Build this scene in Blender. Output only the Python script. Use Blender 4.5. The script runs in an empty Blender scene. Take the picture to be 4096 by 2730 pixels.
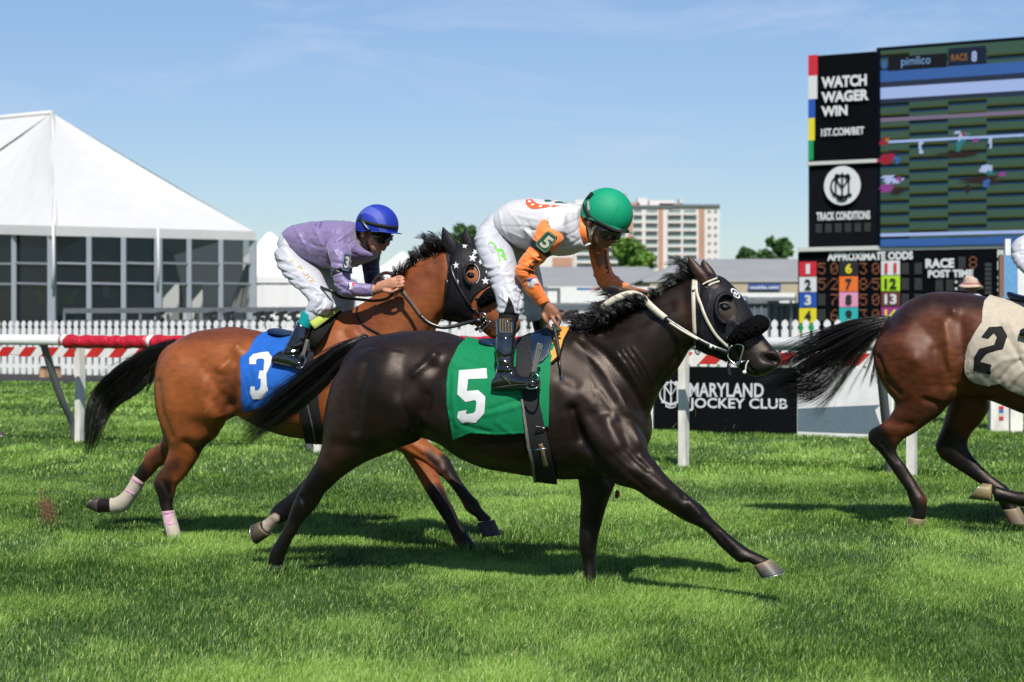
import bpy, bmesh, math, random
import numpy as np
from mathutils import Vector, Matrix
from mathutils.bvhtree import BVHTree
from mathutils.geometry import delaunay_2d_cdt, tessellate_polygon
R = math.radians
scene = bpy.context.scene
C = scene.collection
random.seed(5)
rng = np.random.default_rng(7)

# ---------------------------------------------------------------- camera
F = 6827.0; HX = 2048.0; HY = 1302.0; EYE = 1.3
cd = bpy.data.cameras.new("camera"); cam = bpy.data.objects.new("camera", cd); C.objects.link(cam)
cam.location = (0, 0, EYE); cam.rotation_euler = (R(90), 0, 0)
cd.sensor_width = 36; cd.lens = 60; cd.shift_y = -63 / 4096.0
cd.clip_start = 0.1; cd.clip_end = 3000
cd.dof.use_dof = True; cd.dof.focus_distance = 8.75; cd.dof.aperture_fstop = 3.8
scene.camera = cam
# ---------------------------------------------------------------- light
SUN_EL = 50.0; SUN_AZ = -4.0
world = bpy.data.worlds.new("World"); scene.world = world; world.use_nodes = True
wn = world.node_tree; wn.nodes.clear()
def wnode(t, **k):
    n = wn.nodes.new(t)
    for a, b in k.items(): setattr(n, a, b)
    return n
out = wnode('ShaderNodeOutputWorld'); bg = wnode('ShaderNodeBackground'); sky = wnode('ShaderNodeTexSky')
sky.sky_type = 'NISHITA'; sky.sun_disc = False; sky.sun_elevation = R(SUN_EL); sky.sun_rotation = R(180 + SUN_AZ)
sky.air_density = 1.0; sky.dust_density = 0.15; sky.ozone_density = 1.4; sky.altitude = 50
bg.inputs['Strength'].default_value = 0.070
# thin wispy cirrus, laid out in world directions
tc = wnode('ShaderNodeTexCoord'); mp = wnode('ShaderNodeMapping'); nz = wnode('ShaderNodeTexNoise')
mp.inputs['Scale'].default_value = (2.2, 2.2, 9.0); mp.inputs['Location'].default_value = (1.3, 0.4, 0.55)
nz.inputs['Scale'].default_value = 2.6; nz.inputs['Detail'].default_value = 7; nz.inputs['Roughness'].default_value = 0.62; nz.inputs['Distortion'].default_value = 0.6
rp = wnode('ShaderNodeValToRGB'); rp.color_ramp.elements[0].position = 0.53; rp.color_ramp.elements[1].position = 0.9
mx = wnode('ShaderNodeMix', data_type='RGBA'); mx.inputs['B'].default_value = (7.0, 7.3, 8.2, 1)
ml = wnode('ShaderNodeMath', operation='MULTIPLY'); ml.inputs[1].default_value = 0.7
L = wn.links.new
L(tc.outputs['Generated'], mp.inputs['Vector']); L(mp.outputs['Vector'], nz.inputs['Vector']); L(nz.outputs['Fac'], rp.inputs['Fac'])
L(rp.outputs['Color'], ml.inputs[0]); L(ml.outputs[0], mx.inputs['Factor']); L(sky.outputs['Color'], mx.inputs['A'])
tn = wnode('ShaderNodeMix', data_type='RGBA', blend_type='MULTIPLY'); tn.inputs['Factor'].default_value = 1; tn.inputs['B'].default_value = (0.90, 0.968, 1.11, 1)
L(mx.outputs['Result'], tn.inputs['A'])
sx_ = wnode('ShaderNodeSeparateXYZ'); hz = wnode('ShaderNodeMapRange'); hz.inputs['From Min'].default_value = 0.0; hz.inputs['From Max'].default_value = 0.22; hz.inputs['To Min'].default_value = 0.86; hz.inputs['To Max'].default_value = 1.14
sc_ = wnode('ShaderNodeVectorMath', operation='SCALE'); L(tc.outputs['Generated'], sx_.inputs[0]); L(sx_.outputs['Z'], hz.inputs['Value']); L(tn.outputs['Result'], sc_.inputs[0]); L(hz.outputs['Result'], sc_.inputs['Scale']); L(sc_.outputs['Vector'], bg.inputs['Color']); L(bg.outputs[0], out.inputs[0])
sd = bpy.data.lights.new("sun", 'SUN'); so = bpy.data.objects.new("sun", sd); C.objects.link(so)
sd.energy = 5.0; sd.angle = R(0.5); sd.color = (1.0, 0.95, 0.88)
so.rotation_euler = (R(90 - SUN_EL), 0, R(-SUN_AZ)); so.location = (0, -5, 20)
vs = scene.view_settings; vs.view_transform = 'Standard'; vs.look = 'None'; vs.exposure = 0.45; vs.gamma = 1.0
scene.render.film_transparent = False
try:
    scene.cycles.use_denoising = True; scene.cycles.denoiser = 'OPENIMAGEDENOISE'
    scene.cycles.max_bounces = 8; scene.cycles.transparent_max_bounces = 8
    scene.cycles.sample_clamp_indirect = 6
except Exception: pass

# ---------------------------------------------------------------- materials
MATS = {}
ALB = 0.65   # the colours below were matched at exposure 0; this keeps them at exposure 0.45 and full sun
def mat(name, col=(0.5, 0.5, 0.5), rough=0.6, metal=0.0, spec=0.5, vary=0.12, nscale=30.0, bump=0.0, bscale=None,
        coat=0.0, crough=0.1, sheen=0.0, emit=None, estr=0.0, alpha=None, trans=0.0, vcol=False, stretch=(1, 1, 1), sss=0.0):
    if name in MATS: return MATS[name]
    m = bpy.data.materials.new(name); m.use_nodes = True; nt = m.node_tree; N = nt.nodes; K = nt.links.new
    b = N['Principled BSDF']
    b.inputs['Roughness'].default_value = rough; b.inputs['Metallic'].default_value = metal
    b.inputs['Specular IOR Level'].default_value = spec
    b.inputs['Coat Weight'].default_value = coat; b.inputs['Coat Roughness'].default_value = crough
    b.inputs['Sheen Weight'].default_value = sheen; b.inputs['Transmission Weight'].default_value = trans
    if sss: b.inputs['Subsurface Weight'].default_value = sss; b.inputs['Subsurface Scale'].default_value = 0.01; b.inputs['Subsurface Radius'].default_value = (1, .4, .25)
    t = N.new('ShaderNodeTexCoord'); mpn = N.new('ShaderNodeMapping'); mpn.inputs['Scale'].default_value = stretch
    K(t.outputs['Object'], mpn.inputs['Vector'])
    n = N.new('ShaderNodeTexNoise'); n.inputs['Scale'].default_value = nscale; n.inputs['Detail'].default_value = 5
    K(mpn.outputs['Vector'], n.inputs['Vector'])
    mr = N.new('ShaderNodeMapRange'); mr.inputs['To Min'].default_value = ALB * (1 - vary); mr.inputs['To Max'].default_value = ALB * (1 + vary)
    mr.inputs['From Min'].default_value = 0.3; mr.inputs['From Max'].default_value = 0.7
    K(n.outputs['Fac'], mr.inputs['Value'])
    mix = N.new('ShaderNodeVectorMath'); mix.operation = 'SCALE'
    if vcol:
        a = N.new('ShaderNodeAttribute'); a.attribute_name = 'Col'; K(a.outputs['Color'], mix.inputs[0])
    else: mix.inputs[0].default_value = col[:3]
    K(mr.outputs['Result'], mix.inputs['Scale']); K(mix.outputs['Vector'], b.inputs['Base Color'])
    if bump:
        n2 = N.new('ShaderNodeTexNoise'); n2.inputs['Scale'].default_value = bscale or nscale * 3; n2.inputs['Detail'].default_value = 4
        K(mpn.outputs['Vector'], n2.inputs['Vector'])
        bp = N.new('ShaderNodeBump'); bp.inputs['Strength'].default_value = 1.0; bp.inputs['Distance'].default_value = bump
        K(n2.outputs['Fac'], bp.inputs['Height']); K(bp.outputs['Normal'], b.inputs['Normal'])
    if 'coat' in name and 'horse' in name:
        b.inputs['Specular Tint'].default_value = (1.0, .84, .74, 1)
    if 'coat' in name and 'horse' in name:   # hair lies unevenly: sweaty and dusty areas
        n3 = N.new('ShaderNodeTexNoise'); n3.inputs['Scale'].default_value = 7; n3.inputs['Detail'].default_value = 6; K(t.outputs['Object'], n3.inputs['Vector'])
        m3 = N.new('ShaderNodeMapRange'); m3.inputs['From Min'].default_value = .35; m3.inputs['From Max'].default_value = .65; m3.inputs['To Min'].default_value = rough - .08; m3.inputs['To Max'].default_value = rough + .14
        K(n3.outputs['Fac'], m3.inputs['Value']); K(m3.outputs['Result'], b.inputs['Roughness'])
    if emit: b.inputs['Emission Color'].default_value = (*emit, 1); b.inputs['Emission Strength'].default_value = estr * .56
    if alpha is not None: b.inputs['Alpha'].default_value = alpha
    MATS[name] = m; return m

# ---------------------------------------------------------------- object helpers
def prep(o, label=None, cat=None, group=None, kind=None):
    if label: o['label'] = label
    if cat: o['category'] = cat
    if group: o['group'] = group
    if kind: o['kind'] = kind
    return o
def empty(name, loc, label, cat, group=None):
    o = bpy.data.objects.new(name, None); C.objects.link(o); o.location = loc; o.empty_display_size = 0.1
    return prep(o, label, cat, group)
def wloc(o):
    v = Vector((0, 0, 0))
    while o is not None: v += o.location; o = o.parent
    return v
def mk(name, verts, faces, m, parent=None, smooth=True, cols=None, label=None):
    """one mesh object from world-space vertices"""
    v = np.asarray(verts, dtype=np.float64).reshape(-1, 3)
    off = np.array(wloc(parent)) if parent is not None else np.zeros(3)
    me = bpy.data.meshes.new(name)
    me.from_pydata((v - off).tolist(), [], [tuple(map(int, f)) for f in faces])
    me.validate(); me.update()
    if smooth: me.polygons.foreach_set('use_smooth', [True] * len(me.polygons))
    if isinstance(m, (list, tuple)):
        for q in m: me.materials.append(q)
    elif m: me.materials.append(m)
    if cols is not None:
        a = me.color_attributes.new('Col', 'FLOAT_COLOR', 'POINT')
        c = np.ones((len(v), 4)); c[:, :3] = cols; a.data.foreach_set('color', c.ravel())
    o = bpy.data.objects.new(name, me); C.objects.link(o)
    if parent is not None: o.parent = parent
    if label: o['label'] = label
    return o
class MB:
    """collects pieces into one mesh"""
    def __init__(s): s.v = []; s.f = []; s.mi = []; s.cm = 0
    def add(s, verts, faces):
        n = len(s.v); s.v += [tuple(p) for p in verts]; s.f += [tuple(i + n for i in f) for f in faces]; s.mi += [s.cm] * len(faces); return s
    def box(s, c, size, rz=0.0, bev=0.0):
        x, y, z = [d / 2 for d in size]; ca, sa = math.cos(rz), math.sin(rz)
        vs_ = []
        for sx in (-1, 1):
            for sy in (-1, 1):
                for sz in (-1, 1):
                    px, py = sx * x, sy * y
                    vs_.append((c[0] + px * ca - py * sa, c[1] + px * sa + py * ca, c[2] + sz * z))
        return s.add(vs_, [(0, 1, 3, 2), (4, 6, 7, 5), (0, 4, 5, 1), (2, 3, 7, 6), (0, 2, 6, 4), (1, 5, 7, 3)])
    def beam(s, a, b, w, h, up=(0, 0, 1)):
        a = Vector(a); b = Vector(b); d = (b - a).normalized(); u = Vector(up)
        if abs(d.dot(u)) > .98: u = Vector((0, 1, 0))
        r = d.cross(u).normalized(); u = r.cross(d)
        vs_ = []
        for p in (a, b):
            for (i, j) in ((-1, -1), (1, -1), (1, 1), (-1, 1)): vs_.append(p + r * (i * w / 2) + u * (j * h / 2))
        return s.add(vs_, [(0, 3, 2, 1), (4, 5, 6, 7), (0, 1, 5, 4), (1, 2, 6, 5), (2, 3, 7, 6), (3, 0, 4, 7)])
    def tube(s, pts, rad, n=8, cap=True):
        pts = [Vector(p) for p in pts]; m_ = len(pts); rings = []
        rad = rad if hasattr(rad, '__len__') else [rad] * m_
        prev = None
        for i, p in enumerate(pts):
            d = (pts[min(i + 1, m_ - 1)] - pts[max(i - 1, 0)]).normalized()
            if prev is None: u = Vector((0, 0, 1)) if abs(d.z) < .9 else Vector((1, 0, 0))
            else: u = prev
            r = d.cross(u).normalized(); u = r.cross(d).normalized(); prev = u
            rings.append([p + (r * math.cos(2 * math.pi * k / n) + u * math.sin(2 * math.pi * k / n)) * rad[i] for k in range(n)])
        vs_ = [q for rg in rings for q in rg]; fs = []
        for i in range(m_ - 1):
            for k in range(n): fs.append((i * n + k, i * n + (k + 1) % n, (i + 1) * n + (k + 1) % n, (i + 1) * n + k))
        if cap: fs.append(tuple(range(n))[::-1]); fs.append(tuple((m_ - 1) * n + k for k in range(n)))
        return s.add(vs_, fs)
    def ell(s, c, ax, n=16):
        """ellipsoid, ax = three axis vectors"""
        c = np.array(c, float); A = [np.array(a, float) for a in ax]; vs_ = []; m_ = n // 2
        for i in range(m_ + 1):
            t = math.pi * i / m_
            for k in range(n):
                p = 2 * math.pi * k / n
                vs_.append(c + A[0] * math.cos(t) + A[1] * math.sin(t) * math.cos(p) + A[2] * math.sin(t) * math.sin(p))
        fs = [(i * n + k, i * n + (k + 1) % n, (i + 1) * n + (k + 1) % n, (i + 1) * n + k) for i in range(m_) for k in range(n)]
        return s.add(vs_, fs)
    def build(s, name, m, parent=None, smooth=False, label=None, cols=None):
        o = mk(name, s.v, s.f, m, parent, smooth, cols, label)
        if isinstance(m, (list, tuple)) and len(o.data.polygons) == len(s.mi): o.data.polygons.foreach_set('material_index', s.mi)
        return o

def project(v):
    v = np.asarray(v, float).reshape(-1, 3)
    return np.stack([HX + F * v[:, 0] / v[:, 1], HY + F * (EYE - v[:, 2]) / v[:, 1]], 1)
def at(px, py, Y): return Vector(((px - HX) / F * Y, Y, EYE - (py - HY) / F * Y))
def evalmesh(me, mods):
    o = bpy.data.objects.new('tmp', me); C.objects.link(o)
    for t, kw in mods:
        md = o.modifiers.new(t, t)
        for k, v in kw.items(): setattr(md, k, v)
    dg = bpy.context.evaluated_depsgraph_get()
    r = bpy.data.meshes.new_from_object(o.evaluated_get(dg))
    bpy.data.objects.remove(o); return r
def arrays(me):
    v = np.empty(len(me.vertices) * 3); me.vertices.foreach_get('co', v)
    return v.reshape(-1, 3)
def catmull(P, sub, closed=False):
    P = np.asarray(P, float); n = len(P); out_ = []
    for i in range(n - 1):
        p0 = P[max(i - 1, 0)]; p1 = P[i]; p2 = P[i + 1]; p3 = P[min(i + 2, n - 1)]
        for k in range(sub):
            t = k / sub
            out_.append(0.5 * ((2 * p1) + (-p0 + p2) * t + (2 * p0 - 5 * p1 + 4 * p2 - p3) * t * t + (-p0 + 3 * p1 - 3 * p2 + p3) * t ** 3))
    out_.append(P[-1]); return np.array(out_)

class Rig:
    """a vertical mid-plane through a horse and its rider; l is the sideways offset towards the grandstand side"""
    def __init__(s, Y0, deg):
        a = R(deg); s.ca, s.sa, s.Y0 = math.cos(a), math.sin(a), Y0
        s.n = np.array([-s.sa, -s.ca, 0.0]); s.d = np.array([s.ca, -s.sa, 0.0]); s.O = np.array([0, Y0, 0.0])
    def P(s, px, py, l=0.0):
        rx = (px - HX) / F; t = (s.ca * s.Y0 - l) / (s.ca + rx * s.sa)
        return np.array([rx * t, t, EYE - (py - HY) / F * t])
    def mpp(s, px, l=0.0):  # metres per pixel there
        return s.P(px, HY, l)[1] / F
    def loft(s, st, n=28, sub=5, sq=2.0):
        """st: (ax,ay,bx,by,w[,l]) opposite silhouette points, sideways half width, offset"""
        rows = []
        for q in st:
            l = q[5] if len(q) > 5 else 0.0
            a = s.P(q[0], q[1], l); b = s.P(q[2], q[3], l); rows.append(np.concatenate([a, b, [q[4]]]))
        rows = catmull(rows, sub); vs_ = []; fs = []
        for r_ in rows:
            a, b, w = r_[:3], r_[3:6], max(r_[6], .002); c = (a + b) / 2; h = (a - b) / 2; hl = np.linalg.norm(h) + 1e-9; hh = h / hl
            tanp = math.tan(math.asin(s.sa) - math.atan(c[0] / c[1]))
            k = w * tanp * float(hh @ s.d); h2 = math.sqrt(max(hl * hl - k * k, (0.55 * hl) ** 2)); h = hh * h2
            for i in range(n):
                t = 2 * math.pi * i / n; cs, sn = math.cos(t), math.sin(t)
                e = 2.0 / sq; cs = math.copysign(abs(cs) ** e, cs); sn = math.copysign(abs(sn) ** e, sn)
                vs_.append(c + h * cs + s.n * w * sn)
        m_ = len(rows)
        for i in range(m_ - 1):
            for k in range(n): fs.append((i * n + k, i * n + (k + 1) % n, (i + 1) * n + (k + 1) % n, (i + 1) * n + k))
        fs.append(tuple(range(n))[::-1]); fs.append(tuple((m_ - 1) * n + k for k in range(n)))
        return vs_, fs
    def ell(s, px, py, l, r1, r2, ang, w, n=16):
        c = s.P(px, py, l); k = s.mpp(px, l); a = R(ang)
        u = s.d * math.cos(a) + np.array([0, 0, -1.0]) * math.sin(a); v = -s.d * math.sin(a) + np.array([0, 0, -1.0]) * math.cos(a)
        b = MB(); b.ell(c, (v * r2 * k, u * r1 * k, s.n * w), n); return b.v, b.f

def remesh(parts, voxel, smooth=4):
    b = MB()
    for v, f in parts: b.add(v, f)
    me = bpy.data.meshes.new('r'); me.from_pydata([tuple(p) for p in b.v], [], b.f); me.update()
    bm = bmesh.new(); bm.from_mesh(me); bmesh.ops.recalc_face_normals(bm, faces=bm.faces); bm.to_mesh(me); bm.free()
    mods = [('REMESH', dict(mode='VOXEL', voxel_size=voxel, adaptivity=0.0))]
    if smooth: mods.append(('SMOOTH', dict(factor=0.5, iterations=smooth)))
    return evalmesh(me, mods)
def seg_dist(P2, pl):
    pl = np.asarray(pl, float)
    if len(pl) == 1: return np.hypot(P2[:, 0] - pl[0, 0], P2[:, 1] - pl[0, 1])
    d = np.full(len(P2), 1e9)
    for a, b in zip(pl[:-1], pl[1:]):
        ab = b - a; t = np.clip(((P2 - a) @ ab) / (ab @ ab + 1e-9), 0, 1); q = a + t[:, None] * ab
        d = np.minimum(d, np.hypot(P2[:, 0] - q[:, 0], P2[:, 1] - q[:, 1]))
    return d
def normals(me):
    a = np.empty(len(me.vertices) * 3); me.vertices.foreach_get('normal', a); return a.reshape(-1, 3)
def sculpt(me, strokes, rig=None, side=0, noise=0.0, nscale=20.0):
    """strokes: (polyline, radius px, amplitude m)"""
    v = arrays(me); n = normals(me); p = project(v); amp = np.zeros(len(v))
    for pl, r, a in strokes: amp += a * np.exp(-(seg_dist(p, pl) / r) ** 2)
    if rig is not None: amp *= np.clip(np.abs(n @ rig.n) * 1.6, 0, 1)
    if noise:
        amp += noise * vnoise(v * nscale)
    v = v + n * amp[:, None]; me.vertices.foreach_set('co', v.ravel()); me.update()
def vnoise(p, seed=0):
    """cheap smooth 3-D noise in -1..1"""
    p = np.asarray(p, float); i = np.floor(p).astype(np.int64); f = p - i; f = f * f * (3 - 2 * f); o = np.zeros(len(p))
    for dx in (0, 1):
        for dy in (0, 1):
            for dz in (0, 1):
                h = ((i[:, 0] + dx) * 73856093) ^ ((i[:, 1] + dy) * 19349663) ^ ((i[:, 2] + dz) * 83492791) ^ (seed * 2654435)
                h = (h * 1103515245 + 12345) & 0x7fffffff; h = (h ^ (h >> 13)) * 1274126177 & 0x7fffffff
                o += (h / 0x7fffffff * 2 - 1) * (f[:, 0] if dx else 1 - f[:, 0]) * (f[:, 1] if dy else 1 - f[:, 1]) * (f[:, 2] if dz else 1 - f[:, 2])
    return o
def paint(me, base, strokes):
    """strokes: (polyline, radius px, colour, softness 0..1)"""
    p = project(arrays(me)); c = np.tile(np.array(base, float), (len(p), 1))
    for pl, r, col, soft in strokes:
        d = seg_dist(p, pl); k = np.clip((r - d) / max(r * soft, .5) + 0.0, 0, 1)[:, None]; k = k * k * (3 - 2 * k)
        c = c * (1 - k) + np.array(col, float) * k
    return c
def inpoly(p, poly):
    x, y = p; r = False; n = len(poly)
    for i in range(n):
        x1, y1 = poly[i]; x2, y2 = poly[i - 1]
        if (y1 > y) != (y2 > y) and x < (x2 - x1) * (y - y1) / (y2 - y1) + x1: r = not r
    return r
def meshobj(name, me, m, parent, cols=None, label=None):
    v = arrays(me) - np.array(wloc(parent)); me.vertices.foreach_set('co', v.ravel()); me.name = name
    me.materials.clear(); me.materials.append(m)
    me.polygons.foreach_set('use_smooth', [True] * len(me.polygons))
    if cols is not None:
        a = me.color_attributes.new('Col', 'FLOAT_COLOR', 'POINT'); c = np.ones((len(v), 4)); c[:, :3] = cols; a.data.foreach_set('color', c.ravel())
    me.update()
    o = bpy.data.objects.new(name, me); C.objects.link(o); o.parent = parent
    if label: o['label'] = label
    return o
def wbm(o):
    bm = bmesh.new(); bm.from_mesh(o.data); bm.transform(Matrix.Translation(wloc(o))); return bm
def shell(src, poly, off, thick=0.003, holes=(), side=None, rig=None, fn=None, largest=0):
    """garment / strap / mark lying on src inside the outline poly"""
    bm = wbm(src) if not isinstance(src, bmesh.types.BMesh) else src.copy()
    xs = [p[0] for p in poly]; ys = [p[1] for p in poly]; x0, x1, y0, y1 = min(xs) - 30, max(xs) + 30, min(ys) - 30, max(ys) + 30
    v = np.array([q.co[:] for q in bm.verts]); p = project(v); keep = (p[:, 0] > x0) & (p[:, 0] < x1) & (p[:, 1] > y0) & (p[:, 1] < y1)
    if side is not None:
        s_ = (v - rig.O) @ rig.n; keep &= (s_ * side > -0.02)
    bmesh.ops.delete(bm, geom=[q for q, k in zip(bm.verts, keep) if not k], context='VERTS')
    eye = Vector((0, 0, EYE))
    for pl in [poly] + list(holes):
        for a, b in zip(pl, pl[1:] + pl[:1]):
            A = at(a[0], a[1], 5) - eye; B = at(b[0], b[1], 5) - eye
            nn = A.cross(B)
            if nn.length < 1e-9: continue
            bmesh.ops.bisect_plane(bm, geom=bm.verts[:] + bm.edges[:] + bm.faces[:], dist=1e-5, plane_co=eye, plane_no=nn.normalized())
    dl = []
    for f in bm.faces:
        c = f.calc_center_median(); q = (HX + F * c.x / c.y, HY + F * (EYE - c.z) / c.y)
        ok = inpoly(q, poly) and not any(inpoly(q, h) for h in holes)
        if ok and side is not None:
            if np.dot(np.array(f.normal), rig.n) * side < -0.15: ok = False
        if not ok: dl.append(f)
    bmesh.ops.delete(bm, geom=dl, context='FACES')
    if largest:   # only the largest connected piece
        seen = set(); isl = []
        for f0 in bm.faces:
            if f0 in seen: continue
            st_ = [f0]; seen.add(f0); cur = []
            while st_:
                f = st_.pop(); cur.append(f)
                for e_ in f.edges:
                    for g_ in e_.link_faces:
                        if g_ not in seen: seen.add(g_); st_.append(g_)
            isl.append(cur)
        isl.sort(key=len, reverse=True); bmesh.ops.delete(bm, geom=[f for c_ in isl[largest:] for f in c_], context='FACES')
    bmesh.ops.delete(bm, geom=[q for q in bm.verts if not q.link_faces], context='VERTS')
    bmesh.ops.delete(bm, geom=[q for q in bm.verts if not q.link_faces], context='VERTS')
    bmesh.ops.delete(bm, geom=[q for q in bm.edges if not q.link_faces], context='EDGES')
    bm.normal_update()
    for q in bm.verts: q.co = q.co + q.normal * off
    if fn:
        v = np.array([q.co[:] for q in bm.verts]); d = fn(v, project(v))
        for q, k in zip(bm.verts, d): q.co = q.co + q.normal * float(k)
    if thick:
        bm.normal_update()
        r = bmesh.ops.extrude_face_region(bm, geom=bm.faces[:])
        # the original faces stay as the inner side
        nv = [g for g in r['geom'] if isinstance(g, bmesh.types.BMVert)]
        for q in nv: q.co = q.co + q.normal * thick
        bmesh.ops.recalc_face_normals(bm, faces=bm.faces)
    vs_ = [q.co[:] for q in bm.verts]; bm.verts.index_update(); fs = [[q.index for q in f.verts] for f in bm.faces]; bm.free()
    return vs_, fs
def bvh_of(o):
    bm = wbm(o); t = BVHTree.FromBMesh(bm); bm.free(); return t
def hit(bv, px, py, l0=None, rig=None, off=0.0):
    o = Vector((0, 0, EYE)); d = (at(px, py, 5) - o).normalized()
    for b in (bv if isinstance(bv, (list, tuple)) else [bv]):
        if b is None: continue
        h, n, i, ds = b.ray_cast(o, d)
        if h is not None: return np.array(h) - np.array(d) * off
    if rig is not None: return rig.P(px, py, l0 or 0.0)
    return None
def strap(rig, pts, wpx, bv=None, l=0.0, off=0.006, thick=0.003, sub=4, conform=True):
    """a band along image points; pts (px,py[,l][,w])"""
    P = catmull([(p[0], p[1], p[2] if len(p) > 2 else l, p[3] if len(p) > 3 else wpx) for p in pts], sub)
    vs_ = []; fs = []
    last = None
    for i, q in enumerate(P):
        a = P[max(i - 1, 0)]; b = P[min(i + 1, len(P) - 1)]; t = np.array([b[0] - a[0], b[1] - a[1]]); t /= (np.linalg.norm(t) + 1e-9); nn = np.array([-t[1], t[0]]) * q[3] / 2
        row = []
        for s_ in (-1, 1):
            x, y = q[0] + nn[0] * s_, q[1] + nn[1] * s_
            h = hit(bv, x, y, off=off) if (bv is not None and conform) else None
            if h is None: h = rig.P(x, y, q[2])
            row.append(h)
        for h in row: vs_.append(h)
        for h in row: vs_.append(h - rig.n * thick)
    m_ = len(P)
    for i in range(m_ - 1):
        o = i * 4; k = o + 4
        fs += [(o, o + 1, k + 1, k), (o + 3, o + 2, k + 2, k + 3), (o, k, k + 2, o + 2), (o + 1, o + 3, k + 3, k + 1)]
    fs += [(0, 2, 3, 1), ((m_ - 1) * 4, (m_ - 1) * 4 + 1, (m_ - 1) * 4 + 3, (m_ - 1) * 4 + 2)]
    return vs_, fs
def strands(rig, guides, n, thick=0.0016, jit=18.0, lspread=0.05, curl=8.0, tip=0.35, seed=1, minlen=0.55, rootj=6, K=14, clump=16):
    """hair: guides = polylines of (px,py[,l]) all running root to tip"""
    rg = np.random.default_rng(seed); G = []
    for g in guides:
        g = np.array([(q[0], q[1], q[2] if len(q) > 2 else 0.0) for q in g], float)
        c = catmull(g, 6); t = np.linspace(0, len(c) - 1, K); i = np.floor(t).astype(int).clip(0, len(c) - 2); f = (t - i)[:, None]; G.append(c[i] * (1 - f) + c[i + 1] * f)
    G = np.array(G); vs_ = np.empty((n, K, 3, 3)); fs = []
    tt = np.linspace(0, 1, K)
    nc = max(1, n // clump); CU = rg.random(nc) * (len(G) - 1); CL = rg.random(nc) ** .7; CJ = rg.normal(size=(nc, 2)); CP = rg.random((nc, 4)); CS = rg.normal(size=nc); CT = rg.random(nc)
    for s_ in range(n):
        q_ = s_ % nc; wild = 1.0 if rg.random() < .06 else 0.0
        u = float(np.clip(CU[q_] + rg.normal() * .06 * (len(G) - 1) / 3, 0, len(G) - 1.001)); i = min(int(u), len(G) - 2); f = u - i
        c = G[i] * (1 - f) + G[i + 1] * f
        ln = minlen + (1 - minlen) * min(1, max(0, CL[q_] + rg.normal() * .12))
        q = tt * ln * (K - 1); j = np.floor(q).astype(int).clip(0, K - 2); ff = (q - j)[:, None]; c = c[j] * (1 - ff) + c[j + 1] * ff
        j0 = rg.normal(size=2) * rootj; j1 = CJ[q_] * jit + rg.normal(size=2) * (jit * .22 + wild * jit * .9); ph = CP[q_, :2] * 6.28 + rg.normal(size=2) * .25; fr = 3 + CP[q_, 2] * 5; am = curl * CP[q_, 3] * 1.5
        c = c.copy(); c[:, 0] += j0[0] * (1 - tt) + j1[0] * tt ** 1.3 + am * np.sin(fr * tt + ph[0]) * tt
        c[:, 1] += j0[1] * (1 - tt) + j1[1] * tt ** 1.3 + am * np.sin(fr * tt + ph[1]) * tt
        c[:, 2] += (CS[q_] + rg.normal() * .4) * lspread * (0.35 + .8 * np.sin(2.4 * tt))
        th = thick * (0.7 + 0.6 * rg.random()) * np.maximum(1 - tt, 0.0) ** tip + 0.00025
        for k in range(K):
            p = rig.P(*c[k])
            a0 = rg.random() * 0.0 + s_
            for e in range(3):
                an = a0 + e * 2.094
                vs_[s_, k, e] = p + (rig.n * math.cos(an) + np.array([0, 0, 1.0]) * math.sin(an) * 0.8 + rig.d * math.sin(an) * 0.6) * th[k]
    b = np.arange(n)[:, None] * K * 3
    for k in range(K - 1):
        for e in range(3):
            e2 = (e + 1) % 3
            fs.append(np.stack([b[:, 0] + k * 3 + e, b[:, 0] + k * 3 + e2, b[:, 0] + (k + 1) * 3 + e2, b[:, 0] + (k + 1) * 3 + e], 1))
    return vs_.reshape(-1, 3), np.concatenate(fs)
def fastmesh(name, v, f, m, parent=None, smooth=True, cols=None):
    v = np.asarray(v, np.float32); f = np.asarray(f, np.int32); k = f.shape[1]
    if parent is not None: v = v - np.array(wloc(parent), np.float32)
    me = bpy.data.meshes.new(name); me.vertices.add(len(v)); me.vertices.foreach_set('co', v.ravel())
    me.loops.add(f.size); me.loops.foreach_set('vertex_index', f.ravel())
    me.polygons.add(len(f)); me.polygons.foreach_set('loop_start', np.arange(0, f.size, k, dtype=np.int32)); me.polygons.foreach_set('loop_total', np.full(len(f), k, np.int32))
    me.update(calc_edges=True)
    if smooth: me.polygons.foreach_set('use_smooth', np.ones(len(f), bool))
    if m: me.materials.append(m)
    if cols is not None:
        a = me.color_attributes.new('Col', 'FLOAT_COLOR', 'POINT'); c = np.ones((len(v), 4), np.float32); c[:, :3] = cols; a.data.foreach_set('color', c.ravel())
    o = bpy.data.objects.new(name, me); C.objects.link(o)
    if parent is not None: o.parent = parent
    return o
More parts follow.
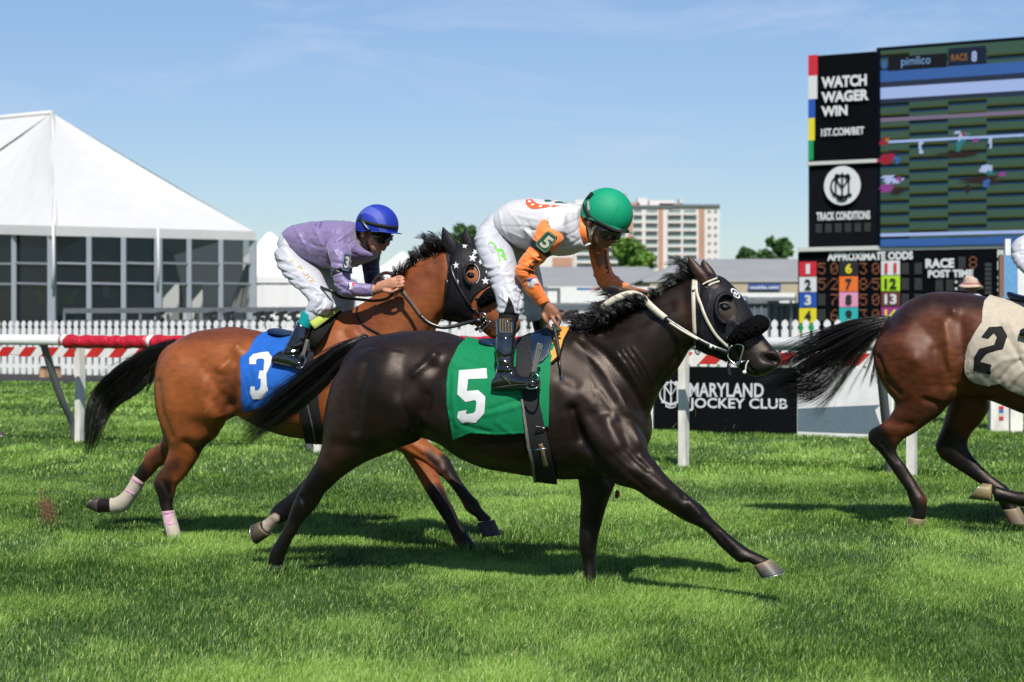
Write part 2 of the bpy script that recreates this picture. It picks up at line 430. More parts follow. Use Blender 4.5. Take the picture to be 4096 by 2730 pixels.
# text: built-in font turned into flat outlines, returned as 2-D triangles
_TX = {}
def text2d(s, bold=0.0):
    if (s, bold) in _TX: return _TX[(s, bold)]
    cu = bpy.data.curves.new('t', 'FONT'); cu.body = s; cu.size = 1; cu.offset = bold; cu.resolution_u = 3
    o = bpy.data.objects.new('t', cu); C.objects.link(o); dg = bpy.context.evaluated_depsgraph_get(); dg.update()
    me = bpy.data.meshes.new_from_object(o.evaluated_get(dg)); v = arrays(me)[:, :2]; f = [tuple(p.vertices) for p in me.polygons]
    bpy.data.objects.remove(o); bpy.data.meshes.remove(me)
    mn, mx_ = v.min(0), v.max(0); v = (v - mn) / (mx_ - mn); _TX[(s, bold)] = (v, f, (mx_ - mn)); return _TX[(s, bold)]
def text_on(b, s, org, ux, uy, bold=0.0, thick=0.0, flat=None):
    """put text s into builder b: org = lower left corner, ux/uy full-width and full-height vectors; thick pushes it along flat"""
    v, f, _ = text2d(s, bold); org, ux, uy = Vector(org), Vector(ux), Vector(uy)
    b.add([org + ux * float(p[0]) + uy * float(p[1]) for p in v], f)
def quadpoly(b, pts): b.add(pts, [tuple(range(len(pts)))])
# ---------------------------------------------------------------- ground
def ground_mat():
    m = bpy.data.materials.new('turf_soil'); m.use_nodes = True; nt = m.node_tree; N = nt.nodes; K = nt.links.new; b = N['Principled BSDF']
    b.inputs['Roughness'].default_value = 0.9; b.inputs['Specular IOR Level'].default_value = 0.2
    t = N.new('ShaderNodeTexCoord'); mp_ = N.new('ShaderNodeMapping'); mp_.inputs['Scale'].default_value = (1, 0.6, 1); K(t.outputs['Object'], mp_.inputs['Vector'])
    n1 = N.new('ShaderNodeTexNoise'); n1.inputs['Scale'].default_value = 2.2; n1.inputs['Detail'].default_value = 8; n1.inputs['Roughness'].default_value = .7
    n2 = N.new('ShaderNodeTexNoise'); n2.inputs['Scale'].default_value = 60; n2.inputs['Detail'].default_value = 6
    K(mp_.outputs[0], n1.inputs['Vector']); K(t.outputs['Object'], n2.inputs['Vector'])
    r = N.new('ShaderNodeValToRGB'); e = r.color_ramp.elements; e[0].position = .3; e[0].color = (.026, .062, .008, 1); e[1].position = .72; e[1].color = (.13, .21, .04, 1)
    ad = N.new('ShaderNodeMath'); ad.operation = 'ADD'; m2 = N.new('ShaderNodeMath'); m2.operation = 'MULTIPLY'; m2.inputs[1].default_value = .6; m3 = N.new('ShaderNodeMath'); m3.operation = 'MULTIPLY'; m3.inputs[1].default_value = .4
    K(n1.outputs['Fac'], m2.inputs[0]); K(n2.outputs['Fac'], m3.inputs[0]); K(m2.outputs[0], ad.inputs[0]); K(m3.outputs[0], ad.inputs[1]); K(ad.outputs[0], r.inputs['Fac'])
    K(r.outputs['Color'], b.inputs['Base Color'])
    bp = N.new('ShaderNodeBump'); bp.inputs['Distance'].default_value = .03; K(n2.outputs['Fac'], bp.inputs['Height']); K(bp.outputs[0], b.inputs['Normal'])
    return m
g = MB(); g.add([(-900, -60, 0), (900, -60, 0), (900, 1500, 0), (-900, 1500, 0)], [(0, 1, 2, 3)])
prep(g.build('ground', ground_mat()), kind='structure')
# direction of the running rail, seen from above
TA = R(27.5); TD = np.array([math.cos(TA), -math.sin(TA), 0.0]); TN = np.array([-math.sin(TA), -math.cos(TA), 0.0])
RAIL0 = np.array([1.595, 15.6, 0.0])       # foot of a known rail post
def tr(s, o, z=0.0, base=RAIL0):            # s metres along the rail, o metres beyond it
    return Vector(base + TD * s - TN * o + np.array([0, 0, z]))
# dirt strip and far side of the track, beyond the turf
dirt = mat('track_dirt', (.09, .075, .06), .95, vary=.25, nscale=4, bump=.01)
asph = mat('apron_asphalt', (.055, .055, .058), .9, vary=.2, nscale=2, bump=.004)

def blades(n, ylo, yhi, seed, hgt, wid, spot=None):
    rg = np.random.default_rng(seed)
    # depth sampled so that the density per square metre is even
    u = rg.random(n * 2); Y = np.sqrt(ylo ** 2 + u * (yhi ** 2 - ylo ** 2)); X = (rg.random(n * 2) * 2 - 1) * (0.315 * Y + 0.5)
    p = np.stack([X, Y, np.zeros_like(X)], 1)
    if spot is not None: a_ = rg.random(n * 2) * 6.283; r_ = .13 * rg.random(n * 2) ** .7; p = np.stack([spot[0] + r_ * np.cos(a_) * 1.2, spot[1] + r_ * np.sin(a_), 0 * a_], 1)
    q_ = p * np.array([1, .62, 1]); d = vnoise(q_ * 1.1, 3) * .72 + vnoise(q_ * 3.1, 4) * .55 + vnoise(q_ * 9, 5) * .25
    kp = rg.random(n * 2) < np.clip(.62 + d * .55, .12, 1); p = p[kp][:n]; d = d[kp][:n]; m_ = len(p)
    # none beyond the turf's edge
    o = -((p - RAIL0) @ -TN) ; keep = ((p - RAIL0) @ (-TN)) < 14.9; p = p[keep]; d = d[keep]; m_ = len(p)
    h = hgt * (0.62 + .55 * rg.random(m_) + .25 * d); w = wid * (.7 + .6 * rg.random(m_))
    az = rg.random(m_) * 6.283; lean = (0.15 + .75 * rg.random(m_) ** 1.3) * h; la = az + rg.normal(size=m_) * .5
    patch = vnoise(p * 0.9, 9) * 1.5; la = np.where(rg.random(m_) < .5, patch * 1.6 + rg.normal(size=m_) * .5, la)
    sx, sy = np.cos(az + 1.57), np.sin(az + 1.57); lx, ly = np.cos(la), np.sin(la); V = np.empty((m_, 5, 3))
    for k, (ww, hh, ll) in enumerate(((-.5, 0, 0), (.5, 0, 0), (.38, .55, .32), (-.38, .55, .32), (0, 1, 1))):
        V[:, k, 0] = p[:, 0] + sx * w * ww + lx * lean * ll; V[:, k, 1] = p[:, 1] + sy * w * ww + ly * lean * ll; V[:, k, 2] = h * hh * (1 - .25 * ll * (lean / h) ** 2)
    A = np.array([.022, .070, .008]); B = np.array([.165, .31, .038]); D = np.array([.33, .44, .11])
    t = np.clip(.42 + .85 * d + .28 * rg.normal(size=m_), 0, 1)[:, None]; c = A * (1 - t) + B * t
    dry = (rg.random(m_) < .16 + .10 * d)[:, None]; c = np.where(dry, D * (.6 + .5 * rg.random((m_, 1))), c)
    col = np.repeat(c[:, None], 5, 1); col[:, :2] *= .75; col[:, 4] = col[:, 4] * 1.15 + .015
    b = np.arange(m_) * 5; q = np.stack([b, b + 1, b + 2, b + 3], 1); t3 = np.stack([b + 3, b + 2, b + 4, b + 4], 1)
    return V.reshape(-1, 3), q, t3[:, :3], col.reshape(-1, 3)
def grass_mat():
    m = bpy.data.materials.new('grass_blades'); m.use_nodes = True; nt = m.node_tree; N = nt.nodes; K = nt.links.new; N.remove(N['Principled BSDF'])
    a = N.new('ShaderNodeAttribute'); a.attribute_name = 'Col'; d = N.new('ShaderNodeBsdfPrincipled'); d.inputs['Roughness'].default_value = .45; d.inputs['Specular IOR Level'].default_value = .35
    tr_ = N.new('ShaderNodeBsdfTranslucent'); mx_ = N.new('ShaderNodeMixShader'); mx_.inputs[0].default_value = .12
    K(a.outputs['Color'], d.inputs['Base Color']); K(a.outputs['Color'], tr_.inputs['Color']); K(d.outputs[0], mx_.inputs[1]); K(tr_.outputs[0], mx_.inputs[2]); K(mx_.outputs[0], N['Material Output'].inputs[0])
    return m
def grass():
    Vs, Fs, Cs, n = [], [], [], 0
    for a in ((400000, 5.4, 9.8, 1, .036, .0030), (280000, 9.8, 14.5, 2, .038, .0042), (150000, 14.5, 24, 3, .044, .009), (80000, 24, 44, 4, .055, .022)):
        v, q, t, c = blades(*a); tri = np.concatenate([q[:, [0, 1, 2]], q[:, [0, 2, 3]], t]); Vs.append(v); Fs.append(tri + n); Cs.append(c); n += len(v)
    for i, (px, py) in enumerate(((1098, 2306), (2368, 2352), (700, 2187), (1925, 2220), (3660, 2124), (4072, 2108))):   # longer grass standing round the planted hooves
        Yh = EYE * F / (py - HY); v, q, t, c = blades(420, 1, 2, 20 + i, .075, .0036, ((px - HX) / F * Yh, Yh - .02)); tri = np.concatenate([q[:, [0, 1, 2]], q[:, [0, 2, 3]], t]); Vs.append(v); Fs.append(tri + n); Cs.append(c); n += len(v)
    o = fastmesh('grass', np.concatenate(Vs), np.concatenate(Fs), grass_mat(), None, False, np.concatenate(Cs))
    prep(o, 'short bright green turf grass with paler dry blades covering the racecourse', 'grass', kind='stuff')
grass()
# ---------------------------------------------------------------- horses
coat = mat('horse_coat', rough=.46, spec=.35, vary=.18, nscale=18, bump=.0010, bscale=230, vcol=True, stretch=(1, 1, 2.2))
coat_dark = mat('dark_horse_coat', rough=.36, spec=.36, vary=.34, nscale=16, bump=.0012, bscale=230, vcol=True, stretch=(1, 1, 2.2))
hair = mat('black_horsehair', (.010, .008, .008), .38, spec=.6, vary=.3, nscale=40)
hoofm = mat('hoof_horn', rough=.5, spec=.4, vary=.3, nscale=60, vcol=True, stretch=(1, 1, 5))
shoe = mat('aluminium_horseshoe', (.75, .76, .78), .3, metal=.8)
blk = mat('black_leather', (.012, .012, .013), .35, spec=.6, vary=.25, nscale=60, bump=.0006)
nylon = mat('black_stretch_nylon', (.009, .009, .013), .6, spec=.22, vary=.3, nscale=45, bump=.0022, bscale=55, stretch=(2.5, 2.5, .5))
fleece = mat('black_sheepskin', (.004, .004, .005), .95, spec=.08, vary=.4, nscale=120, bump=.008, bscale=220)
ivory = mat('ivory_rubber', (.72, .66, .52), .5, vary=.1, nscale=60, bump=.0006)
brownl = mat('brown_rubber_rein', (.10, .055, .04), .5, vary=.2, nscale=70, bump=.0006)
steel = mat('polished_steel', (.7, .7, .7), .2, metal=1, vary=.1)
eyem = mat('dark_eye', (.006, .004, .003), .05, spec=.8, coat=1.0, crough=.02, vary=.1)
wht = mat('white_cotton', (.78, .78, .78), .8, vary=.05, nscale=50, bump=.0008)

def horse(rig, name, label, parts, voxel, base, sc, pt, m, origin_px, sm=4):
    root = empty(name, tuple(rig.P(origin_px, HY) * np.array([1, 1, 0])), label, 'horse', 'racehorses galloping on the turf')
    lofts = [rig.loft(p[0], n=72, sub=8, sq=p[1] if len(p) > 1 else 2.0) for p in parts]
    me = remesh(lofts, voxel, sm); sculpt(me, [(p_, r_, a_ * (1.5 if r_ > 6 else 1.1)) for p_, r_, a_ in sc], rig, noise=.0016, nscale=14); sculpt(me, [], rig, noise=.0045, nscale=5.5)
    b = meshobj('body', me, m, root, cols=paint(me, base, pt)); return root, b
def hoof(rig, root, l, coronet, sole, w, cols, shoe_edge=True):
    """coronet / sole : (ax,ay,bx,by) lines"""
    mid = [coronet[i] * .45 + sole[i] * .55 for i in range(4)]
    v, f = rig.loft([(*coronet, w * .86, l), (*mid, w * 1.0, l), (*sole, w * 1.1, l)], n=24, sub=4)
    v = np.array(v); t = np.clip((np.arange(len(v)) // 24) / 8.0, 0, 1)[:, None]; c = np.array(cols[0]) * (1 - t) ** 2 + np.array(cols[1]) * (1 - (1 - t) ** 2)
    b = mk('hoof', v, f, hoofm, root, cols=c)
    if shoe_edge:
        e = [sole[i] + (sole[i] - mid[i]) * .12 for i in range(4)]
        s = [sole[i] + (sole[i] - mid[i]) * .02 for i in range(4)]
        v, f = rig.loft([(*s, w * 1.13, l), (*e, w * 1.13, l)], n=24, sub=1); mk('horseshoe', v, f, shoe, b)
    return b
def ear(rig, root, pts, l, m, w=.028, cols=None, lean=0.0):
    """pts: base-left, tip, base-right"""
    (ax, ay), (tx, ty), (bx, by) = pts; st = []
    for t, k in ((-.3, .8), (0, .98), (.2, 1.08), (.45, .92), (.7, .6), (.88, .28), (1, .03)):
        cx, cy = (ax + bx) / 2 * (1 - t) + tx * t, (ay + by) / 2 * (1 - t) + ty * t; hx, hy = (ax - bx) / 2 * k, (ay - by) / 2 * k
        st.append((cx + hx, cy + hy, cx - hx, cy - hy, w * max(k, .12) * .7, l + lean * t))
    v, f = rig.loft(st, n=20, sub=4); v = np.array(v)
    # hollow the front of the ear
    return mk('ear', v, f, m, root, cols=np.tile(np.array(cols if cols is not None else (.02, .01, .008)), (len(v), 1)))
def tail(rig, root, guides, n, seed=1, **kw):
    v, f = strands(rig, guides, n, seed=seed, **kw); o = fastmesh('tail', v, f, hair, root); return o
def mane(rig, root, guides, n, seed=1, name='mane', **kw):
    v, f = strands(rig, guides, n, seed=seed, **kw); return fastmesh(name, v, f, hair, root)
DK = (.0050, .0042, .0042)
# ===== horse five
R5 = Rig(8.48, 23)
trunk5 = [(1452, 1350, 1408, 1440, .07), (1500, 1338, 1372, 1520, .15), (1560, 1330, 1420, 1620, .22), (1633, 1324, 1540, 1715, .26), (1733, 1324, 1690, 1752, .275), (1800, 1336, 1775, 1785, .28),
          (1880, 1362, 1865, 1838, .295), (1960, 1376, 1960, 1875, .31), (2060, 1374, 2060, 1897, .315), (2140, 1348, 2160, 1908, .305), (2210, 1325, 2260, 1918, .28), (2277, 1318, 2340, 1915, .25),
          (2350, 1345, 2450, 1905, .22), (2430, 1420, 2530, 1850, .2), (2500, 1500, 2585, 1775, .17), (2560, 1590, 2594, 1700, .1)]
neck5 = [(2200, 1350, 2520, 1800, .13), (2290, 1318, 2592, 1755, .15), (2400, 1283, 2596, 1670, .145), (2500, 1235, 2645, 1562, .13), (2590, 1187, 2710, 1476, .115), (2680, 1143, 2755, 1402, .1), (2760, 1118, 2785, 1380, .088)]
head5 = [(2745, 1122, 2770, 1385, .085), (2810, 1105, 2800, 1398, .105), (2880, 1113, 2850, 1418, .112), (2935, 1160, 2895, 1437, .1), (2985, 1228, 2925, 1452, .082), (3022, 1292, 2952, 1466, .066),
         (3056, 1345, 2985, 1490, .058), (3092, 1388, 3022, 1507, .06), (3120, 1415, 3062, 1500, .056), (3130, 1440, 3100, 1482, .035)]
thN5 = [(1475, 1385, 1740, 1430, .1, .13), (1402, 1425, 1760, 1540, .14, .145), (1338, 1507, 1730, 1640, .15, .145), (1313, 1590, 1700, 1720, .148, .14), (1297, 1667, 1640, 1775, .135, .135), (1292, 1735, 1550, 1815, .12, .13),
        (1284, 1790, 1465, 1850, .1, .13), (1262, 1850, 1395, 1888, .083, .13), (1222, 1915, 1342, 1925, .066, .13), (1190, 1975, 1300, 1975, .053, .13), (1170, 2018, 1276, 2020, .052, .13),
        (1158, 2052, 1246, 2054, .044, .13), (1146, 2090, 1212, 2087, .036, .13), (1128, 2128, 1190, 2124, .034, .13), (1105, 2165, 1166, 2167, .036, .13), (1082, 2198, 1150, 2206, .043, .13), (1073, 2235, 1140, 2234, .04, .13),
        (1070, 2265, 1133, 2262, .036, .13)]
thF5 = [(1420, 1450, 1740, 1560, .13, -.14), (1330, 1600, 1700, 1740, .13, -.14), (1310, 1720, 1600, 1800, .11, -.14), (1290, 1800, 1450, 1860, .085, -.14), (1255, 1870, 1370, 1910, .065, -.14), (1205, 1930, 1300, 1975, .052, -.14),
        (1165, 1972, 1240, 2030, .04, -.14), (1125, 2003, 1185, 2068, .036, -.14), (1092, 2032, 1137, 2093, .043, -.14), (1078, 2060, 1112, 2105, .036, -.14), (1058, 2078, 1090, 2125, .034, -.14), (1040, 2088, 1078, 2140, .038, -.14)]
foN5 = [(2370, 1540, 2300, 1760, .09, .1), (2500, 1640, 2330, 1840, .12, .12), (2572, 1740, 2400, 1900, .115, .13), (2590, 1805, 2460, 1940, .1, .135), (2635, 1865, 2540, 1962, .085, .13), (2692, 1928, 2605, 2003, .068, .13),
        (2757, 1985, 2680, 2048, .055, .11), (2815, 2028, 2737, 2084, .05, .09), (2846, 2068, 2785, 2106, .05, .08), (2876, 2098, 2830, 2135, .038, .07), (2922, 2140, 2868, 2178, .034, .055), (2968, 2176, 2915, 2222, .036, .04),
        (3000, 2198, 2957, 2253, .043, .03), (3040, 2217, 2993, 2251, .037, .03), (3080, 2240, 3015, 2264, .042, .03)]
foF5 = [(2300, 1700, 2500, 1750, .1, -.12), (2305, 1850, 2480, 1880, .1, -.13), (2315, 1920, 2460, 1942, .085, -.13), (2322, 1985, 2438, 1997, .07, -.13), (2320, 2050, 2420, 2055, .056, -.13), (2317, 2110, 2406, 2110, .048, -.13),
        (2314, 2155, 2394, 2160, .052, -.13), (2319, 2205, 2387, 2205, .047, -.13), (2328, 2245, 2385, 2245, .036, -.13), (2330, 2290, 2387, 2290, .035, -.13), (2334, 2325, 2390, 2325, .04, -.13), (2340, 2350, 2396, 2348, .038, -.13)]
sc5 = [([(1735, 1430)], 26, .014), ([(1655, 1500), (1700, 1455), (1740, 1425)], 14, .009), ([(1745, 1470), (1700, 1560), (1690, 1640)], 40, -.012), ([(1640, 1690), (1690, 1740), (1760, 1790)], 22, -.006),
       ([(1695, 1590), (1670, 1690), (1630, 1760)], 28, -.010), ([(1600, 1620), (1620, 1700)], 45, .014), ([(1470, 1460), (1430, 1600), (1420, 1720)], 22, -.008), ([(1560, 1420), (1520, 1560)], 60, .012),
       ([(1350, 1780), (1420, 1800), (1520, 1790)], 30, -.008), ([(1640, 1400), (1800, 1500), (1790, 1640)], 40, -.007),
       # shoulder and neck
       ([(2300, 1380), (2370, 1440), (2440, 1530), (2520, 1640)], 26, .013), ([(2340, 1360), (2420, 1420), (2500, 1520), (2575, 1640)], 20, -.009), ([(2250, 1510), (2340, 1560), (2420, 1650)], 24, -.007),
       ([(2330, 1560), (2420, 1660), (2470, 1780)], 30, .012), ([(2380, 1500), (2450, 1600)], 26, -.005), ([(2260, 1560), (2300, 1650)], 45, .012), ([(2290, 1640), (2320, 1760), (2380, 1850), (2460, 1925)], 24, -.024),
       ([(2400, 1570), (2450, 1640), (2480, 1720)], 13, .004), ([(2350, 1700), (2420, 1780)], 30, .007), ([(2560, 1830), (2640, 1900), (2720, 1975)], 8, .004), ([(2520, 1900), (2600, 1970)], 9, -.004), ([(1900, 1800), (2050, 1840)], 25, .004), ([(2000, 1860), (2060, 1865)], 14, -.003), ([(2340, 1480), (2370, 1530), (2390, 1620)], 5, .003), ([(2440, 1800), (2500, 1860), (2560, 1900)], 6, .003), ([(2470, 1700), (2520, 1780), (2545, 1800)], 22, -.008), ([(2540, 1680), (2560, 1790)], 22, .01),
       ([(2620, 1860), (2700, 1950), (2740, 1990)], 12, -.006), ([(2560, 1880), (2660, 1960)], 20, .008), ([(2500, 1790), (2560, 1850), (2590, 1880)], 12, -.008),
       ([(2745, 1385), (2700, 1440), (2640, 1550)], 16, -.008), ([(2800, 1130), (2790, 1250), (2775, 1370)], 16, -.011), ([(2420, 1330), (2560, 1290), (2680, 1230)], 26, -.008),
       ([(2940, 1290), (2990, 1380)], 14, .006), ([(2905, 1370), (2960, 1430)], 12, -.007), ([(3060, 1430)], 15, -.014), ([(3078, 1432), (3104, 1446)], 11, -.024), ([(3066, 1420), (3096, 1414), (3120, 1436), (3112, 1462)], 5, .005), ([(3070, 1412), (3100, 1412), (3120, 1440)], 7, .007),
       ([(2985, 1452), (3010, 1482), (3040, 1503)], 5, -.008), ([(2830, 1400), (2800, 1330)], 24, .008)] + \
      [([(2465 + i * 11, 1412 - i * 3), (2510 + i * 11, 1470 - i * 2), (2560 + i * 9, 1560 - i * 4)], 4.2, -.0042 if i % 2 else .0042) for i in range(7)] + \
      [([(2760, 2010), (2800, 2060)], 14, .006), ([(2850, 2110), (2930, 2210)], 4, -.005), ([(2885, 2125), (2960, 2200)], 5, .003), ([(1205, 1990), (1230, 2040)], 10, -.006)]
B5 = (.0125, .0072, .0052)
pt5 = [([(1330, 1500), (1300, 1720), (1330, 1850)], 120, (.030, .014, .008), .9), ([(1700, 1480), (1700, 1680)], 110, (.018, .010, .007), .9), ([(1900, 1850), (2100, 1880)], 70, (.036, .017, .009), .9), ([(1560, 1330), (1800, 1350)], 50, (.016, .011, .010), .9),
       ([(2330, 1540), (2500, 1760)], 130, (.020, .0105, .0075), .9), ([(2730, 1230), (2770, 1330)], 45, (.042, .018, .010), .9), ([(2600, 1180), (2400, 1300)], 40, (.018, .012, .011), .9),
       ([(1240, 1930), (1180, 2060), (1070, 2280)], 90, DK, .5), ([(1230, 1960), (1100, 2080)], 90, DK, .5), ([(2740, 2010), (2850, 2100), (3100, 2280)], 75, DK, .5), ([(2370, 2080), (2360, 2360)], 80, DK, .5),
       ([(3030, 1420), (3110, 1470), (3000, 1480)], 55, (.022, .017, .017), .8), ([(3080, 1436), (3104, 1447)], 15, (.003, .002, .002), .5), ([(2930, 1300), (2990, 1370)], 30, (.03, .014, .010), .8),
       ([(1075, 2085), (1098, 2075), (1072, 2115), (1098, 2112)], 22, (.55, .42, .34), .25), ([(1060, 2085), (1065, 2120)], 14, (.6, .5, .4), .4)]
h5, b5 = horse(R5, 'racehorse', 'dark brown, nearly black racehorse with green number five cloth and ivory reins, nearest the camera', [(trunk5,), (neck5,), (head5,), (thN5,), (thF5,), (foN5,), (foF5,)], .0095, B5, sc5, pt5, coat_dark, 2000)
hoof(R5, h5, .13, (1068, 2268, 1132, 2266), (1056, 2308, 1134, 2308), .038, ((.012, .010, .009), (.010, .009, .009)), False)
hoof(R5, h5, -.14, (1037, 2086, 1081, 2143), (1012, 2098, 1030, 2176), .045, ((.16, .12, .07), (.05, .04, .035)))
hoof(R5, h5, .03, (3083, 2236, 3014, 2264), (3137, 2290, 3046, 2311), .05, ((.3, .22, .13), (.07, .075, .08)))
hoof(R5, h5, -.13, (2338, 2338, 2396, 2338), (2344, 2362, 2412, 2360), .044, ((.02, .017, .014), (.02, .018, .016)), False)
ear(R5, h5, ((2780, 1112), (2752, 1022), (2838, 1112)), .045, coat_dark, cols=(.035, .016, .010))
ear(R5, h5, ((2810, 1096), (2813, 1037), (2866, 1108)), -.055, coat_dark, cols=(.03, .017, .013))
tail(R5, h5, [[(1462, 1350), (1420, 1362), (1355, 1384), (1267, 1440), (1168, 1515), (1076, 1582), (1015, 1651), (960, 1730)],
              [(1462, 1356), (1410, 1385), (1345, 1420), (1262, 1490), (1180, 1560), (1095, 1630), (1025, 1700), (970, 1765)],
              [(1458, 1362), (1400, 1405), (1340, 1455), (1275, 1525), (1200, 1592), (1120, 1660), (1050, 1710), (985, 1775)],
              [(1455, 1370), (1400, 1430), (1345, 1490), (1290, 1555), (1225, 1610), (1160, 1660), (1080, 1715), (1010, 1762)]], 1900, seed=3, jit=15, lspread=.035, curl=9, thick=.0024, minlen=.38, tip=.6)
# ===== horse three
R3 = Rig(9.5, 23)
trunk3 = [(705, 1368, 640, 1445, .07), (759, 1339, 640, 1530, .15), (810, 1317, 690, 1600, .22), (874, 1309, 800, 1640, .26), (938, 1307, 945, 1655, .275), (1001, 1317, 1005, 1686, .28), (1059, 1333, 1062, 1712, .295),
          (1130, 1348, 1130, 1738, .31), (1200, 1340, 1200, 1752, .315), (1270, 1312, 1285, 1762, .305), (1335, 1272, 1380, 1768, .28), (1400, 1240, 1480, 1765, .25), (1470, 1260, 1580, 1745, .22), (1560, 1330, 1645, 1700, .19), (1620, 1400, 1680, 1620, .15), (1660, 1460, 1690, 1560, .1)]
neck3 = [(1330, 1275, 1600, 1680, .13), (1400, 1238, 1672, 1600, .15), (1490, 1185, 1690, 1490, .145), (1560, 1140, 1712, 1390, .13), (1630, 1085, 1740, 1322, .115), (1700, 1033, 1763, 1282, .1), (1770, 1004, 1785, 1272, .088)]
head3 = [(1765, 1006, 1772, 1262, .085), (1825, 985, 1800, 1272, .105), (1880, 983, 1835, 1275, .112), (1930, 1028, 1870, 1290, .1), (1968, 1090, 1900, 1305, .082), (2003, 1150, 1925, 1325, .066),
         (2037, 1205, 1950, 1345, .058), (2062, 1250, 1975, 1360, .06), (2080, 1285, 2010, 1363, .056), (2084, 1310, 2045, 1350, .035)]
thN3 = [(712, 1388, 950, 1410, .1, .13), (645, 1440, 985, 1520, .14, .145), (617, 1520, 980, 1600, .15, .145), (621, 1607, 950, 1662, .148, .14), (638, 1680, 895, 1697, .13, .135), (663, 1740, 858, 1752, .11, .13), (678, 1785, 828, 1784, .09, .13),
        (667, 1830, 797, 1830, .075, .13), (645, 1872, 768, 1875, .062, .13), (614, 1915, 738, 1917, .053, .13), (611, 1945, 712, 1945, .05, .13), (626, 1978, 700, 1983, .042, .13), (635, 2015, 694, 2015, .035, .13),
        (650, 2058, 697, 2055, .034, .13), (660, 2104, 710, 2098, .04, .13), (672, 2145, 722, 2145, .038, .13), (674, 2170, 728, 2170, .036, .13)]
thF3 = [(700, 1450, 950, 1560, .13, -.14), (640, 1650, 900, 1700, .12, -.14), (655, 1745, 800, 1790, .09, -.14), (625, 1779, 720, 1830, .07, -.14), (590, 1805, 672, 1855, .056, -.14), (574, 1838, 640, 1872, .05, -.14), (553, 1870, 610, 1902, .04, -.14),
        (533, 1907, 573, 1939, .036, -.14), (518, 1937, 555, 1970, .036, -.14), (493, 1972, 530, 2009, .041, -.14), (463, 1992, 500, 2043, .044, -.14), (446, 1997, 453, 2050, .037, -.14), (425, 1995, 425, 2051, .036, -.14), (400, 1993, 400, 2051, .04, -.14)]
foN3 = [(1560, 1560, 1420, 1700, .1, .12), (1640, 1690, 1500, 1770, .1, .13), (1705, 1758, 1590, 1803, .08, .13), (1767, 1807, 1680, 1842, .06, .13), (1795, 1835, 1735, 1874, .055, .13), (1815, 1872, 1757, 1894, .052, .13), (1836, 1910, 1790, 1930, .042, .13),
        (1860, 1943, 1815, 1960, .036, .13), (1888, 1978, 1840, 2000, .034, .13), (1915, 2003, 1862, 2042, .04, .13), (1928, 2030, 1885, 2062, .042, .13), (1950, 2055, 1905, 2075, .036, .13), (1974, 2081, 1911, 2092, .042, .13)]
foF3 = [(1480, 1650, 1640, 1640, .1, -.12), (1540, 1750, 1690, 1740, .09, -.13), (1600, 1800, 1715, 1800, .075, -.13), (1645, 1868, 1735, 1865, .06, -.13), (1673, 1917, 1757, 1915, .052, -.13), (1697, 1957, 1777, 1957, .052, -.13), (1722, 1998, 1792, 1998, .047, -.13),
        (1746, 2035, 1815, 2036, .037, -.13), (1783, 2093, 1842, 2093, .034, -.13), (1803, 2133, 1870, 2133, .036, -.13), (1820, 2170, 1893, 2166, .042, -.13), (1845, 2192, 1912, 2184, .038, -.13), (1880, 2206, 1925, 2196, .036, -.13)]
sc3 = [([(955, 1395)], 24, .014), ([(890, 1480), (925, 1430), (955, 1395)], 13, .009), ([(885, 1470), (870, 1560)], 22, .008), ([(935, 1450), (905, 1540), (915, 1620)], 26, -.015), ([(820, 1540), (850, 1640), (870, 1720)], 40, .012),
       ([(635, 1530), (655, 1650), (692, 1745)], 14, -.006), ([(700, 1450), (680, 1600), (720, 1740)], 50, .012), ([(860, 1500), (840, 1590), (880, 1650)], 20, -.01), ([(945, 1550), (925, 1640), (880, 1710)], 22, -.008),
       ([(745, 1770), (790, 1800), (830, 1790)], 18, -.008), ([(650, 1930), (680, 1980)], 9, -.006), ([(1010, 1380), (1020, 1600)], 40, -.006),
       ([(1500, 1250), (1600, 1180), (1700, 1110)], 26, -.007), ([(1760, 1270), (1720, 1330), (1690, 1400)], 14, -.007), ([(1800, 1010), (1785, 1140), (1775, 1260)], 14, -.01), ([(1420, 1330), (1500, 1420)], 30, .01),
       ([(1380, 1340), (1480, 1480)], 20, -.008), ([(1700, 1835), (1760, 1900)], 8, .006), ([(1640, 1790), (1740, 1860)], 9, -.006), ([(1770, 1880)], 14, .006), ([(2050, 1310)], 8, -.014)]
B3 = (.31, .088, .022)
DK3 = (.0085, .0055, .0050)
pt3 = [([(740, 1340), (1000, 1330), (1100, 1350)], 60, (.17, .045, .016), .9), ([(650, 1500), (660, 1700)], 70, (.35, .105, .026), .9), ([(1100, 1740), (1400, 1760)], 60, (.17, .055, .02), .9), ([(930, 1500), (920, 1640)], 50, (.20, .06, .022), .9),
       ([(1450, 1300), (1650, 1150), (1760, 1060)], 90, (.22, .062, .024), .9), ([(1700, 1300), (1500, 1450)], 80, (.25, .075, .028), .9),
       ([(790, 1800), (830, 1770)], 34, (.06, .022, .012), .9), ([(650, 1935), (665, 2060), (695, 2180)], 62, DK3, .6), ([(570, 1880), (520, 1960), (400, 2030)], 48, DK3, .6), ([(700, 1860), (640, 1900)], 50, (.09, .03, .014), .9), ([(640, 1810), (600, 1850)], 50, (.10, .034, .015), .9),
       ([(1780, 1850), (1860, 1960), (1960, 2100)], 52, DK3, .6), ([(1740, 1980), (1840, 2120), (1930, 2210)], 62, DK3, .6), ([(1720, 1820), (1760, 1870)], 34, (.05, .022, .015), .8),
       ([(1960, 1300), (2070, 1330)], 45, (.06, .03, .022), .8), ([(2060, 1315)], 9, (.006, .004, .004), .5), ([(1890, 1140)], 26, (.16, .05, .022), .6)]
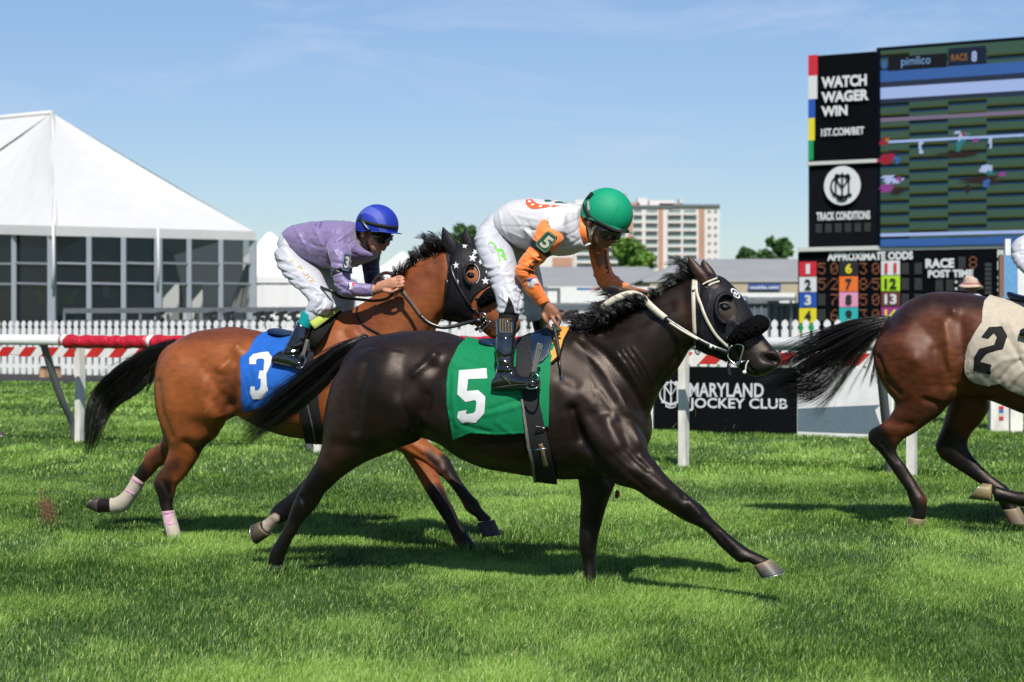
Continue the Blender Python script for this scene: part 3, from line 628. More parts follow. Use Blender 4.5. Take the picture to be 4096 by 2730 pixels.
h3, b3 = horse(R3, 'racehorse', 'bright bay racehorse with blue number three cloth and starred black hood', [(trunk3,), (neck3,), (head3,), (thN3,), (thF3,), (foN3,), (foF3,)], .0105, B3, sc3, pt3, coat, 1200)
hoof(R3, h3, .13, (672, 2160, 730, 2160), (664, 2186, 742, 2186), .045, ((.02, .017, .014), (.02, .018, .016)), False)
hoof(R3, h3, -.14, (402, 1989, 399, 2053), (388, 1989, 352, 2036), .045, ((.07, .055, .045), (.05, .042, .036)))
hoof(R3, h3, .13, (1978, 2080, 1908, 2092), (2004, 2140, 1928, 2146), .052, ((.03, .032, .036), (.03, .032, .036)), False)
hoof(R3, h3, -.13, (1885, 2200, 1930, 2190), (1900, 2218, 1960, 2216), .046, ((.02, .018, .016), (.02, .018, .016)), False)
tail(R3, h3, [[(702, 1372), (632, 1386), (568, 1416), (510, 1448), (440, 1499), (383, 1560), (351, 1625), (341, 1690), (340, 1815)],
              [(695, 1378), (632, 1400), (570, 1440), (515, 1480), (450, 1535), (400, 1600), (372, 1665), (360, 1730), (352, 1820)],
              [(690, 1385), (632, 1425), (572, 1475), (522, 1530), (462, 1580), (418, 1640), (388, 1700), (370, 1760), (356, 1822)],
              [(685, 1395), (635, 1460), (590, 1530), (540, 1580), (480, 1615), (434, 1655), (402, 1712), (382, 1765), (366, 1815)]], 1900, seed=5, jit=5, lspread=.022, curl=9, thick=.0027, minlen=.5, tip=1.0)
tail(R3, h3, [[(690, 1390), (650, 1440), (625, 1500), (612, 1560)], [(680, 1390), (640, 1430), (590, 1500), (560, 1590)]], 160, seed=6, jit=10, thick=.002).name = 'tail_strands'
v_ = tail(R3, h3, [[(700, 1372), (600, 1390), (500, 1440), (420, 1490), (360, 1540)], [(690, 1385), (580, 1440), (480, 1500), (400, 1580), (330, 1690), (318, 1800)], [(690, 1400), (620, 1480), (560, 1560), (480, 1600), (430, 1680), (390, 1800)]], 90, seed=16, jit=16, thick=.0013, curl=16, clump=2); v_.name = 'loose_tail_hair'
v_ = tail(R5, h5, [[(1460, 1350), (1340, 1380), (1200, 1470), (1060, 1570), (960, 1640)], [(1460, 1360), (1330, 1450), (1180, 1570), (1040, 1680), (930, 1780)], [(1450, 1380), (1360, 1480), (1250, 1590), (1130, 1690), (1000, 1790)]], 110, seed=17, jit=20, thick=.0013, curl=18, clump=2); v_.name = 'loose_tail_hair'
# ===== horse two (hindquarters in view, the rest runs on out of the picture)
R2 = Rig(12.0, 23)
trunk2 = [(3552, 1277, 3522, 1340, .07), (3595, 1236, 3540, 1450, .15), (3640, 1204, 3600, 1520, .22), (3701, 1178, 3690, 1570, .25), (3765, 1168, 3790, 1590, .27), (3850, 1172, 3875, 1592, .285), (3925, 1184, 3940, 1600, .3),
          (4000, 1200, 4010, 1622, .31), (4096, 1214, 4096, 1655, .315), (4200, 1215, 4200, 1675, .305), (4290, 1190, 4300, 1680, .28), (4370, 1160, 4400, 1675, .25), (4440, 1165, 4500, 1640, .22), (4520, 1210, 4570, 1590, .19), (4590, 1270, 4620, 1500, .12)]
neck2 = [(4290, 1210, 4530, 1600, .13), (4380, 1160, 4610, 1520, .15), (4470, 1120, 4640, 1420, .14), (4560, 1070, 4680, 1330, .125), (4640, 1020, 4715, 1240, .105), (4700, 995, 4735, 1220, .09)]
head2 = [(4690, 996, 4725, 1215, .085), (4750, 980, 4745, 1225, .105), (4810, 985, 4785, 1245, .11), (4860, 1030, 4830, 1265, .095), (4905, 1095, 4865, 1285, .078), (4940, 1155, 4895, 1305, .062), (4970, 1200, 4925, 1325, .056), (5000, 1240, 4960, 1335, .055), (5015, 1275, 4990, 1320, .035)]
thN2 = [(3565, 1300, 3820, 1290, .1, .13), (3505, 1370, 3860, 1385, .14, .145), (3494, 1440, 3862, 1462, .15, .145), (3511, 1500, 3846, 1528, .145, .14), (3545, 1562, 3822, 1590, .125, .135), (3580, 1612, 3793, 1620, .105, .13), (3560, 1660, 3757, 1660, .088, .13),
        (3523, 1695, 3717, 1688, .074, .13), (3480, 1720, 3660, 1730, .062, .13), (3470, 1748, 3615, 1757, .053, .13), (3480, 1776, 3588, 1790, .05, .13), (3512, 1806, 3592, 1822, .04, .13), (3545, 1853, 3624, 1862, .035, .13), (3583, 1907, 3655, 1907, .034, .13),
        (3622, 1960, 3684, 1958, .038, .13), (3638, 2003, 3706, 1995, .045, .13), (3650, 2040, 3705, 2045, .04, .13), (3636, 2072, 3701, 2080, .04, .13)]
thF2 = [(3620, 1400, 3900, 1480, .13, -.14), (3780, 1570, 3960, 1600, .12, -.14), (3778, 1680, 3937, 1675, .09, -.14), (3757, 1738, 3885, 1732, .068, -.14), (3741, 1785, 3868, 1775, .054, -.14), (3755, 1822, 3882, 1815, .05, -.14), (3795, 1855, 3912, 1850, .04, -.14), (3850, 1890, 3955, 1890, .036, -.14),
        (3900, 1925, 3990, 1918, .036, -.14), (3950, 1960, 4035, 1952, .042, -.14), (3985, 1995, 4050, 1985, .042, -.14), (4005, 2030, 4062, 2018, .038, -.14), (4012, 2046, 4075, 2036, .04, -.14)]
foN2 = [(4420, 1480, 4250, 1620, .1, .12), (4440, 1640, 4290, 1720, .1, .13), (4440, 1740, 4340, 1780, .075, .13), (4440, 1830, 4365, 1850, .056, .13), (4430, 1900, 4350, 1900, .05, .13), (4400, 1950, 4330, 1925, .046, .13), (4300, 1990, 4280, 1935, .036, .13), (4180, 2015, 4175, 1960, .036, .13),
        (4100, 2030, 4090, 1968, .043, .13), (4035, 2018, 4040, 1960, .04, .13), (3975, 2008, 3975, 1942, .042, .13)]
foF2 = [(4480, 1500, 4330, 1640, .1, -.12), (4560, 1600, 4440, 1700, .09, -.13), (4640, 1680, 4560, 1760, .07, -.13), (4720, 1760, 4650, 1820, .055, -.13), (4770, 1810, 4710, 1860, .05, -.13), (4850, 1880, 4800, 1925, .036, -.13), (4920, 1945, 4870, 1990, .042, -.13), (4970, 1985, 4920, 2020, .036, -.13)]
sc2 = [([(3815, 1250)], 20, .016), ([(3780, 1300), (3800, 1420), (3810, 1520)], 22, .014), ([(3840, 1290), (3850, 1420)], 28, -.014), ([(3600, 1360), (3700, 1480)], 60, .012), ([(3512, 1430), (3545, 1515), (3600, 1575)], 11, -.008), ([(3740, 1400), (3740, 1540)], 22, -.009),
       ([(3660, 1440)], 24, .008), ([(3800, 1560), (3770, 1600)], 16, .01), ([(3700, 1600), (3760, 1620)], 14, -.009), ([(3520, 1770), (3590, 1850)], 6, -.006), ([(3560, 1690), (3640, 1700)], 18, -.008), ([(3700, 1200), (3640, 1260)], 40, .008)]
B2 = (.105, .030, .012)
pt2 = [([(3560, 1300), (3700, 1200), (3960, 1210)], 70, (.026, .011, .009), .9), ([(3780, 1330), (3820, 1560)], 60, (.17, .055, .018), .95), ([(3540, 1450), (3600, 1580)], 50, (.14, .04, .014), .9), ([(3900, 1300), (3900, 1450)], 60, (.11, .032, .013), .9),
       ([(3600, 1640), (3740, 1650)], 50, (.07, .022, .011), .9), ([(3500, 1740), (3600, 1880), (3680, 2090)], 66, DK, .6), ([(3760, 1750), (3860, 1830), (4060, 2060)], 85, DK, .6), ([(3900, 1980), (4300, 1980)], 60, DK, .5), ([(4750, 1850), (5000, 2030)], 80, DK, .5)]
h2, b2 = horse(R2, 'racehorse', 'brown racehorse with cream number two cloth, only its hindquarters and streaming black tail in view', [(trunk2,), (neck2,), (head2,), (thN2,), (thF2,), (foN2,), (foF2,)], .0115, B2, sc2, pt2, coat_dark, 3900)
hoof(R2, h2, .13, (3634, 2068, 3702, 2080), (3624, 2120, 3694, 2126), .046, ((.30, .22, .13), (.14, .11, .07)))
hoof(R2, h2, -.14, (4010, 2040, 4078, 2030), (4035, 2095, 4120, 2100), .05, ((.30, .22, .13), (.16, .13, .08)), False)
hoof(R2, h2, .13, (3966, 1938, 3966, 2006), (3932, 1934, 3876, 1996), .048, ((.34, .27, .12), (.22, .17, .08)))
hoof(R2, h2, -.13, (4965, 1978, 4915, 2018), (5010, 2010, 4950, 2060), .048, ((.2, .15, .1), (.1, .08, .06)), False)
ear(R2, h2, ((4715, 985), (4690, 900), (4765, 985)), .045, coat_dark); ear(R2, h2, ((4745, 970), (4755, 905), (4795, 985)), -.055, coat_dark)
tail(R2, h2, [[(3552, 1278), (3500, 1276), (3446, 1284), (3380, 1298), (3319, 1320), (3250, 1345), (3199, 1372), (3130, 1410), (3050, 1440)],
              [(3548, 1284), (3480, 1300), (3410, 1330), (3330, 1370), (3260, 1410), (3190, 1450), (3120, 1490), (3060, 1515)],
              [(3542, 1292), (3470, 1325), (3400, 1375), (3330, 1430), (3260, 1480), (3190, 1520), (3120, 1540), (3040, 1545)],
              [(3536, 1300), (3470, 1350), (3410, 1410), (3350, 1480), (3300, 1540), (3250, 1570), (3190, 1580), (3130, 1575)],
              [(3530, 1310), (3480, 1380), (3430, 1450), (3380, 1520), (3340, 1580), (3310, 1620), (3290, 1655), (3265, 1685)]], 2300, seed=8, jit=17, lspread=.035, curl=10, thick=.0026, minlen=.4, tip=.45)
tail(R2, h2, [[(3530, 1310), (3500, 1390), (3470, 1460), (3440, 1530), (3400, 1620)], [(3525, 1320), (3510, 1400), (3505, 1470), (3500, 1550)]], 150, seed=9, jit=15, thick=.0016, curl=12).name = 'tail_strands'
# manes
mane(R5, h5, [[(2285, 1316), (2330, 1325), (2320, 1300), (2280, 1290)], [(2340, 1300), (2350, 1310), (2320, 1290), (2262, 1300)], [(2400, 1284), (2400, 1270), (2360, 1255), (2310, 1262)], [(2460, 1255), (2445, 1240), (2415, 1232), (2360, 1245)],
              [(2500, 1236), (2480, 1195), (2450, 1170), (2385, 1185)], [(2530, 1222), (2510, 1190), (2480, 1165), (2420, 1150)], [(2580, 1196), (2555, 1200), (2530, 1205), (2480, 1210)]], 1500, seed=11, jit=20, curl=6, thick=.0016, lspread=.03, rootj=10, minlen=.35)
mane(R5, h5, [[(2300, 1316, .02), (2360, 1312, .1), (2380, 1296, .12), (2360, 1278, .1)], [(2400, 1290, .02), (2430, 1288, .1), (2430, 1262, .12), (2390, 1240, .1)], [(2500, 1240, .02), (2510, 1240, .09), (2490, 1215, .12), (2450, 1200, .12)], [(2570, 1200, .02), (2590, 1205, .08), (2580, 1190, .1), (2540, 1170, .1)]], 900, seed=12, jit=12, curl=5, thick=.002, lspread=.015, rootj=10).name = 'mane_underlayer'
mane(R5, h5, [[(2600, 1182, .02), (2610, 1190, .05), (2595, 1185, .07), (2580, 1200, .08)], [(2640, 1163, .02), (2640, 1160, .05), (2620, 1160, .07), (2600, 1175, .08)], [(2690, 1140, .02), (2680, 1130, .05), (2650, 1140, .06), (2620, 1160, .08)], [(2730, 1125, .01), (2710, 1105, .03), (2680, 1110, .05), (2640, 1135, .05)],
              [(2755, 1118), (2735, 1085), (2710, 1075), (2670, 1100)], [(2775, 1112), (2755, 1070), (2730, 1050), (2690, 1045)], [(2780, 1108), (2765, 1080), (2750, 1055), (2720, 1045)]], 700, seed=13, jit=13, curl=10, thick=.0018, lspread=.015, rootj=8, tip=.6)
mane(R3, h3, [[(1480, 1190), (1490, 1170), (1480, 1150), (1500, 1130)], [(1560, 1140, .03), (1560, 1125, .05), (1550, 1115, .06), (1545, 1110, .06)], [(1610, 1100, .02), (1615, 1080, .04), (1625, 1060, .04), (1640, 1030, .03)], [(1670, 1050, .01), (1665, 1030, .02), (1660, 1010, .02), (1650, 1020, .02)]], 400, seed=14, jit=12, curl=8, thick=.0019)
mane(R3, h3, [[(1640, 1075), (1650, 1050), (1655, 1035), (1642, 1040)], [(1700, 1030), (1690, 1000), (1680, 980), (1665, 990)], [(1740, 1012), (1715, 980), (1700, 955), (1670, 945)], [(1765, 1003), (1750, 970), (1730, 950), (1690, 950)], [(1780, 998), (1775, 975), (1765, 965), (1745, 955)]], 600, seed=15, jit=13, curl=12, thick=.0018, rootj=9, tip=.6)
# ---------------------------------------------------------------- decals
def decal(bv, poly, off=.003, step=9, rig=None, l=0.0):
    """flat mark of image outline poly laid on a surface"""
    pts = [Vector((float(a), float(b))) for a, b in poly]; n = len(pts)
    xs = [p.x for p in pts]; ys = [p.y for p in pts]; x = min(xs) + step / 2
    inner = []
    while x < max(xs):
        y = min(ys) + step / 2
        while y < max(ys):
            if inpoly((x, y), poly): inner.append(Vector((x, y)))
            y += step
        x += step
    vv, ee, ff, *_ = delaunay_2d_cdt(pts + inner, [(i, (i + 1) % n) for i in range(n)], [], 1, 1e-4)
    V = [hit(bv, q.x, q.y, l, rig, off) for q in vv]
    if rig is None: good = [v is not None for v in V]; ff = [f for f in ff if all(good[i] for i in f)]; V = [v if v is not None else np.zeros(3) + 5 for v in V]
    used = sorted({i for f in ff for i in f}); mp_ = {u: i for i, u in enumerate(used)}
    return [V[u] for u in used], [tuple(mp_[i] for i in f) for f in ff]
def decal_text(b, bv, s, org, ux, uy, bold=.02, off=.004, rig=None, l=0.0):
    v, f, _ = text2d(s, bold); V = []
    for p in v:
        x = org[0] + ux[0] * p[0] + uy[0] * p[1]; y = org[1] + ux[1] * p[0] + uy[1] * p[1]; V.append(hit(bv, x, y, l, rig, off))
    f = [q for q in f if all(V[i] is not None for i in q)]; V = [v_ if v_ is not None else (0, 5, 1) for v_ in V]
    b.add(V, f)
def star(cx, cy, r, rot=0, sx=1.0):
    return [(cx + sx * (r if i % 2 == 0 else r * .42) * math.sin(R(rot + i * 36)), cy - (r if i % 2 == 0 else r * .42) * math.cos(R(rot + i * 36))) for i in range(10)]
def oval(cx, cy, a, b, ang=0, n=28):
    ca, sa = math.cos(R(ang)), math.sin(R(ang))
    return [(cx + a * math.cos(2 * math.pi * i / n) * ca - b * math.sin(2 * math.pi * i / n) * sa, cy + a * math.cos(2 * math.pi * i / n) * sa + b * math.sin(2 * math.pi * i / n) * ca) for i in range(n)]
def part(name, vf, m, parent, smooth=True, label=None, cols=None): return mk(name, vf[0], vf[1], m, parent, smooth, cols, label)
def folds(strokes, noise=.002, sc=22):
    def fn(v, p):
        d = noise * vnoise(v * sc) + noise * .5 * vnoise(v * sc * 2.3, 4)
        for pl, r, a in strokes: d = d + a * np.exp(-(seg_dist(p, pl) / r) ** 2)
        return d
    return fn
green = mat('green_cotton_cloth', (.0, .235, .085), .75, spec=.25, vary=.06, nscale=60, bump=.0008, bscale=500)
blue = mat('blue_cotton_cloth', (.014, .135, .56), .75, spec=.25, vary=.07, nscale=60, bump=.0008, bscale=500)
cream = mat('cream_cotton_cloth', (.58, .51, .40), .8, spec=.2, vary=.07, nscale=50, bump=.0008, bscale=400)
black_cloth = mat('black_printed_cloth', (.012, .012, .013), .8, spec=.2)
navy = mat('navy_saddle_leather', (.006, .022, .06), .38, spec=.5, vary=.2, nscale=50, bump=.0005)
yellowf = mat('yellow_foam_pad', (.85, .36, .045), .7, vary=.06, nscale=40, bump=.001)
elastic = mat('black_elastic', (.02, .02, .022), .75, spec=.25, vary=.12, nscale=90, bump=.0008, bscale=600)
greyweb = mat('grey_webbing', (.20, .20, .17), .7, vary=.15, nscale=120, bump=.0008)
tan = mat('tan_leather', (.36, .24, .12), .5, vary=.2, nscale=80)
lime = mat('lime_felt', (.50, .58, .10), .9, vary=.08, nscale=120, bump=.0015)
blkfelt = mat('black_felt', (.018, .017, .016), .95, spec=.1, vary=.2, nscale=150, bump=.0015)
bandw = mat('off_white_bandage', (.62, .54, .44), .9, spec=.15, vary=.2, nscale=90, bump=.0015, bscale=160, stretch=(1, 1, 3))
pink = mat('pink_tape', (.75, .36, .55), .7, vary=.1)
grp_cloth = 'numbered saddle cloths'
def num_cloth(body, bodybm, poly, m, label, off, fn, nums, nm, rig, cat='saddle cloth'):
    vf = shell(body, poly, off, .003, fn=fn); o = part('saddle_cloth', vf, m, None); prep(o, label, cat, grp_cloth)
    if nums:
        bv = bvh_of(o)
        for p in nums: d = decal(bv, p, .0035, 7, None); part('number', d, nm, o)
    return o
# ===== horse five tack
c5 = [(1864, 1290), (1862, 1362), (1833, 1393), (1810, 1443), (1797, 1480), (1790, 1540), (1792, 1610), (1803, 1667), (1811, 1710), (1818, 1758), (1850, 1743), (1883, 1730), (1930, 1733), (1983, 1737), (2050, 1735), (2103, 1732), (2142, 1698), (2195, 1707), (2198, 1600), (2203, 1463), (2215, 1400), (2235, 1335), (2243, 1280)]
n5 = [(1836, 1482), (1946, 1473), (1949, 1514), (1872, 1517), (1867, 1565), (1912, 1561), (1941, 1587), (1940, 1620), (1937, 1653), (1905, 1692), (1848, 1694), (1829, 1671), (1833, 1647), (1868, 1641), (1863, 1652), (1868, 1657), (1892, 1654), (1902, 1645), (1906, 1608), (1899, 1602), (1862, 1609), (1829, 1578), (1832, 1530)]
f5 = folds([([(1850, 1440), (1890, 1455), (1960, 1480)], 7, -.006), ([(1820, 1460), (1880, 1475)], 8, .004), ([(1960, 1640), (2020, 1615), (2095, 1600)], 7, -.006), ([(1940, 1660), (2020, 1640), (2095, 1620)], 8, .005), ([(1850, 1700), (1900, 1715), (1960, 1730)], 9, -.006),
            ([(1818, 1500), (1812, 1600), (1830, 1700)], 10, .006), ([(1990, 1690), (2040, 1730)], 9, .004), ([(1800, 1560), (1802, 1650)], 5, -.004), ([(1835, 1440), (1908, 1444)], 2.5, -.002), ([(1908, 1444), (1930, 1395)], 2.5, -.002), ([(2172, 1400), (2168, 1700)], 2.5, -.002), ([(1797, 1560), (1805, 1670)], 9, .004)], .0016)
cl5 = num_cloth(b5, None, c5, green, 'green saddle cloth with a white number five under the rider in orange and white', .011, f5, [n5], wht, R5)
part('hem', shell(cl5, [(1788, 1700), (1812, 1760), (1850, 1746), (1883, 1733), (1983, 1740), (2104, 1735), (2104, 1727), (1983, 1731), (1883, 1725), (1848, 1737), (1822, 1750), (1808, 1690)], .001, .0012, side=1, rig=R5), green, cl5)
part('pad', shell(b5, [(2200, 1300), (2292, 1290), (2279, 1316), (2254, 1365), (2236, 1425), (2212, 1447), (2204, 1455), (2196, 1400)], .006, .008), yellowf, None)
o = bpy.data.objects['pad']; o.name = 'saddle_pad'; prep(o, 'yellow foam pad edged black showing in front of the green number five cloth', 'saddle pad')
part('piping', shell(b5, [(2279, 1300), (2286, 1310), (2262, 1366), (2243, 1428), (2216, 1455), (2206, 1460), (2210, 1446), (2236, 1425), (2254, 1365), (2279, 1312)], .007, .006), blkfelt, o)
def saddle(rig, label, seat, flap, body, cloth_bv, leather, iron, girth, extra):
    v, f = rig.loft(seat, n=28, sub=4, sq=2.3); o = mk('saddle', v, f, navy, None); prep(o, label, 'saddle', 'racing saddles')
    if flap: part('flap', shell(body, flap, .019, .004), navy, o)
    if girth: part('girth', shell(body, girth, .0215, .004), elastic, o)
    for pts, w, l in leather: part('stirrup_leather', strap(rig, pts, w, None, l, conform=False), greyweb, o)
    if iron:
        b = MB(); b.tube(catmull([rig.P(*q) for q in iron], 5), .0045, 8); b.build('stirrup', steel, o, True)
    return o
s5 = saddle(R5, 'dark blue racing saddle with black girth on the green number five cloth', [(1931, 1358, 1938, 1374, .05), (1945, 1352, 1950, 1384, .1), (1985, 1362, 1985, 1392, .125), (2030, 1370, 2030, 1395, .12), (2080, 1366, 2085, 1395, .115), (2125, 1344, 2135, 1380, .115), (2165, 1320, 2178, 1362, .11), (2200, 1306, 2212, 1350, .1), (2222, 1310, 2230, 1338, .06)],
            [(2070, 1370), (2200, 1320), (2222, 1345), (2196, 1430), (2172, 1455), (2140, 1470), (2120, 1462), (2068, 1400)], b5, None, [([(2153, 1372), (2146, 1400), (2138, 1445), (2127, 1494)], 6, .335), ([(2161, 1374), (2154, 1402), (2145, 1445), (2135, 1494)], 6, .335), ([(2168, 1380), (2163, 1400), (2152, 1445), (2142, 1490)], 5, .33), ([(2157, 1385), (2165, 1405)], 8, .33)],
            [(2106, 1548, .39), (2118, 1556, .4), (2145, 1553, .4), (2159, 1538, .37), (2156, 1512, .34), (2140, 1492, .33), (2122, 1498, .3), (2116, 1530, .28)],
            [(2078, 1350), (2130, 1350), (2130, 1400), (2133, 1500), (2153, 1583), (2175, 1680), (2197, 1772), (2212, 1840), (2236, 1945), (2152, 1945), (2140, 1840), (2117, 1772), (2093, 1583), (2068, 1500)], None)
part('girth_buckle', strap(R5, [(2161, 1778), (2168, 1800), (2176, 1840), (2190, 1885), (2200, 1912)], 17, bvh_of(b5), off=.04), tan, s5)
b = MB(); b.tube([R5.P(2140, 1800, .33), R5.P(2186, 1796, .33)], .005, 8); b.build('buckle_bar', steel, s5, True)
part('girth_edge', shell(b5, [(2087, 1600), (2095, 1600), (2124, 1775), (2142, 1850), (2152, 1935), (2143, 1935), (2132, 1850), (2112, 1775)], .022, .008, side=1, rig=R5), greyweb, s5)
part('girth_point', shell(b5, [(2144, 1700), (2186, 1706), (2180, 1722), (2140, 1730)], .024, .006, side=1, rig=R5, largest=1), blk, s5)
# hood, bridle
hd = [(2791, 1060), (2791, 1125), (2784, 1213), (2784, 1347), (2786, 1425), (2833, 1440), (2908, 1465), (2912, 1430), (2901, 1368), (2932, 1322), (3010, 1270), (3025, 1240), (3010, 1180), (2950, 1110), (2900, 1070), (2865, 1060)]
hole1 = [(2808, 1138), (2833, 1153), (2857, 1160), (2880, 1150), (2884, 1130), (2868, 1112), (2853, 1100), (2835, 1080), (2800, 1070), (2788, 1100)]
hole2 = oval(2908, 1236, 38, 52, -8)
hood5 = part('hood', shell(b5, hd, .006, .002, [hole1, hole2], fn=folds([([(2800 + i * 13, 1170), (2796 + i * 10, 1260), (2800 + i * 9, 1390)], 4, .0016 if i % 2 else -.0012) for i in range(6)], .0008, 40)), nylon, h5)
hb = bvh_of(hood5); bb5 = bvh_of(b5)
em = part('emblem', decal(hb, oval(2942, 1174, 12, 25, -42), .002, 5), wht, hood5)
ei = part('emblem_field', decal(hb, oval(2942, 1174, 8, 18, -42), .004, 4), blk, em); b = MB(); decal_text(b, hb, 'M', (2933, 1176), (13, 9), (6, -11), .03, .0055); b.build('monogram', wht, ei)
v, f = R5.ell(2897, 1229, .084, 20, 14, 8, .02); mk('eye', v, f, eyem, b5)
b = MB(); b.tube([hit(bb5, x, y, .1, R5, .006) for x, y in oval(2897, 1229, 23, 16, 8)[13:]] + [hit(bb5, 2920, 1232, .1, R5, .004)], .005, 6); b.build('eyelid', mat('eyelid_skin', (.012, .009, .008), .5), b5, True)
cup = MB()
for k in range(5):
    r = 1.0 + k * .05
    pts = [hit(bb5, 2908 + (q[0] - 2908) * r, 1236 + (q[1] - 1236) * r, .1, R5, .012 + .022 * math.sin(k / 4 * 3.14)) for q in oval(2908, 1236, 40, 54, -8)]
    pts = pts[8:25]; cup.tube(pts, .008, 8)
cup.build('eye_cup', nylon, hood5, True)
for pts, w, m_, nm in (([(2776, 1118), (2773, 1167), (2775, 1260), (2778, 1345)], 15, ivory, 'cheek_strap'), ([(2784, 1118), (2785, 1167), (2800, 1213), (2823, 1273), (2857, 1333), (2887, 1367), (2920, 1394)], 12, ivory, 'cheek_strap'),
                       ([(2778, 1345), (2779, 1375), (2781, 1405), (2791, 1418), (2802, 1404)], 8, greyweb, 'throat_lash'), ([(2809, 1138), (2838, 1124), (2870, 1112)], 6, ivory, 'brow_band'), ([(2823, 1151), (2848, 1135), (2878, 1125)], 6, ivory, 'brow_band'), ([(2816, 1144), (2845, 1130), (2874, 1118)], 7, blk, 'brow_band'),
                       ([(2768, 1166), (2790, 1158)], 9, blk, 'keeper'), ([(2905, 1350), (2912, 1372), (2925, 1392)], 9, blk, 'nose_strap'), ([(2918, 1440), (2914, 1475), (2918, 1505)], 13, blk, 'chin_strap')):
    part(nm, strap(R5, pts, w, [hb, bb5], .1, .008, .004), m_, h5)
b = MB()
b.tube(catmull([R5.P(x, y, .085) for x, y in ((2928, 1384), (2950, 1378), (2973, 1387), (2966, 1425), (2953, 1460), (2932, 1452), (2912, 1428), (2915, 1400), (2928, 1384))], 4), .0045, 8)
b.tube([R5.P(2945, 1452, .08), R5.P(2985, 1445, .05), R5.P(2992, 1440, -.03)], .005, 8); b.build('bit', steel, h5, True)
b = MB(); b.tube(catmull([R5.P(x, y, .07) for x, y in ((2994, 1443), (2985, 1460), (2982, 1480), (2976, 1488))], 4), .0035, 6); b.ell(R5.P(2978, 1490, .07), ((.01, 0, 0), (0, .01, 0), (0, 0, .01)), 8); b.build('tongue_tie', wht, h5, True)
def fleece_roll(rig, root, pts, rad, seed, px):
    ps = catmull([rig.P(*p) for p in pts], 6); b = MB(); n = len(ps); b.tube(ps, [rad * (.72 + .28 * math.sin(math.pi * min(1, (i + 3) / (n + 5)))) for i in range(n)], 20)
    me = remesh([(b.v, b.f)], .004, 2); sculpt(me, [], None, noise=.005, nscale=95); sculpt(me, [], None, noise=.004, nscale=190)
    return meshobj('noseband', me, fleece, root)
fleece_roll(R5, h5, [(2938, 1362, .062), (2962, 1338, .082), (2992, 1318, .085), (3024, 1303, .06), (3040, 1297, .0), (3024, 1303, -.055), (2990, 1318, -.08)], .043, 1, 0)
# reins of five
rein5 = part('reins', strap(R5, [(2407, 1236, .13), (2430, 1215, .14), (2467, 1193, .14), (2517, 1176, .12), (2553, 1181, .09), (2574, 1194, .06)], 26, None, 0, conform=False), ivory, None)
prep(rein5, 'ivory and black reins running to the bit of the dark horse', 'reins', 'reins of the horses')
part('grip', strap(R5, [(2570, 1188, .05), (2590, 1212, .11), (2625, 1245, .125), (2662, 1275, .13)], 26, None, conform=False), ivory, rein5)
part('strip', strap(R5, [(2657, 1274, .132), (2720, 1315, .13), (2800, 1364, .125), (2860, 1393, .12), (2912, 1412, .1)], 20, None, conform=False), blk, rein5)
part('inlay', strap(R5, [(2677, 1291, .138), (2735, 1328, .137), (2792, 1359, .133)], 9, None, conform=False), ivory, rein5)
part('buckle', strap(R5, [(2838, 1385, .13), (2848, 1389, .13)], 17, None, conform=False), wht, rein5)
part('buckle', strap(R5, [(2856, 1391, .13), (2864, 1395, .128)], 17, None, conform=False), steel, rein5)
part('far_rein', strap(R5, [(2590, 1180, -.1), (2660, 1230, -.16), (2760, 1320, -.14), (2900, 1410, -.1)], 16, None, conform=False), blk, rein5)
# ===== horse three tack
c3 = [(1087, 1290), (1087, 1331), (1057, 1336), (1030, 1353), (1010, 1380), (997, 1407), (985, 1422), (967, 1430), (964, 1447), (967, 1483), (970, 1533), (972, 1600), (980, 1646), (1033, 1632), (1120, 1625), (1200, 1622), (1277, 1618), (1275, 1560), (1250, 1450), (1247, 1407), (1240, 1360), (1245, 1290)]
n3 = [(997, 1458), (997, 1433), (1013, 1417), (1045, 1410), (1072, 1407), (1087, 1428), (1082, 1460), (1065, 1497), (1067, 1543), (1073, 1563), (1047, 1597), (1012, 1598), (999, 1577), (1002, 1547), (1018, 1546), (1020, 1563), (1033, 1562), (1042, 1550), (1043, 1516), (1033, 1515), (1038, 1483), (1054, 1483), (1057, 1440), (1050, 1435), (1030, 1436), (1023, 1445), (1025, 1457)]
f3 = folds([([(1000, 1425), (1030, 1520), (1000, 1620)], 12, .006), ([(1060, 1400), (1130, 1470)], 8, -.004), ([(975, 1500), (1000, 1600)], 6, -.004), ([(1080, 1560), (1180, 1600)], 8, -.004), ([(1005, 1404), (1060, 1402)], 2.5, -.002), ([(1062, 1400), (1085, 1365)], 2.5, -.002)], .002)
cl3 = num_cloth(b3, None, c3, blue, 'blue saddle cloth with a white number three on the bay horse', .011, f3, [n3], wht, R3)
o = part('saddle_pad', shell(b3, [(1243, 1360), (1245, 1320), (1248, 1287), (1300, 1240), (1370, 1215), (1362, 1240), (1343, 1263), (1317, 1290), (1293, 1333), (1273, 1373), (1253, 1407), (1247, 1387)], .014, .01), blkfelt, None)
prep(o, 'black felt pad with a lime green band in front of the bay horse\'s saddle', 'saddle pad')
part('felt', strap(R3, [(1250, 1392, .3, 16), (1258, 1360, .3, 44), (1278, 1325, .28, 52), (1302, 1296, .22, 44), (1332, 1270, .14, 28), (1362, 1246, .05, 12)], 30, None, 0, 0, .012, conform=False), blkfelt, o); part('band', strap(R3, [(1247, 1303, .3, 36), (1285, 1277, .26, 32), (1328, 1249, .16, 24), (1362, 1233, .05, 10)], 30, None, 0, 0, .014, conform=False), lime, o)
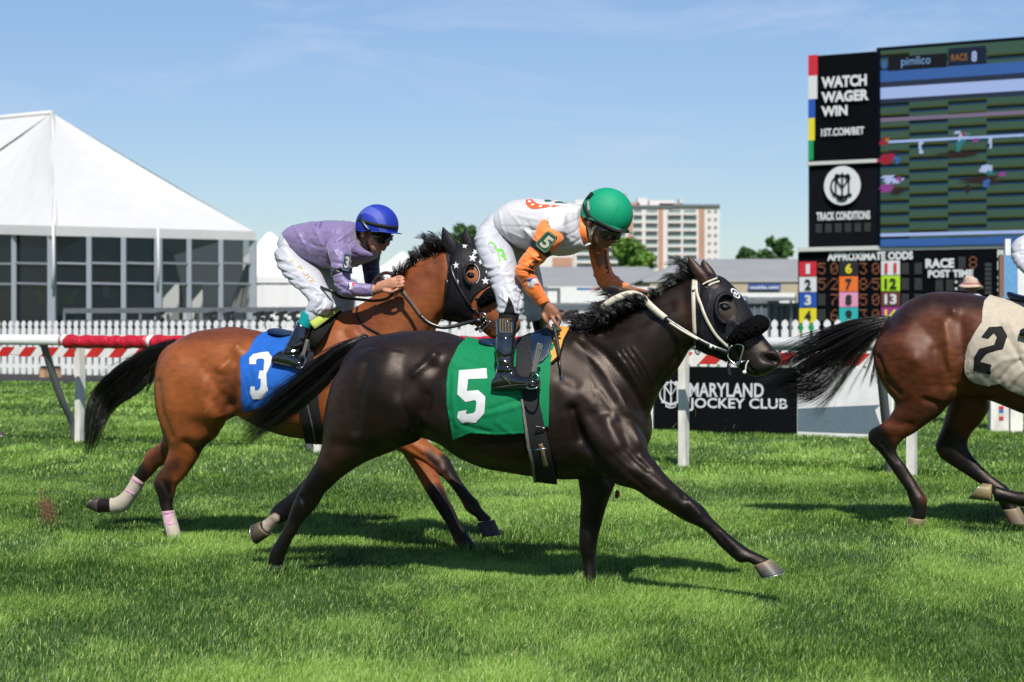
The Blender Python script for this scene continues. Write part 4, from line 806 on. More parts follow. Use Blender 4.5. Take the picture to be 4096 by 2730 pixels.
s3 = saddle(R3, 'dark blue racing saddle with black girth on the blue number three cloth', [(1086, 1322, 1092, 1334, .04), (1098, 1312, 1102, 1340, .09), (1140, 1322, 1140, 1348, .12), (1180, 1330, 1185, 1352, .12), (1220, 1318, 1226, 1346, .11), (1262, 1292, 1270, 1330, .1), (1290, 1275, 1300, 1312, .07)],
            None, b3, None, [([(1232, 1360), (1222, 1395), (1212, 1430)], 6, .33), ([(1226, 1358), (1216, 1392), (1206, 1428)], 5, .33)], [(1187, 1470, .39), (1203, 1474, .4), (1216, 1460, .38), (1222, 1435, .35), (1214, 1420, .33), (1203, 1432, .3), (1190, 1460, .28)],
            [(1208, 1330), (1255, 1330), (1262, 1450), (1280, 1618), (1298, 1720), (1306, 1795), (1228, 1795), (1215, 1700), (1200, 1625), (1200, 1450)], None)
part('girth_edge', shell(b3, [(1232, 1612), (1237, 1612), (1262, 1715), (1275, 1790), (1270, 1790), (1256, 1715)], .026, .002, side=1, rig=R3), greyweb, s3)
hd3 = [(1783, 940), (1784, 1015), (1792, 1067), (1789, 1134), (1776, 1195), (1772, 1226), (1773, 1285), (1786, 1290), (1829, 1295), (1880, 1310), (1900, 1290), (1884, 1211), (1899, 1183), (1923, 1162), (1965, 1138), (1990, 1120), (1970, 1060), (1930, 990), (1880, 950), (1830, 940)]
hood3 = part('hood', shell(b3, hd3, .006, .002, [oval(1887, 1097, 26, 37, -6)], fn=folds([([(1800 + i * 10, 1060), (1796 + i * 10, 1160), (1806 + i * 9, 1260)], 4, .0016 if i % 2 else -.0012) for i in range(7)], .0008, 40)), nylon, h3)
hb3 = bvh_of(hood3); bb3 = bvh_of(b3)
for c in ((1891, 1032, 18, 8, 1), (1824, 1062, 16, -5, .85), (1942, 1124, 17, 0, 1), (1830, 1128, 13, -10, .55), (1922, 1048, 14, -20, .6), (1900, 1009, 14, -30, .8), (1859, 984, 12, 10, 1), (1946, 1088, 9, 0, .6)): part('star', decal(hb3, star(*c), .0025, 6), wht, hood3)
b = MB(); b.tube([q for q in (hit(hb3, x, y, off=.003) for x, y in oval(1887, 1097, 31, 43, -6)[-9:] + oval(1887, 1097, 31, 43, -6)[:6]) if q is not None], .0018, 5); b.build('stitching', wht, hood3)
v, f = R3.ell(1882, 1102, .088, 18, 13, 8, .02); mk('eye', v, f, eyem, b3)
cup = MB()
for k in range(4):
    r = 1.0 + k * .05
    pts = [hit(bb3, 1887 + (q[0] - 1887) * r, 1097 + (q[1] - 1097) * r, .1, R3, .01 + .02 * math.sin(k / 3 * 3.14)) for q in oval(1887, 1097, 28, 39, -6)][8:24]; cup.tube(pts, .008, 8)
cup.build('eye_cup', nylon, hood3, True)
ear(R3, h3, ((1780, 1005), (1771, 908), (1832, 992)), .045, nylon); ear(R3, h3, ((1848, 975), (1865, 912), (1898, 1000)), -.055, nylon)
for pts, w, m_, nm in (([(1800, 1060), (1807, 1091), (1832, 1146), (1871, 1211), (1890, 1235), (1917, 1260)], 9, blk, 'cheek_strap'), ([(1895, 1185), (1912, 1200), (1920, 1225), (1916, 1255)], 8, blk, 'nose_strap'), ([(1786, 1120), (1778, 1200), (1780, 1268)], 10, blk, 'throat_lash')):
    part(nm, strap(R3, pts, w, [hb3, bb3], .1, .008, .004), m_, h3)
b = MB(); b.tube(catmull([R3.P(x, y, .085) for x, y in ((1918, 1258), (1932, 1252), (1945, 1264), (1944, 1285), (1962, 1288), (1940, 1310), (1920, 1330), (1922, 1310), (1938, 1290))], 4), .004, 8); b.build('bit', steel, h3, True)
b = MB(); b.tube([R3.P(1900, 1282, .09), R3.P(1925, 1285, .09)], .016, 10); b.tube([R3.P(1925, 1275, .08), R3.P(1942, 1272, .08)], .014, 10); b.tube([R3.P(1902, 1320, .08), R3.P(1925, 1308, .08)], .01, 8); b.build('rein_stop', blk, h3, True)
fleece_roll(R3, h3, [(1925, 1216, .06), (1945, 1196, .08), (1972, 1176, .08), (2000, 1166, .055), (2015, 1163, .0), (1998, 1168, -.055), (1968, 1178, -.08)], .04, 1, 0)
rein3 = part('reins', strap(R3, [(1592, 1142, .2), (1618, 1180, .2), (1645, 1215, .19), (1682, 1267, .18)], 17, None, conform=False), brownl, None)
prep(rein3, 'brown and black leather reins running to the bit of the bay horse', 'reins', 'reins of the horses')
part('rein', strap(R3, [(1680, 1264, .18), (1713, 1293, .17), (1763, 1310, .15), (1813, 1306, .13), (1863, 1293, .11), (1905, 1283, .1)], 15, None, conform=False), blk, rein3)
part('grip', strap(R3, [(1590, 1118, .16), (1572, 1100, .1), (1548, 1092, .05), (1525, 1098, .02), (1505, 1116, .0), (1492, 1136, -.02)], 14, None, conform=False), brownl, rein3)
part('loop', strap(R3, [(1280, 1148, .23), (1300, 1158, .25), (1330, 1168, .25), (1365, 1190, .2), (1450, 1200, .15), (1497, 1204, .15), (1547, 1196, .16), (1572, 1172, .18)], 12, None, conform=False), blk, rein3)
part('end', strap(R3, [(1430, 1225, .1), (1426, 1262, .14), (1447, 1295, .18), (1487, 1321, .21), (1525, 1338, .22)], 7, bb3, off=.01), blk, rein3)
part('far_rein', strap(R3, [(1600, 1130, -.1), (1660, 1190, -.16), (1760, 1270, -.13), (1900, 1290, -.09)], 12, None, conform=False), blk, rein3)
bn = part('bandage', shell(b3, [(646, 2046), (706, 2042), (716, 2095), (736, 2168), (660, 2168), (652, 2105)], .006, .003), bandw, h3)
bv = bvh_of(bn)
for pl in ([(640, 2046), (708, 2043), (709, 2056), (650, 2060)], [(666, 2060), (690, 2056), (684, 2078), (672, 2092), (706, 2088), (708, 2098), (664, 2104), (660, 2096)]): part('tape', decal(bv, pl, .002, 6), pink, bn)
bf = part('bandage', shell(b3, [(528, 1896), (584, 1938), (560, 1975), (534, 2018), (488, 2058), (443, 2054), (440, 1990), (480, 1974), (500, 1958)], .006, .003, largest=1), bandw, h3)
bv = bvh_of(bf)
for pl in ([(530, 1905), (576, 1938), (568, 1950), (522, 1918)], [(508, 1955), (540, 1975), (534, 1986), (502, 1966)]): part('tape', decal(bv, pl, .002, 6), pink, bf)
# ===== horse two tack
c2 = [(3962, 1150), (3960, 1187), (3936, 1213), (3929, 1250), (3928, 1293), (3910, 1320), (3893, 1349), (3876, 1385), (3869, 1412), (3860, 1460), (3861, 1492), (3876, 1513), (3901, 1528), (3956, 1540), (4000, 1532), (4036, 1556), (4096, 1580), (4200, 1590), (4300, 1585), (4305, 1400), (4310, 1150)]
n2 = [(3925, 1349), (3956, 1309), (4008, 1305), (4030, 1345), (4012, 1396), (3944, 1416), (3920, 1448), (3966, 1460), (3963, 1500), (3893, 1484), (3897, 1428), (3917, 1396), (3976, 1380), (3988, 1349), (3976, 1333), (3952, 1356)]
f2 = folds([([(4000, 1300), (4060, 1400), (4096, 1470)], 9, -.009), ([(4040, 1290), (4090, 1400)], 12, .009), ([(3960, 1480), (4010, 1440), (4096, 1430)], 8, .007), ([(4000, 1520), (4040, 1470), (4080, 1440)], 8, -.008), ([(4030, 1550), (4070, 1500), (4100, 1480)], 9, .007), ([(3880, 1400), (3872, 1490)], 6, .004), ([(3936, 1240), (4030, 1262)], 2.5, -.002), ([(4030, 1262), (4036, 1190)], 2.5, -.002)], .004, 16)
cl2 = num_cloth(b2, None, c2, cream, 'cream saddle cloth with a black number two at the right edge of the picture', .013, f2, [n2], black_cloth, R2)
s2 = saddle(R2, 'dark blue saddle lip on the cream number two cloth', [(4028, 1172, 4034, 1190, .05), (4040, 1168, 4046, 1200, .1), (4090, 1182, 4095, 1212, .12), (4150, 1188, 4150, 1218, .12), (4210, 1175, 4215, 1212, .11), (4270, 1160, 4280, 1196, .08)], None, b2, None, [], None,
            [(4180, 1170), (4240, 1170), (4260, 1400), (4290, 1600), (4300, 1700), (4220, 1700), (4200, 1500)], None)
# ---------------------------------------------------------------- riders
def skin(name, col): return mat(name, col, .5, spec=.4, vary=.08, nscale=40, bump=.0004, bscale=300, vcol=True, sss=.08)
silk_w = mat('white_silk', (.70, .70, .73), .5, spec=.4, vary=.03, nscale=30, bump=.0006, bscale=200, sheen=.2)
brch = mat('white_nylon_breeches', (.60, .61, .67), .45, spec=.45, vary=.03, nscale=30, bump=.0006, bscale=200)
orange = mat('orange_silk', (1.15, .27, .05), .55, spec=.35, vary=.05, nscale=40, bump=.0006, bscale=300, sheen=.2)
purple = mat('lilac_satin', (.25, .19, .38), .46, spec=.4, vary=.06, nscale=30, bump=.0006, bscale=250, sheen=.3)
navysilk = mat('navy_satin', (.028, .03, .10), .42, spec=.5, vary=.1, nscale=30)
patent = mat('black_patent_leather', (.006, .006, .008), .12, spec=.7, vary=.3, nscale=40, coat=1.0, crough=.05)
sock_b = mat('black_knit_sock', (.014, .014, .016), .85, spec=.2, vary=.2, nscale=120, bump=.001, bscale=400)
teal = mat('teal_knit_sock', (.0, .33, .34), .8, spec=.2, vary=.06, nscale=80, bump=.001, bscale=300)
helm_g = mat('green_helmet_cover', (.0, .36, .175), .62, spec=.3, vary=.05, nscale=50, bump=.0006, bscale=500)
helm_b = mat('blue_helmet_cover', rough=.6, spec=.3, vary=.05, nscale=50, bump=.0006, bscale=500, vcol=True)
lens = mat('dark_goggle_lens', (.006, .006, .009), .12, spec=.5, coat=.3, crough=.03)
gold = mat('gold_thread', (.75, .50, .10), .5, metal=.2)
goldst = mat('gold_stitching', (.40, .31, .14), .5)
plate_g = mat('green_leather_plate', (.006, .09, .04), .5, vary=.15, nscale=80, bump=.0006)
plate_b = mat('blue_leather_plate', (.015, .05, .17), .5, vary=.15, nscale=80, bump=.0006)
creamf = mat('cream_felt', (.62, .57, .44), .8, vary=.12, nscale=150)
logog = mat('bright_green_print', (.16, .62, .06), .6)
grey_p = mat('silver_grey_print', (.42, .44, .48), .6)
orp = mat('orange_print', (.85, .13, .025), .55); grp = mat('dark_green_print', (.006, .13, .06), .6)
lb = mat('royal_blue_print', (.02, .05, .36), .6); rd = mat('red_print', (.62, .01, .03), .6)
leanfold = lambda P: P
def garment(rig, name, lofts, m, parent, strokes, noise=.0016, ns=26, voxel=.0065, sm=4, sq=2.2):
    me = remesh([rig.loft(p, sq=sq) for p in lofts], voxel, sm); sculpt(me, strokes, None, noise=noise, nscale=ns); sculpt(me, [], None, noise=noise * .6, nscale=ns * 2.1)
    return meshobj(name, me, m, parent)
def rand_folds(seed, pl, n, ln, r=(3.2, 7.5), a=.0035, ang=0, spread=25):
    """short creases scattered along a polyline"""
    rg = np.random.default_rng(seed); P = catmull(pl, 8); o = []
    for i in range(n):
        c = P[rg.integers(len(P))] + rg.normal(size=2) * spread; t = R(ang + rg.normal() * 16); L_ = ln * (.5 + rg.random())
        b_ = c + np.array([0, rg.normal() * 3])
        o.append(([tuple(c - L_ / 2 * np.array([math.cos(t), math.sin(t)])), tuple(b_ + rg.normal(size=2) * 4), tuple(c + L_ / 2 * np.array([math.cos(t), math.sin(t)]))], r[0] + rg.random() * (r[1] - r[0]), a * rg.choice([-1, 1]) * (.5 + rg.random())))
    return o
def helmet(rig, parent, c, r, ang, drop, mats, visor, cols=None, width=.105):
    """c centre px, r radius px, ang tilt of the rim, drop px of the rim below the centre"""
    k = rig.mpp(c[0]); C0 = rig.P(c[0], c[1]); a = R(ang)
    fw = rig.d * math.cos(a) + np.array([0, 0, -1.0]) * math.sin(a); up = rig.d * math.sin(a) + np.array([0, 0, 1.0]) * math.cos(a)
    n, m_ = 96, 40; th = math.acos(-drop / r); V = []; Fc = []
    def pt(rr, t, p): return C0 + up * rr * k * math.cos(t) + (fw * (math.cos(p) * rr * 1.03 * k) + rig.n * (math.sin(p) * width * rr / r)) * math.sin(t)
    for s_, rr in ((0, r), (1, r * .93)):
        for i in range(m_ + 1):
            for j in range(n): V.append(pt(rr, th * i / m_, 2 * math.pi * j / n))
    for s_ in (0, 1):
        o = s_ * (m_ + 1) * n
        for i in range(m_):
            for j in range(n):
                q = (o + i * n + j, o + i * n + (j + 1) % n, o + (i + 1) * n + (j + 1) % n, o + (i + 1) * n + j); Fc.append(q if s_ == 0 else q[::-1])
    for j in range(n): a0 = m_ * n + j; a1 = m_ * n + (j + 1) % n; b0 = a0 + (m_ + 1) * n; b1 = a1 + (m_ + 1) * n; Fc.append((a0, b0, b1, a1))
    cc = None
    if cols is not None: cc = cols(np.array(V))
    h = mk('helmet', V, Fc, mats, parent, True, cc)
    # peak
    V = []; Fc = []; m2 = 13
    for lay in (0, 1):
        for i in range(m2):
            p = R(-62 + 124 * i / (m2 - 1)); e = max(0, math.cos(p * 90 / 62)) ** .6
            for q in (0, 1, 2):
                s_ = q / 2; base = pt(r * 1.0, th * .985, p); v = base + fw * visor * k * e * s_ - up * k * (visor * .18 * e * s_ * s_ + 2.2 * lay + (1 if q == 0 else 0)); V.append(v)
    for lay in (0, 1):
        for i in range(m2 - 1):
            for q in (0, 1):
                f_ = (lay * m2 * 3 + i * 3 + q, lay * m2 * 3 + i * 3 + q + 1, lay * m2 * 3 + (i + 1) * 3 + q + 1, lay * m2 * 3 + (i + 1) * 3 + q); Fc.append(f_ if lay else f_[::-1])
    for i in range(m2 - 1): a0 = i * 3 + 2; Fc.append((a0, a0 + 3, a0 + 3 + m2 * 3, a0 + m2 * 3))
    mk('peak', V, Fc, mats, h, True, None if cols is None else np.tile(np.array((.012, .04, .42)), (len(V), 1)))
    return h
def fingers(rig, lst):
    o = []
    for pts, r in lst:
        ps = catmull([rig.P(*p) for p in pts], 5); b = MB(); n = len(ps); b.tube(ps, [r * (1.06 - .28 * i / (n - 1)) for i in range(n)], 12)
        b.ell(ps[-1], ((r * .8, 0, 0), (0, r * .8, 0), (0, 0, r * .8)), 10); o.append((b.v, b.f))
    return o
def text_px(name, bv, s, org, ang, w, h, m, parent, bold=.02, off=.004, flip=1):
    a = R(ang); b = MB(); ux = (w * math.cos(a), w * math.sin(a)); uy = (h * math.sin(a) * flip, -h * math.cos(a) * flip)
    decal_text(b, bv, s, org, ux, uy, bold, off); return b.build(name, m, parent)

# ===== rider in orange and white
SK5 = (.36, .15, .085)
p5 = empty('person', tuple(R5.P(2060, HY) * np.array([1, 1, 0]) + np.array([0, 0, 1.0])), 'jockey in orange and white with a green helmet, crouched over the dark horse', 'person', 'jockeys')
lo = [R5.loft([(1990, 870, 2020, 950, .09), (2060, 835, 2090, 980, .11), (2150, 815, 2170, 995, .13), (2230, 815, 2245, 1000, .15), (2290, 835, 2300, 985, .12), (2325, 865, 2338, 965, .062), (2350, 885, 2362, 970, .055), (2385, 900, 2385, 960, .05)]),
      R5.ell(2425, 862, 0, 88, 82, 20, .08, 24), R5.ell(2415, 922, 0, 66, 60, 60, .07, 24),
      R5.loft([(2366, 900, 2440, 930, .068), (2366, 932, 2448, 950, .064), (2372, 957, 2441, 968, .056), (2386, 978, 2424, 984, .044), (2402, 990, 2418, 997, .022)]),
      R5.loft([(2462, 925, 2448, 935, .012), (2466, 945, 2446, 950, .015), (2462, 962, 2443, 965, .018), (2458, 972, 2444, 974, .014)]),
      R5.ell(2436, 981, 0, 9, 5, 35, .022, 12), R5.ell(2426, 988, 0, 8, 5, 35, .02, 12), R5.ell(2404, 990, 0, 15, 10, 20, .022, 12), R5.ell(2462, 970, 0, 6, 6, 0, .016, 10),
      R5.loft([(2190, 890, 2230, 895, .045, .12), (2155, 960, 2235, 970, .045, .19), (2110, 1030, 2165, 1045, .038, .23), (2080, 1080, 2140, 1080, .035, .24), (2095, 1140, 2140, 1125, .034, .23), (2135, 1195, 2170, 1175, .027, .2), (2165, 1228, 2198, 1209, .022, .18)]),
      R5.loft([(2163, 1232, 2201, 1207, .021, .178), (2168, 1250, 2224, 1230, .02, .172), (2174, 1270, 2238, 1248, .019, .168), (2180, 1284, 2240, 1262, .015, .165)]),
      R5.loft([(2350, 960, 2420, 965, .045, -.16), (2368, 1040, 2430, 1030, .04, -.2), (2395, 1115, 2445, 1100, .035, -.21), (2430, 1155, 2470, 1125, .034, -.19), (2480, 1172, 2500, 1143, .026, -.13), (2497, 1177, 2510, 1143, .024, -.1)]),
      R5.loft([(2497, 1143, 2493, 1172, .022, -.11), (2530, 1146, 2522, 1179, .022, -.09), (2562, 1156, 2552, 1186, .02, -.07)]),
      R5.loft([(1960, 910, 2015, 940, .06, .05), (1955, 1000, 2015, 1015, .055, .13), (1990, 1110, 2050, 1110, .045, .2), (2015, 1210, 2060, 1215, .035, .25), (2018, 1340, 2046, 1345, .028, .29), (2010, 1470, 2038, 1470, .022, .315)]),
      R5.loft([(1980, 910, 2040, 950, .05, -.07), (2070, 1040, 2120, 1050, .045, -.17), (2105, 1150, 2150, 1155, .04, -.22), (2130, 1240, 2160, 1245, .03, -.26), (2150, 1380, 2178, 1385, .025, -.3)])]
lo += fingers(R5, [([(2186, 1276, .17), (2190, 1296, .178), (2203, 1318, .168)], .0098), ([(2208, 1268, .178), (2222, 1292, .186), (2243, 1321, .172)], .0098), ([(2226, 1258, .168), (2240, 1280, .172), (2234, 1303, .16)], .0092), ([(2236, 1250, .155), (2243, 1268, .15), (2238, 1290, .145)], .0085), ([(2172, 1256, .182), (2179, 1276, .19), (2188, 1290, .186)], .0105),
                  ([(2552, 1160, -.05), (2578, 1165, -.04), (2596, 1175, -.03), (2588, 1190, -.02)], .0092), ([(2552, 1166, -.06), (2580, 1170, -.055), (2600, 1179, -.05), (2588, 1193, -.04)], .0096), ([(2548, 1172, -.075), (2574, 1178, -.075), (2590, 1187, -.07), (2578, 1198, -.06)], .0092), ([(2542, 1178, -.09), (2562, 1186, -.095), (2574, 1195, -.09), (2566, 1203, -.08)], .0085), ([(2528, 1172, -.04), (2550, 1186, -.02), (2570, 1196, -.015)], .0105)])
me = remesh(lo, .0042, 3)
sculpt(me, [([(2205, 1240), (2210, 1268)], 3, -.002), ([(2190, 1238), (2190, 1272)], 3, -.0018), ([(2440, 985), (2428, 984)], 2.0, -.004), ([(2440, 962), (2446, 975)], 2.5, -.002), ([(2220, 1238), (2228, 1258)], 3, -.0018)])
body5 = meshobj('body', me, skin('skin', SK5), p5, cols=paint(me, SK5, [([(2440, 982), (2428, 987)], 6, (.20, .06, .04), .6), ([(2200, 1318)], 8, (.30, .13, .08), .8), ([(2242, 1320)], 8, (.30, .13, .08), .8), ([(2330, 960), (2380, 960)], 40, (.24, .10, .06), .8)]))
for e_ in (1, -1):
    v, f = R5.ell(2362, 889, .083 * e_, 15, 21, 12, .012, 14); e0 = MB(); e0.add(v, f); v, f = R5.ell(2364, 888, .094 * e_, 8, 13, 12, .006, 10)
    mk('ear', e0.v, e0.f, MATS['skin'], body5, cols=np.tile((.26, .09, .05), (len(e0.v), 1)))
    mk('ear_hollow_shade', v, f, MATS['skin'], body5, cols=np.tile((.05, .015, .01), (len(v), 1)))  # raised dark oval: shade inside the ear put into its colour
# garments
st = [([(1998, 850), (2008, 910), (2040, 960), (2095, 1005)], 5, .004), ([(2005, 905), (2070, 908), (2155, 912)], 2.5, -.002), ([(2250, 905), (2290, 890), (2325, 870)], 3, -.003), ([(2258, 945), (2300, 930), (2322, 905)], 3, -.004), ([(2110, 890), (2130, 940), (2125, 1000)], 6, -.004), ([(2040, 950), (2100, 1010)], 7, -.005), ([(2200, 1000), (2280, 985), (2320, 960)], 6, -.005), ([(2060, 860), (2150, 880)], 5, .003)] + rand_folds(4, [(2040, 920), (2140, 960), (2250, 990)], 14, 95, a=.0045, ang=35, spread=30) + rand_folds(5, [(2060, 870), (2200, 880), (2300, 850)], 8, 60, a=.002, ang=-15, spread=25)
shirt5 = garment(R5, 'shirt', [[(1988, 862, 2022, 952, .12), (2012, 834, 2062, 985, .155), (2052, 806, 2110, 1006, .17), (2110, 795, 2158, 1016, .178), (2180, 796, 2215, 1024, .188), (2245, 804, 2262, 1024, .19), (2300, 816, 2312, 1008, .15), (2330, 826, 2345, 995, .09)],
                               [(2280, 860, 2290, 960, .1, .1), (2200, 870, 2240, 960, .08, .16)], [(2280, 860, 2290, 960, .1, -.1), (2330, 880, 2390, 960, .08, -.16)]], silk_w, p5, st, .0012, 14)
sl = rand_folds(6, [(2180, 940), (2120, 1040), (2100, 1100), (2160, 1200)], 20, 50, a=.004, ang=20, spread=18)
sleeveN = garment(R5, 'sleeve', [[(2172, 872, 2222, 884, .05, .13), (2152, 905, 2248, 922, .066, .175), (2136, 950, 2254, 962, .066, .2), (2122, 982, 2225, 998, .06, .218), (2105, 1005, 2200, 1020, .056, .225), (2085, 1034, 2178, 1046, .055, .24), (2063, 1072, 2152, 1066, .052, .25), (2062, 1098, 2142, 1087, .05, .25), (2080, 1132, 2151, 1115, .047, .235), (2102, 1167, 2166, 1146, .043, .22), (2128, 1200, 2183, 1176, .039, .2), (2155, 1233, 2201, 1206, .033, .182)]],
                  orange, shirt5, sl + [([(2070, 1075), (2110, 1085), (2150, 1075)], 4, -.004), ([(2066, 1098), (2110, 1105)], 4, .003), ([(2140, 1205), (2186, 1182)], 2.5, -.002), ([(2150, 1222), (2193, 1198)], 3, .001)], .002, 22, .0055)
sl = rand_folds(7, [(2395, 1000), (2410, 1080), (2440, 1140)], 18, 46, a=.0055, ang=-15, spread=16)
garment(R5, 'sleeve', [[(2345, 935, 2430, 940, .055, -.15), (2351, 990, 2438, 985, .057, -.19), (2359, 1033, 2434, 1020, .053, -.21), (2368, 1072, 2443, 1063, .05, -.22), (2381, 1113, 2455, 1095, .049, -.22), (2397, 1148, 2477, 1114, .047, -.2), (2432, 1170, 2500, 1128, .042, -.16), (2478, 1178, 2522, 1140, .036, -.12)]], orange, shirt5, sl, .002, 22, .0055)
part('collar', shell(body5, [(2318, 850), (2330, 872), (2345, 915), (2354, 970), (2375, 985), (2350, 1000), (2305, 1005), (2296, 980), (2312, 950)], .012, .004), orange, shirt5)
part('collar_tip', strap(R5, [(2340, 985, .05), (2352, 978, .05), (2362, 976, .045)], 8, None, conform=False), silk_w, shirt5)
bf = rand_folds(8, [(1940, 950), (1960, 1050), (2010, 1130), (2040, 1220)], 24, 90, a=.0045, ang=-14, spread=26) + rand_folds(9, [(2050, 1160), (2050, 1230)], 16, 46, a=.006, ang=60, spread=22)
breech5 = garment(R5, 'breeches', [[(2012, 838, 2045, 960, .13), (1985, 850, 2030, 985, .145), (1950, 880, 2020, 1010, .14, .0), (1925, 905, 2030, 1010, .12, .0)],
                                   [(1945, 885, 2030, 930, .09, .07), (1912, 920, 2030, 950, .1, .1), (1903, 965, 2048, 990, .095, .13), (1912, 1015, 2060, 1030, .088, .16), (1938, 1070, 2070, 1075, .078, .19), (1957, 1115, 2080, 1118, .07, .21), (1972, 1160, 2090, 1165, .066, .235), (1985, 1200, 2096, 1210, .062, .25), (1988, 1228, 2094, 1238, .058, .26), (1986, 1252, 2084, 1258, .052, .265)],
                                   [(1960, 890, 2060, 960, .09, -.07), (1990, 960, 2110, 1000, .095, -.12), (2030, 1020, 2148, 1040, .085, -.16), (2060, 1070, 2160, 1085, .075, -.19), (2075, 1120, 2169, 1120, .068, -.21), (2085, 1170, 2175, 1165, .064, -.23), (2092, 1220, 2179, 1215, .06, -.25), (2100, 1260, 2180, 1260, .057, -.26), (2122, 1290, 2172, 1284, .04, -.265)]],
                  brch, p5, bf + [([(2000, 1250), (2040, 1240), (2085, 1262)], 4, .003)], .0012, 16)
part('sock', R5.loft([(1999, 1225, 2078, 1232, .04, .268), (1995, 1255, 2077, 1262, .045, .27), (1994, 1285, 2070, 1290, .044, .275)]), sock_b, p5)
part('gusset', shell(breech5, [(2035, 1185), (2052, 1222), (2062, 1262), (2012, 1262), (2026, 1225)], .002, .001, side=1, rig=R5), sock_b, breech5)
def boot(rig, parent, shaft, foot, folds_, m, sole=None):
    me = remesh([rig.loft(shaft), rig.loft(foot, sq=2.4)], .0045, 3); sculpt(me, folds_, None, noise=.0012, nscale=30); o = meshobj('boot', me, m, parent)
    if sole: part('sole', shell(o, sole, .0015, .003), blk, o)
    return o
bt = boot(R5, p5, [(1981, 1277, 2070, 1281, .046, .275), (1983, 1313, 2067, 1320, .046, .285), (1984, 1345, 2062, 1350, .045, .295), (1980, 1385, 2060, 1390, .043, .305), (1984, 1420, 2054, 1425, .04, .31), (1988, 1450, 2056, 1452, .038, .315), (1986, 1478, 2064, 1476, .038, .32), (1978, 1502, 2080, 1500, .038, .32), (1975, 1530, 2095, 1520, .037, .32)],
          [(1974, 1515, 1970, 1556, .03, .32), (2005, 1490, 2005, 1560, .036, .32), (2045, 1488, 2050, 1558, .038, .32), (2085, 1503, 2088, 1556, .039, .325), (2115, 1508, 2120, 1556, .041, .33), (2142, 1515, 2145, 1552, .038, .33), (2156, 1524, 2157, 1545, .025, .33)],
          [([(1990, 1440), (2030, 1452), (2056, 1436)], 4, .004), ([(1986, 1458), (2020, 1468), (2062, 1462)], 4, -.005), ([(1988, 1476), (2030, 1482), (2066, 1470)], 4, .005), ([(1985, 1494), (2040, 1492), (2080, 1486)], 4, -.004), ([(1992, 1400), (2020, 1420), (2050, 1410)], 5, .003), ([(1984, 1347), (2063, 1350)], 2.5, -.003), ([(1970, 1545), (2050, 1543), (2150, 1538)], 3, -.002), ([(2100, 1500), (2130, 1495), (2150, 1510)], 6, .003)], patent, [(1966, 1550), (2050, 1548), (2158, 1540), (2162, 1575), (1966, 1575)])
bv = bvh_of(bt); b = MB()
for x in (2001, 2011, 2022, 2034, 2045):
    for dx in (-1.6, 1.6):
        p = [hit(bv, x + dx + (x - 2022) * .02, y, .32, R5, .002) for y in (1277, 1290, 1305, 1320, 1330)]; b.tube(p, .0009, 4)
b.tube([hit(bv, x, 1277, .32, R5, .002) for x in (2000, 2022, 2046)], .0009, 4); b.tube([hit(bv, x, 1330, .32, R5, .002) for x in (2000, 2022, 2046)], .0009, 4)
b.build('stitching', goldst, bt)
b = MB(); b.tube([hit(bv, x, y, .32, R5, .001) for x, y in ((1972, 1552), (2010, 1547), (2060, 1541), (2110, 1537), (2150, 1538))], .0011, 5); b.tube([hit(bv, x, y, .32, R5, .001) for x, y in ((1978, 1505), (2010, 1508), (2030, 1520), (2042, 1538))], .0008, 4); b.build('welt', greyweb, bt)
boot(R5, p5, [(2127, 1268, 2185, 1270, .046, -.275), (2130, 1300, 2188, 1305, .046, -.285), (2140, 1345, 2195, 1350, .044, -.3), (2145, 1420, 2195, 1425, .04, -.31), (2140, 1490, 2200, 1490, .038, -.32)], [(2130, 1490, 2128, 1530, .036, -.32), (2180, 1490, 2180, 1530, .038, -.32), (2240, 1505, 2242, 1530, .035, -.32)], [], patent)
# helmet, band, face wear
h = helmet(R5, p5, (2427, 855), 103, 20, 38, helm_g, 26, width=.118)
hv = bvh_of(h)
band5 = part('band', strap(R5, [(2370, 772), (2347, 800), (2338, 828), (2345, 848), (2362, 872), (2395, 893), (2440, 912), (2480, 922), (2515, 927)], 15, hv, .1, .004, .002), elastic, h)
text_px('lettering', [bvh_of(band5), hv], 'SHORE', (2346, 798), 84, 44, 9, wht, band5, .03, .003)
b = MB()
for pl in ([(2480, 772), (2470, 830), (2452, 870), (2435, 905)], [(2370, 790), (2400, 770), (2440, 757)], [(2505, 790), (2520, 850), (2515, 900)]):
    p = [hit(hv, *q, off=.0006) for q in catmull(pl, 6)]; p = [q for q in p if q is not None]
    if len(p) > 2: b.tube(p, .0011, 4)
b.build('seam', helm_g, h)
part('skull_band', shell(body5, [(2330, 850), (2520, 920), (2505, 938), (2480, 932), (2400, 895), (2385, 888), (2372, 866), (2350, 862), (2326, 870)], .008, .004), blk, h)
part('harness', strap(R5, [(2330, 862), (2338, 885), (2352, 905), (2358, 925), (2361, 950), (2362, 970)], 13, [bvh_of(body5)], .08, .012, .003), ivory, h)
part('harness', strap(R5, [(2385, 902), (2370, 920), (2362, 945), (2360, 965), (2368, 980)], 12, [bvh_of(body5)], .08, .013, .003), ivory, h)
gg = part('goggles', shell(body5, [(2388, 893), (2402, 889), (2440, 915), (2482, 930), (2478, 945), (2462, 955), (2440, 956), (2424, 958), (2410, 946), (2398, 925)], .012, .004, largest=1), lens, p5)
part('painted_reflection', decal(bvh_of(gg), [(2424, 957), (2434, 948), (2446, 940), (2442, 950), (2436, 957)], .001, 6), mat('magenta_reflection_paint', (.5, .03, .2), .15, coat=1), gg)  # lens reflection painted on as a magenta patch
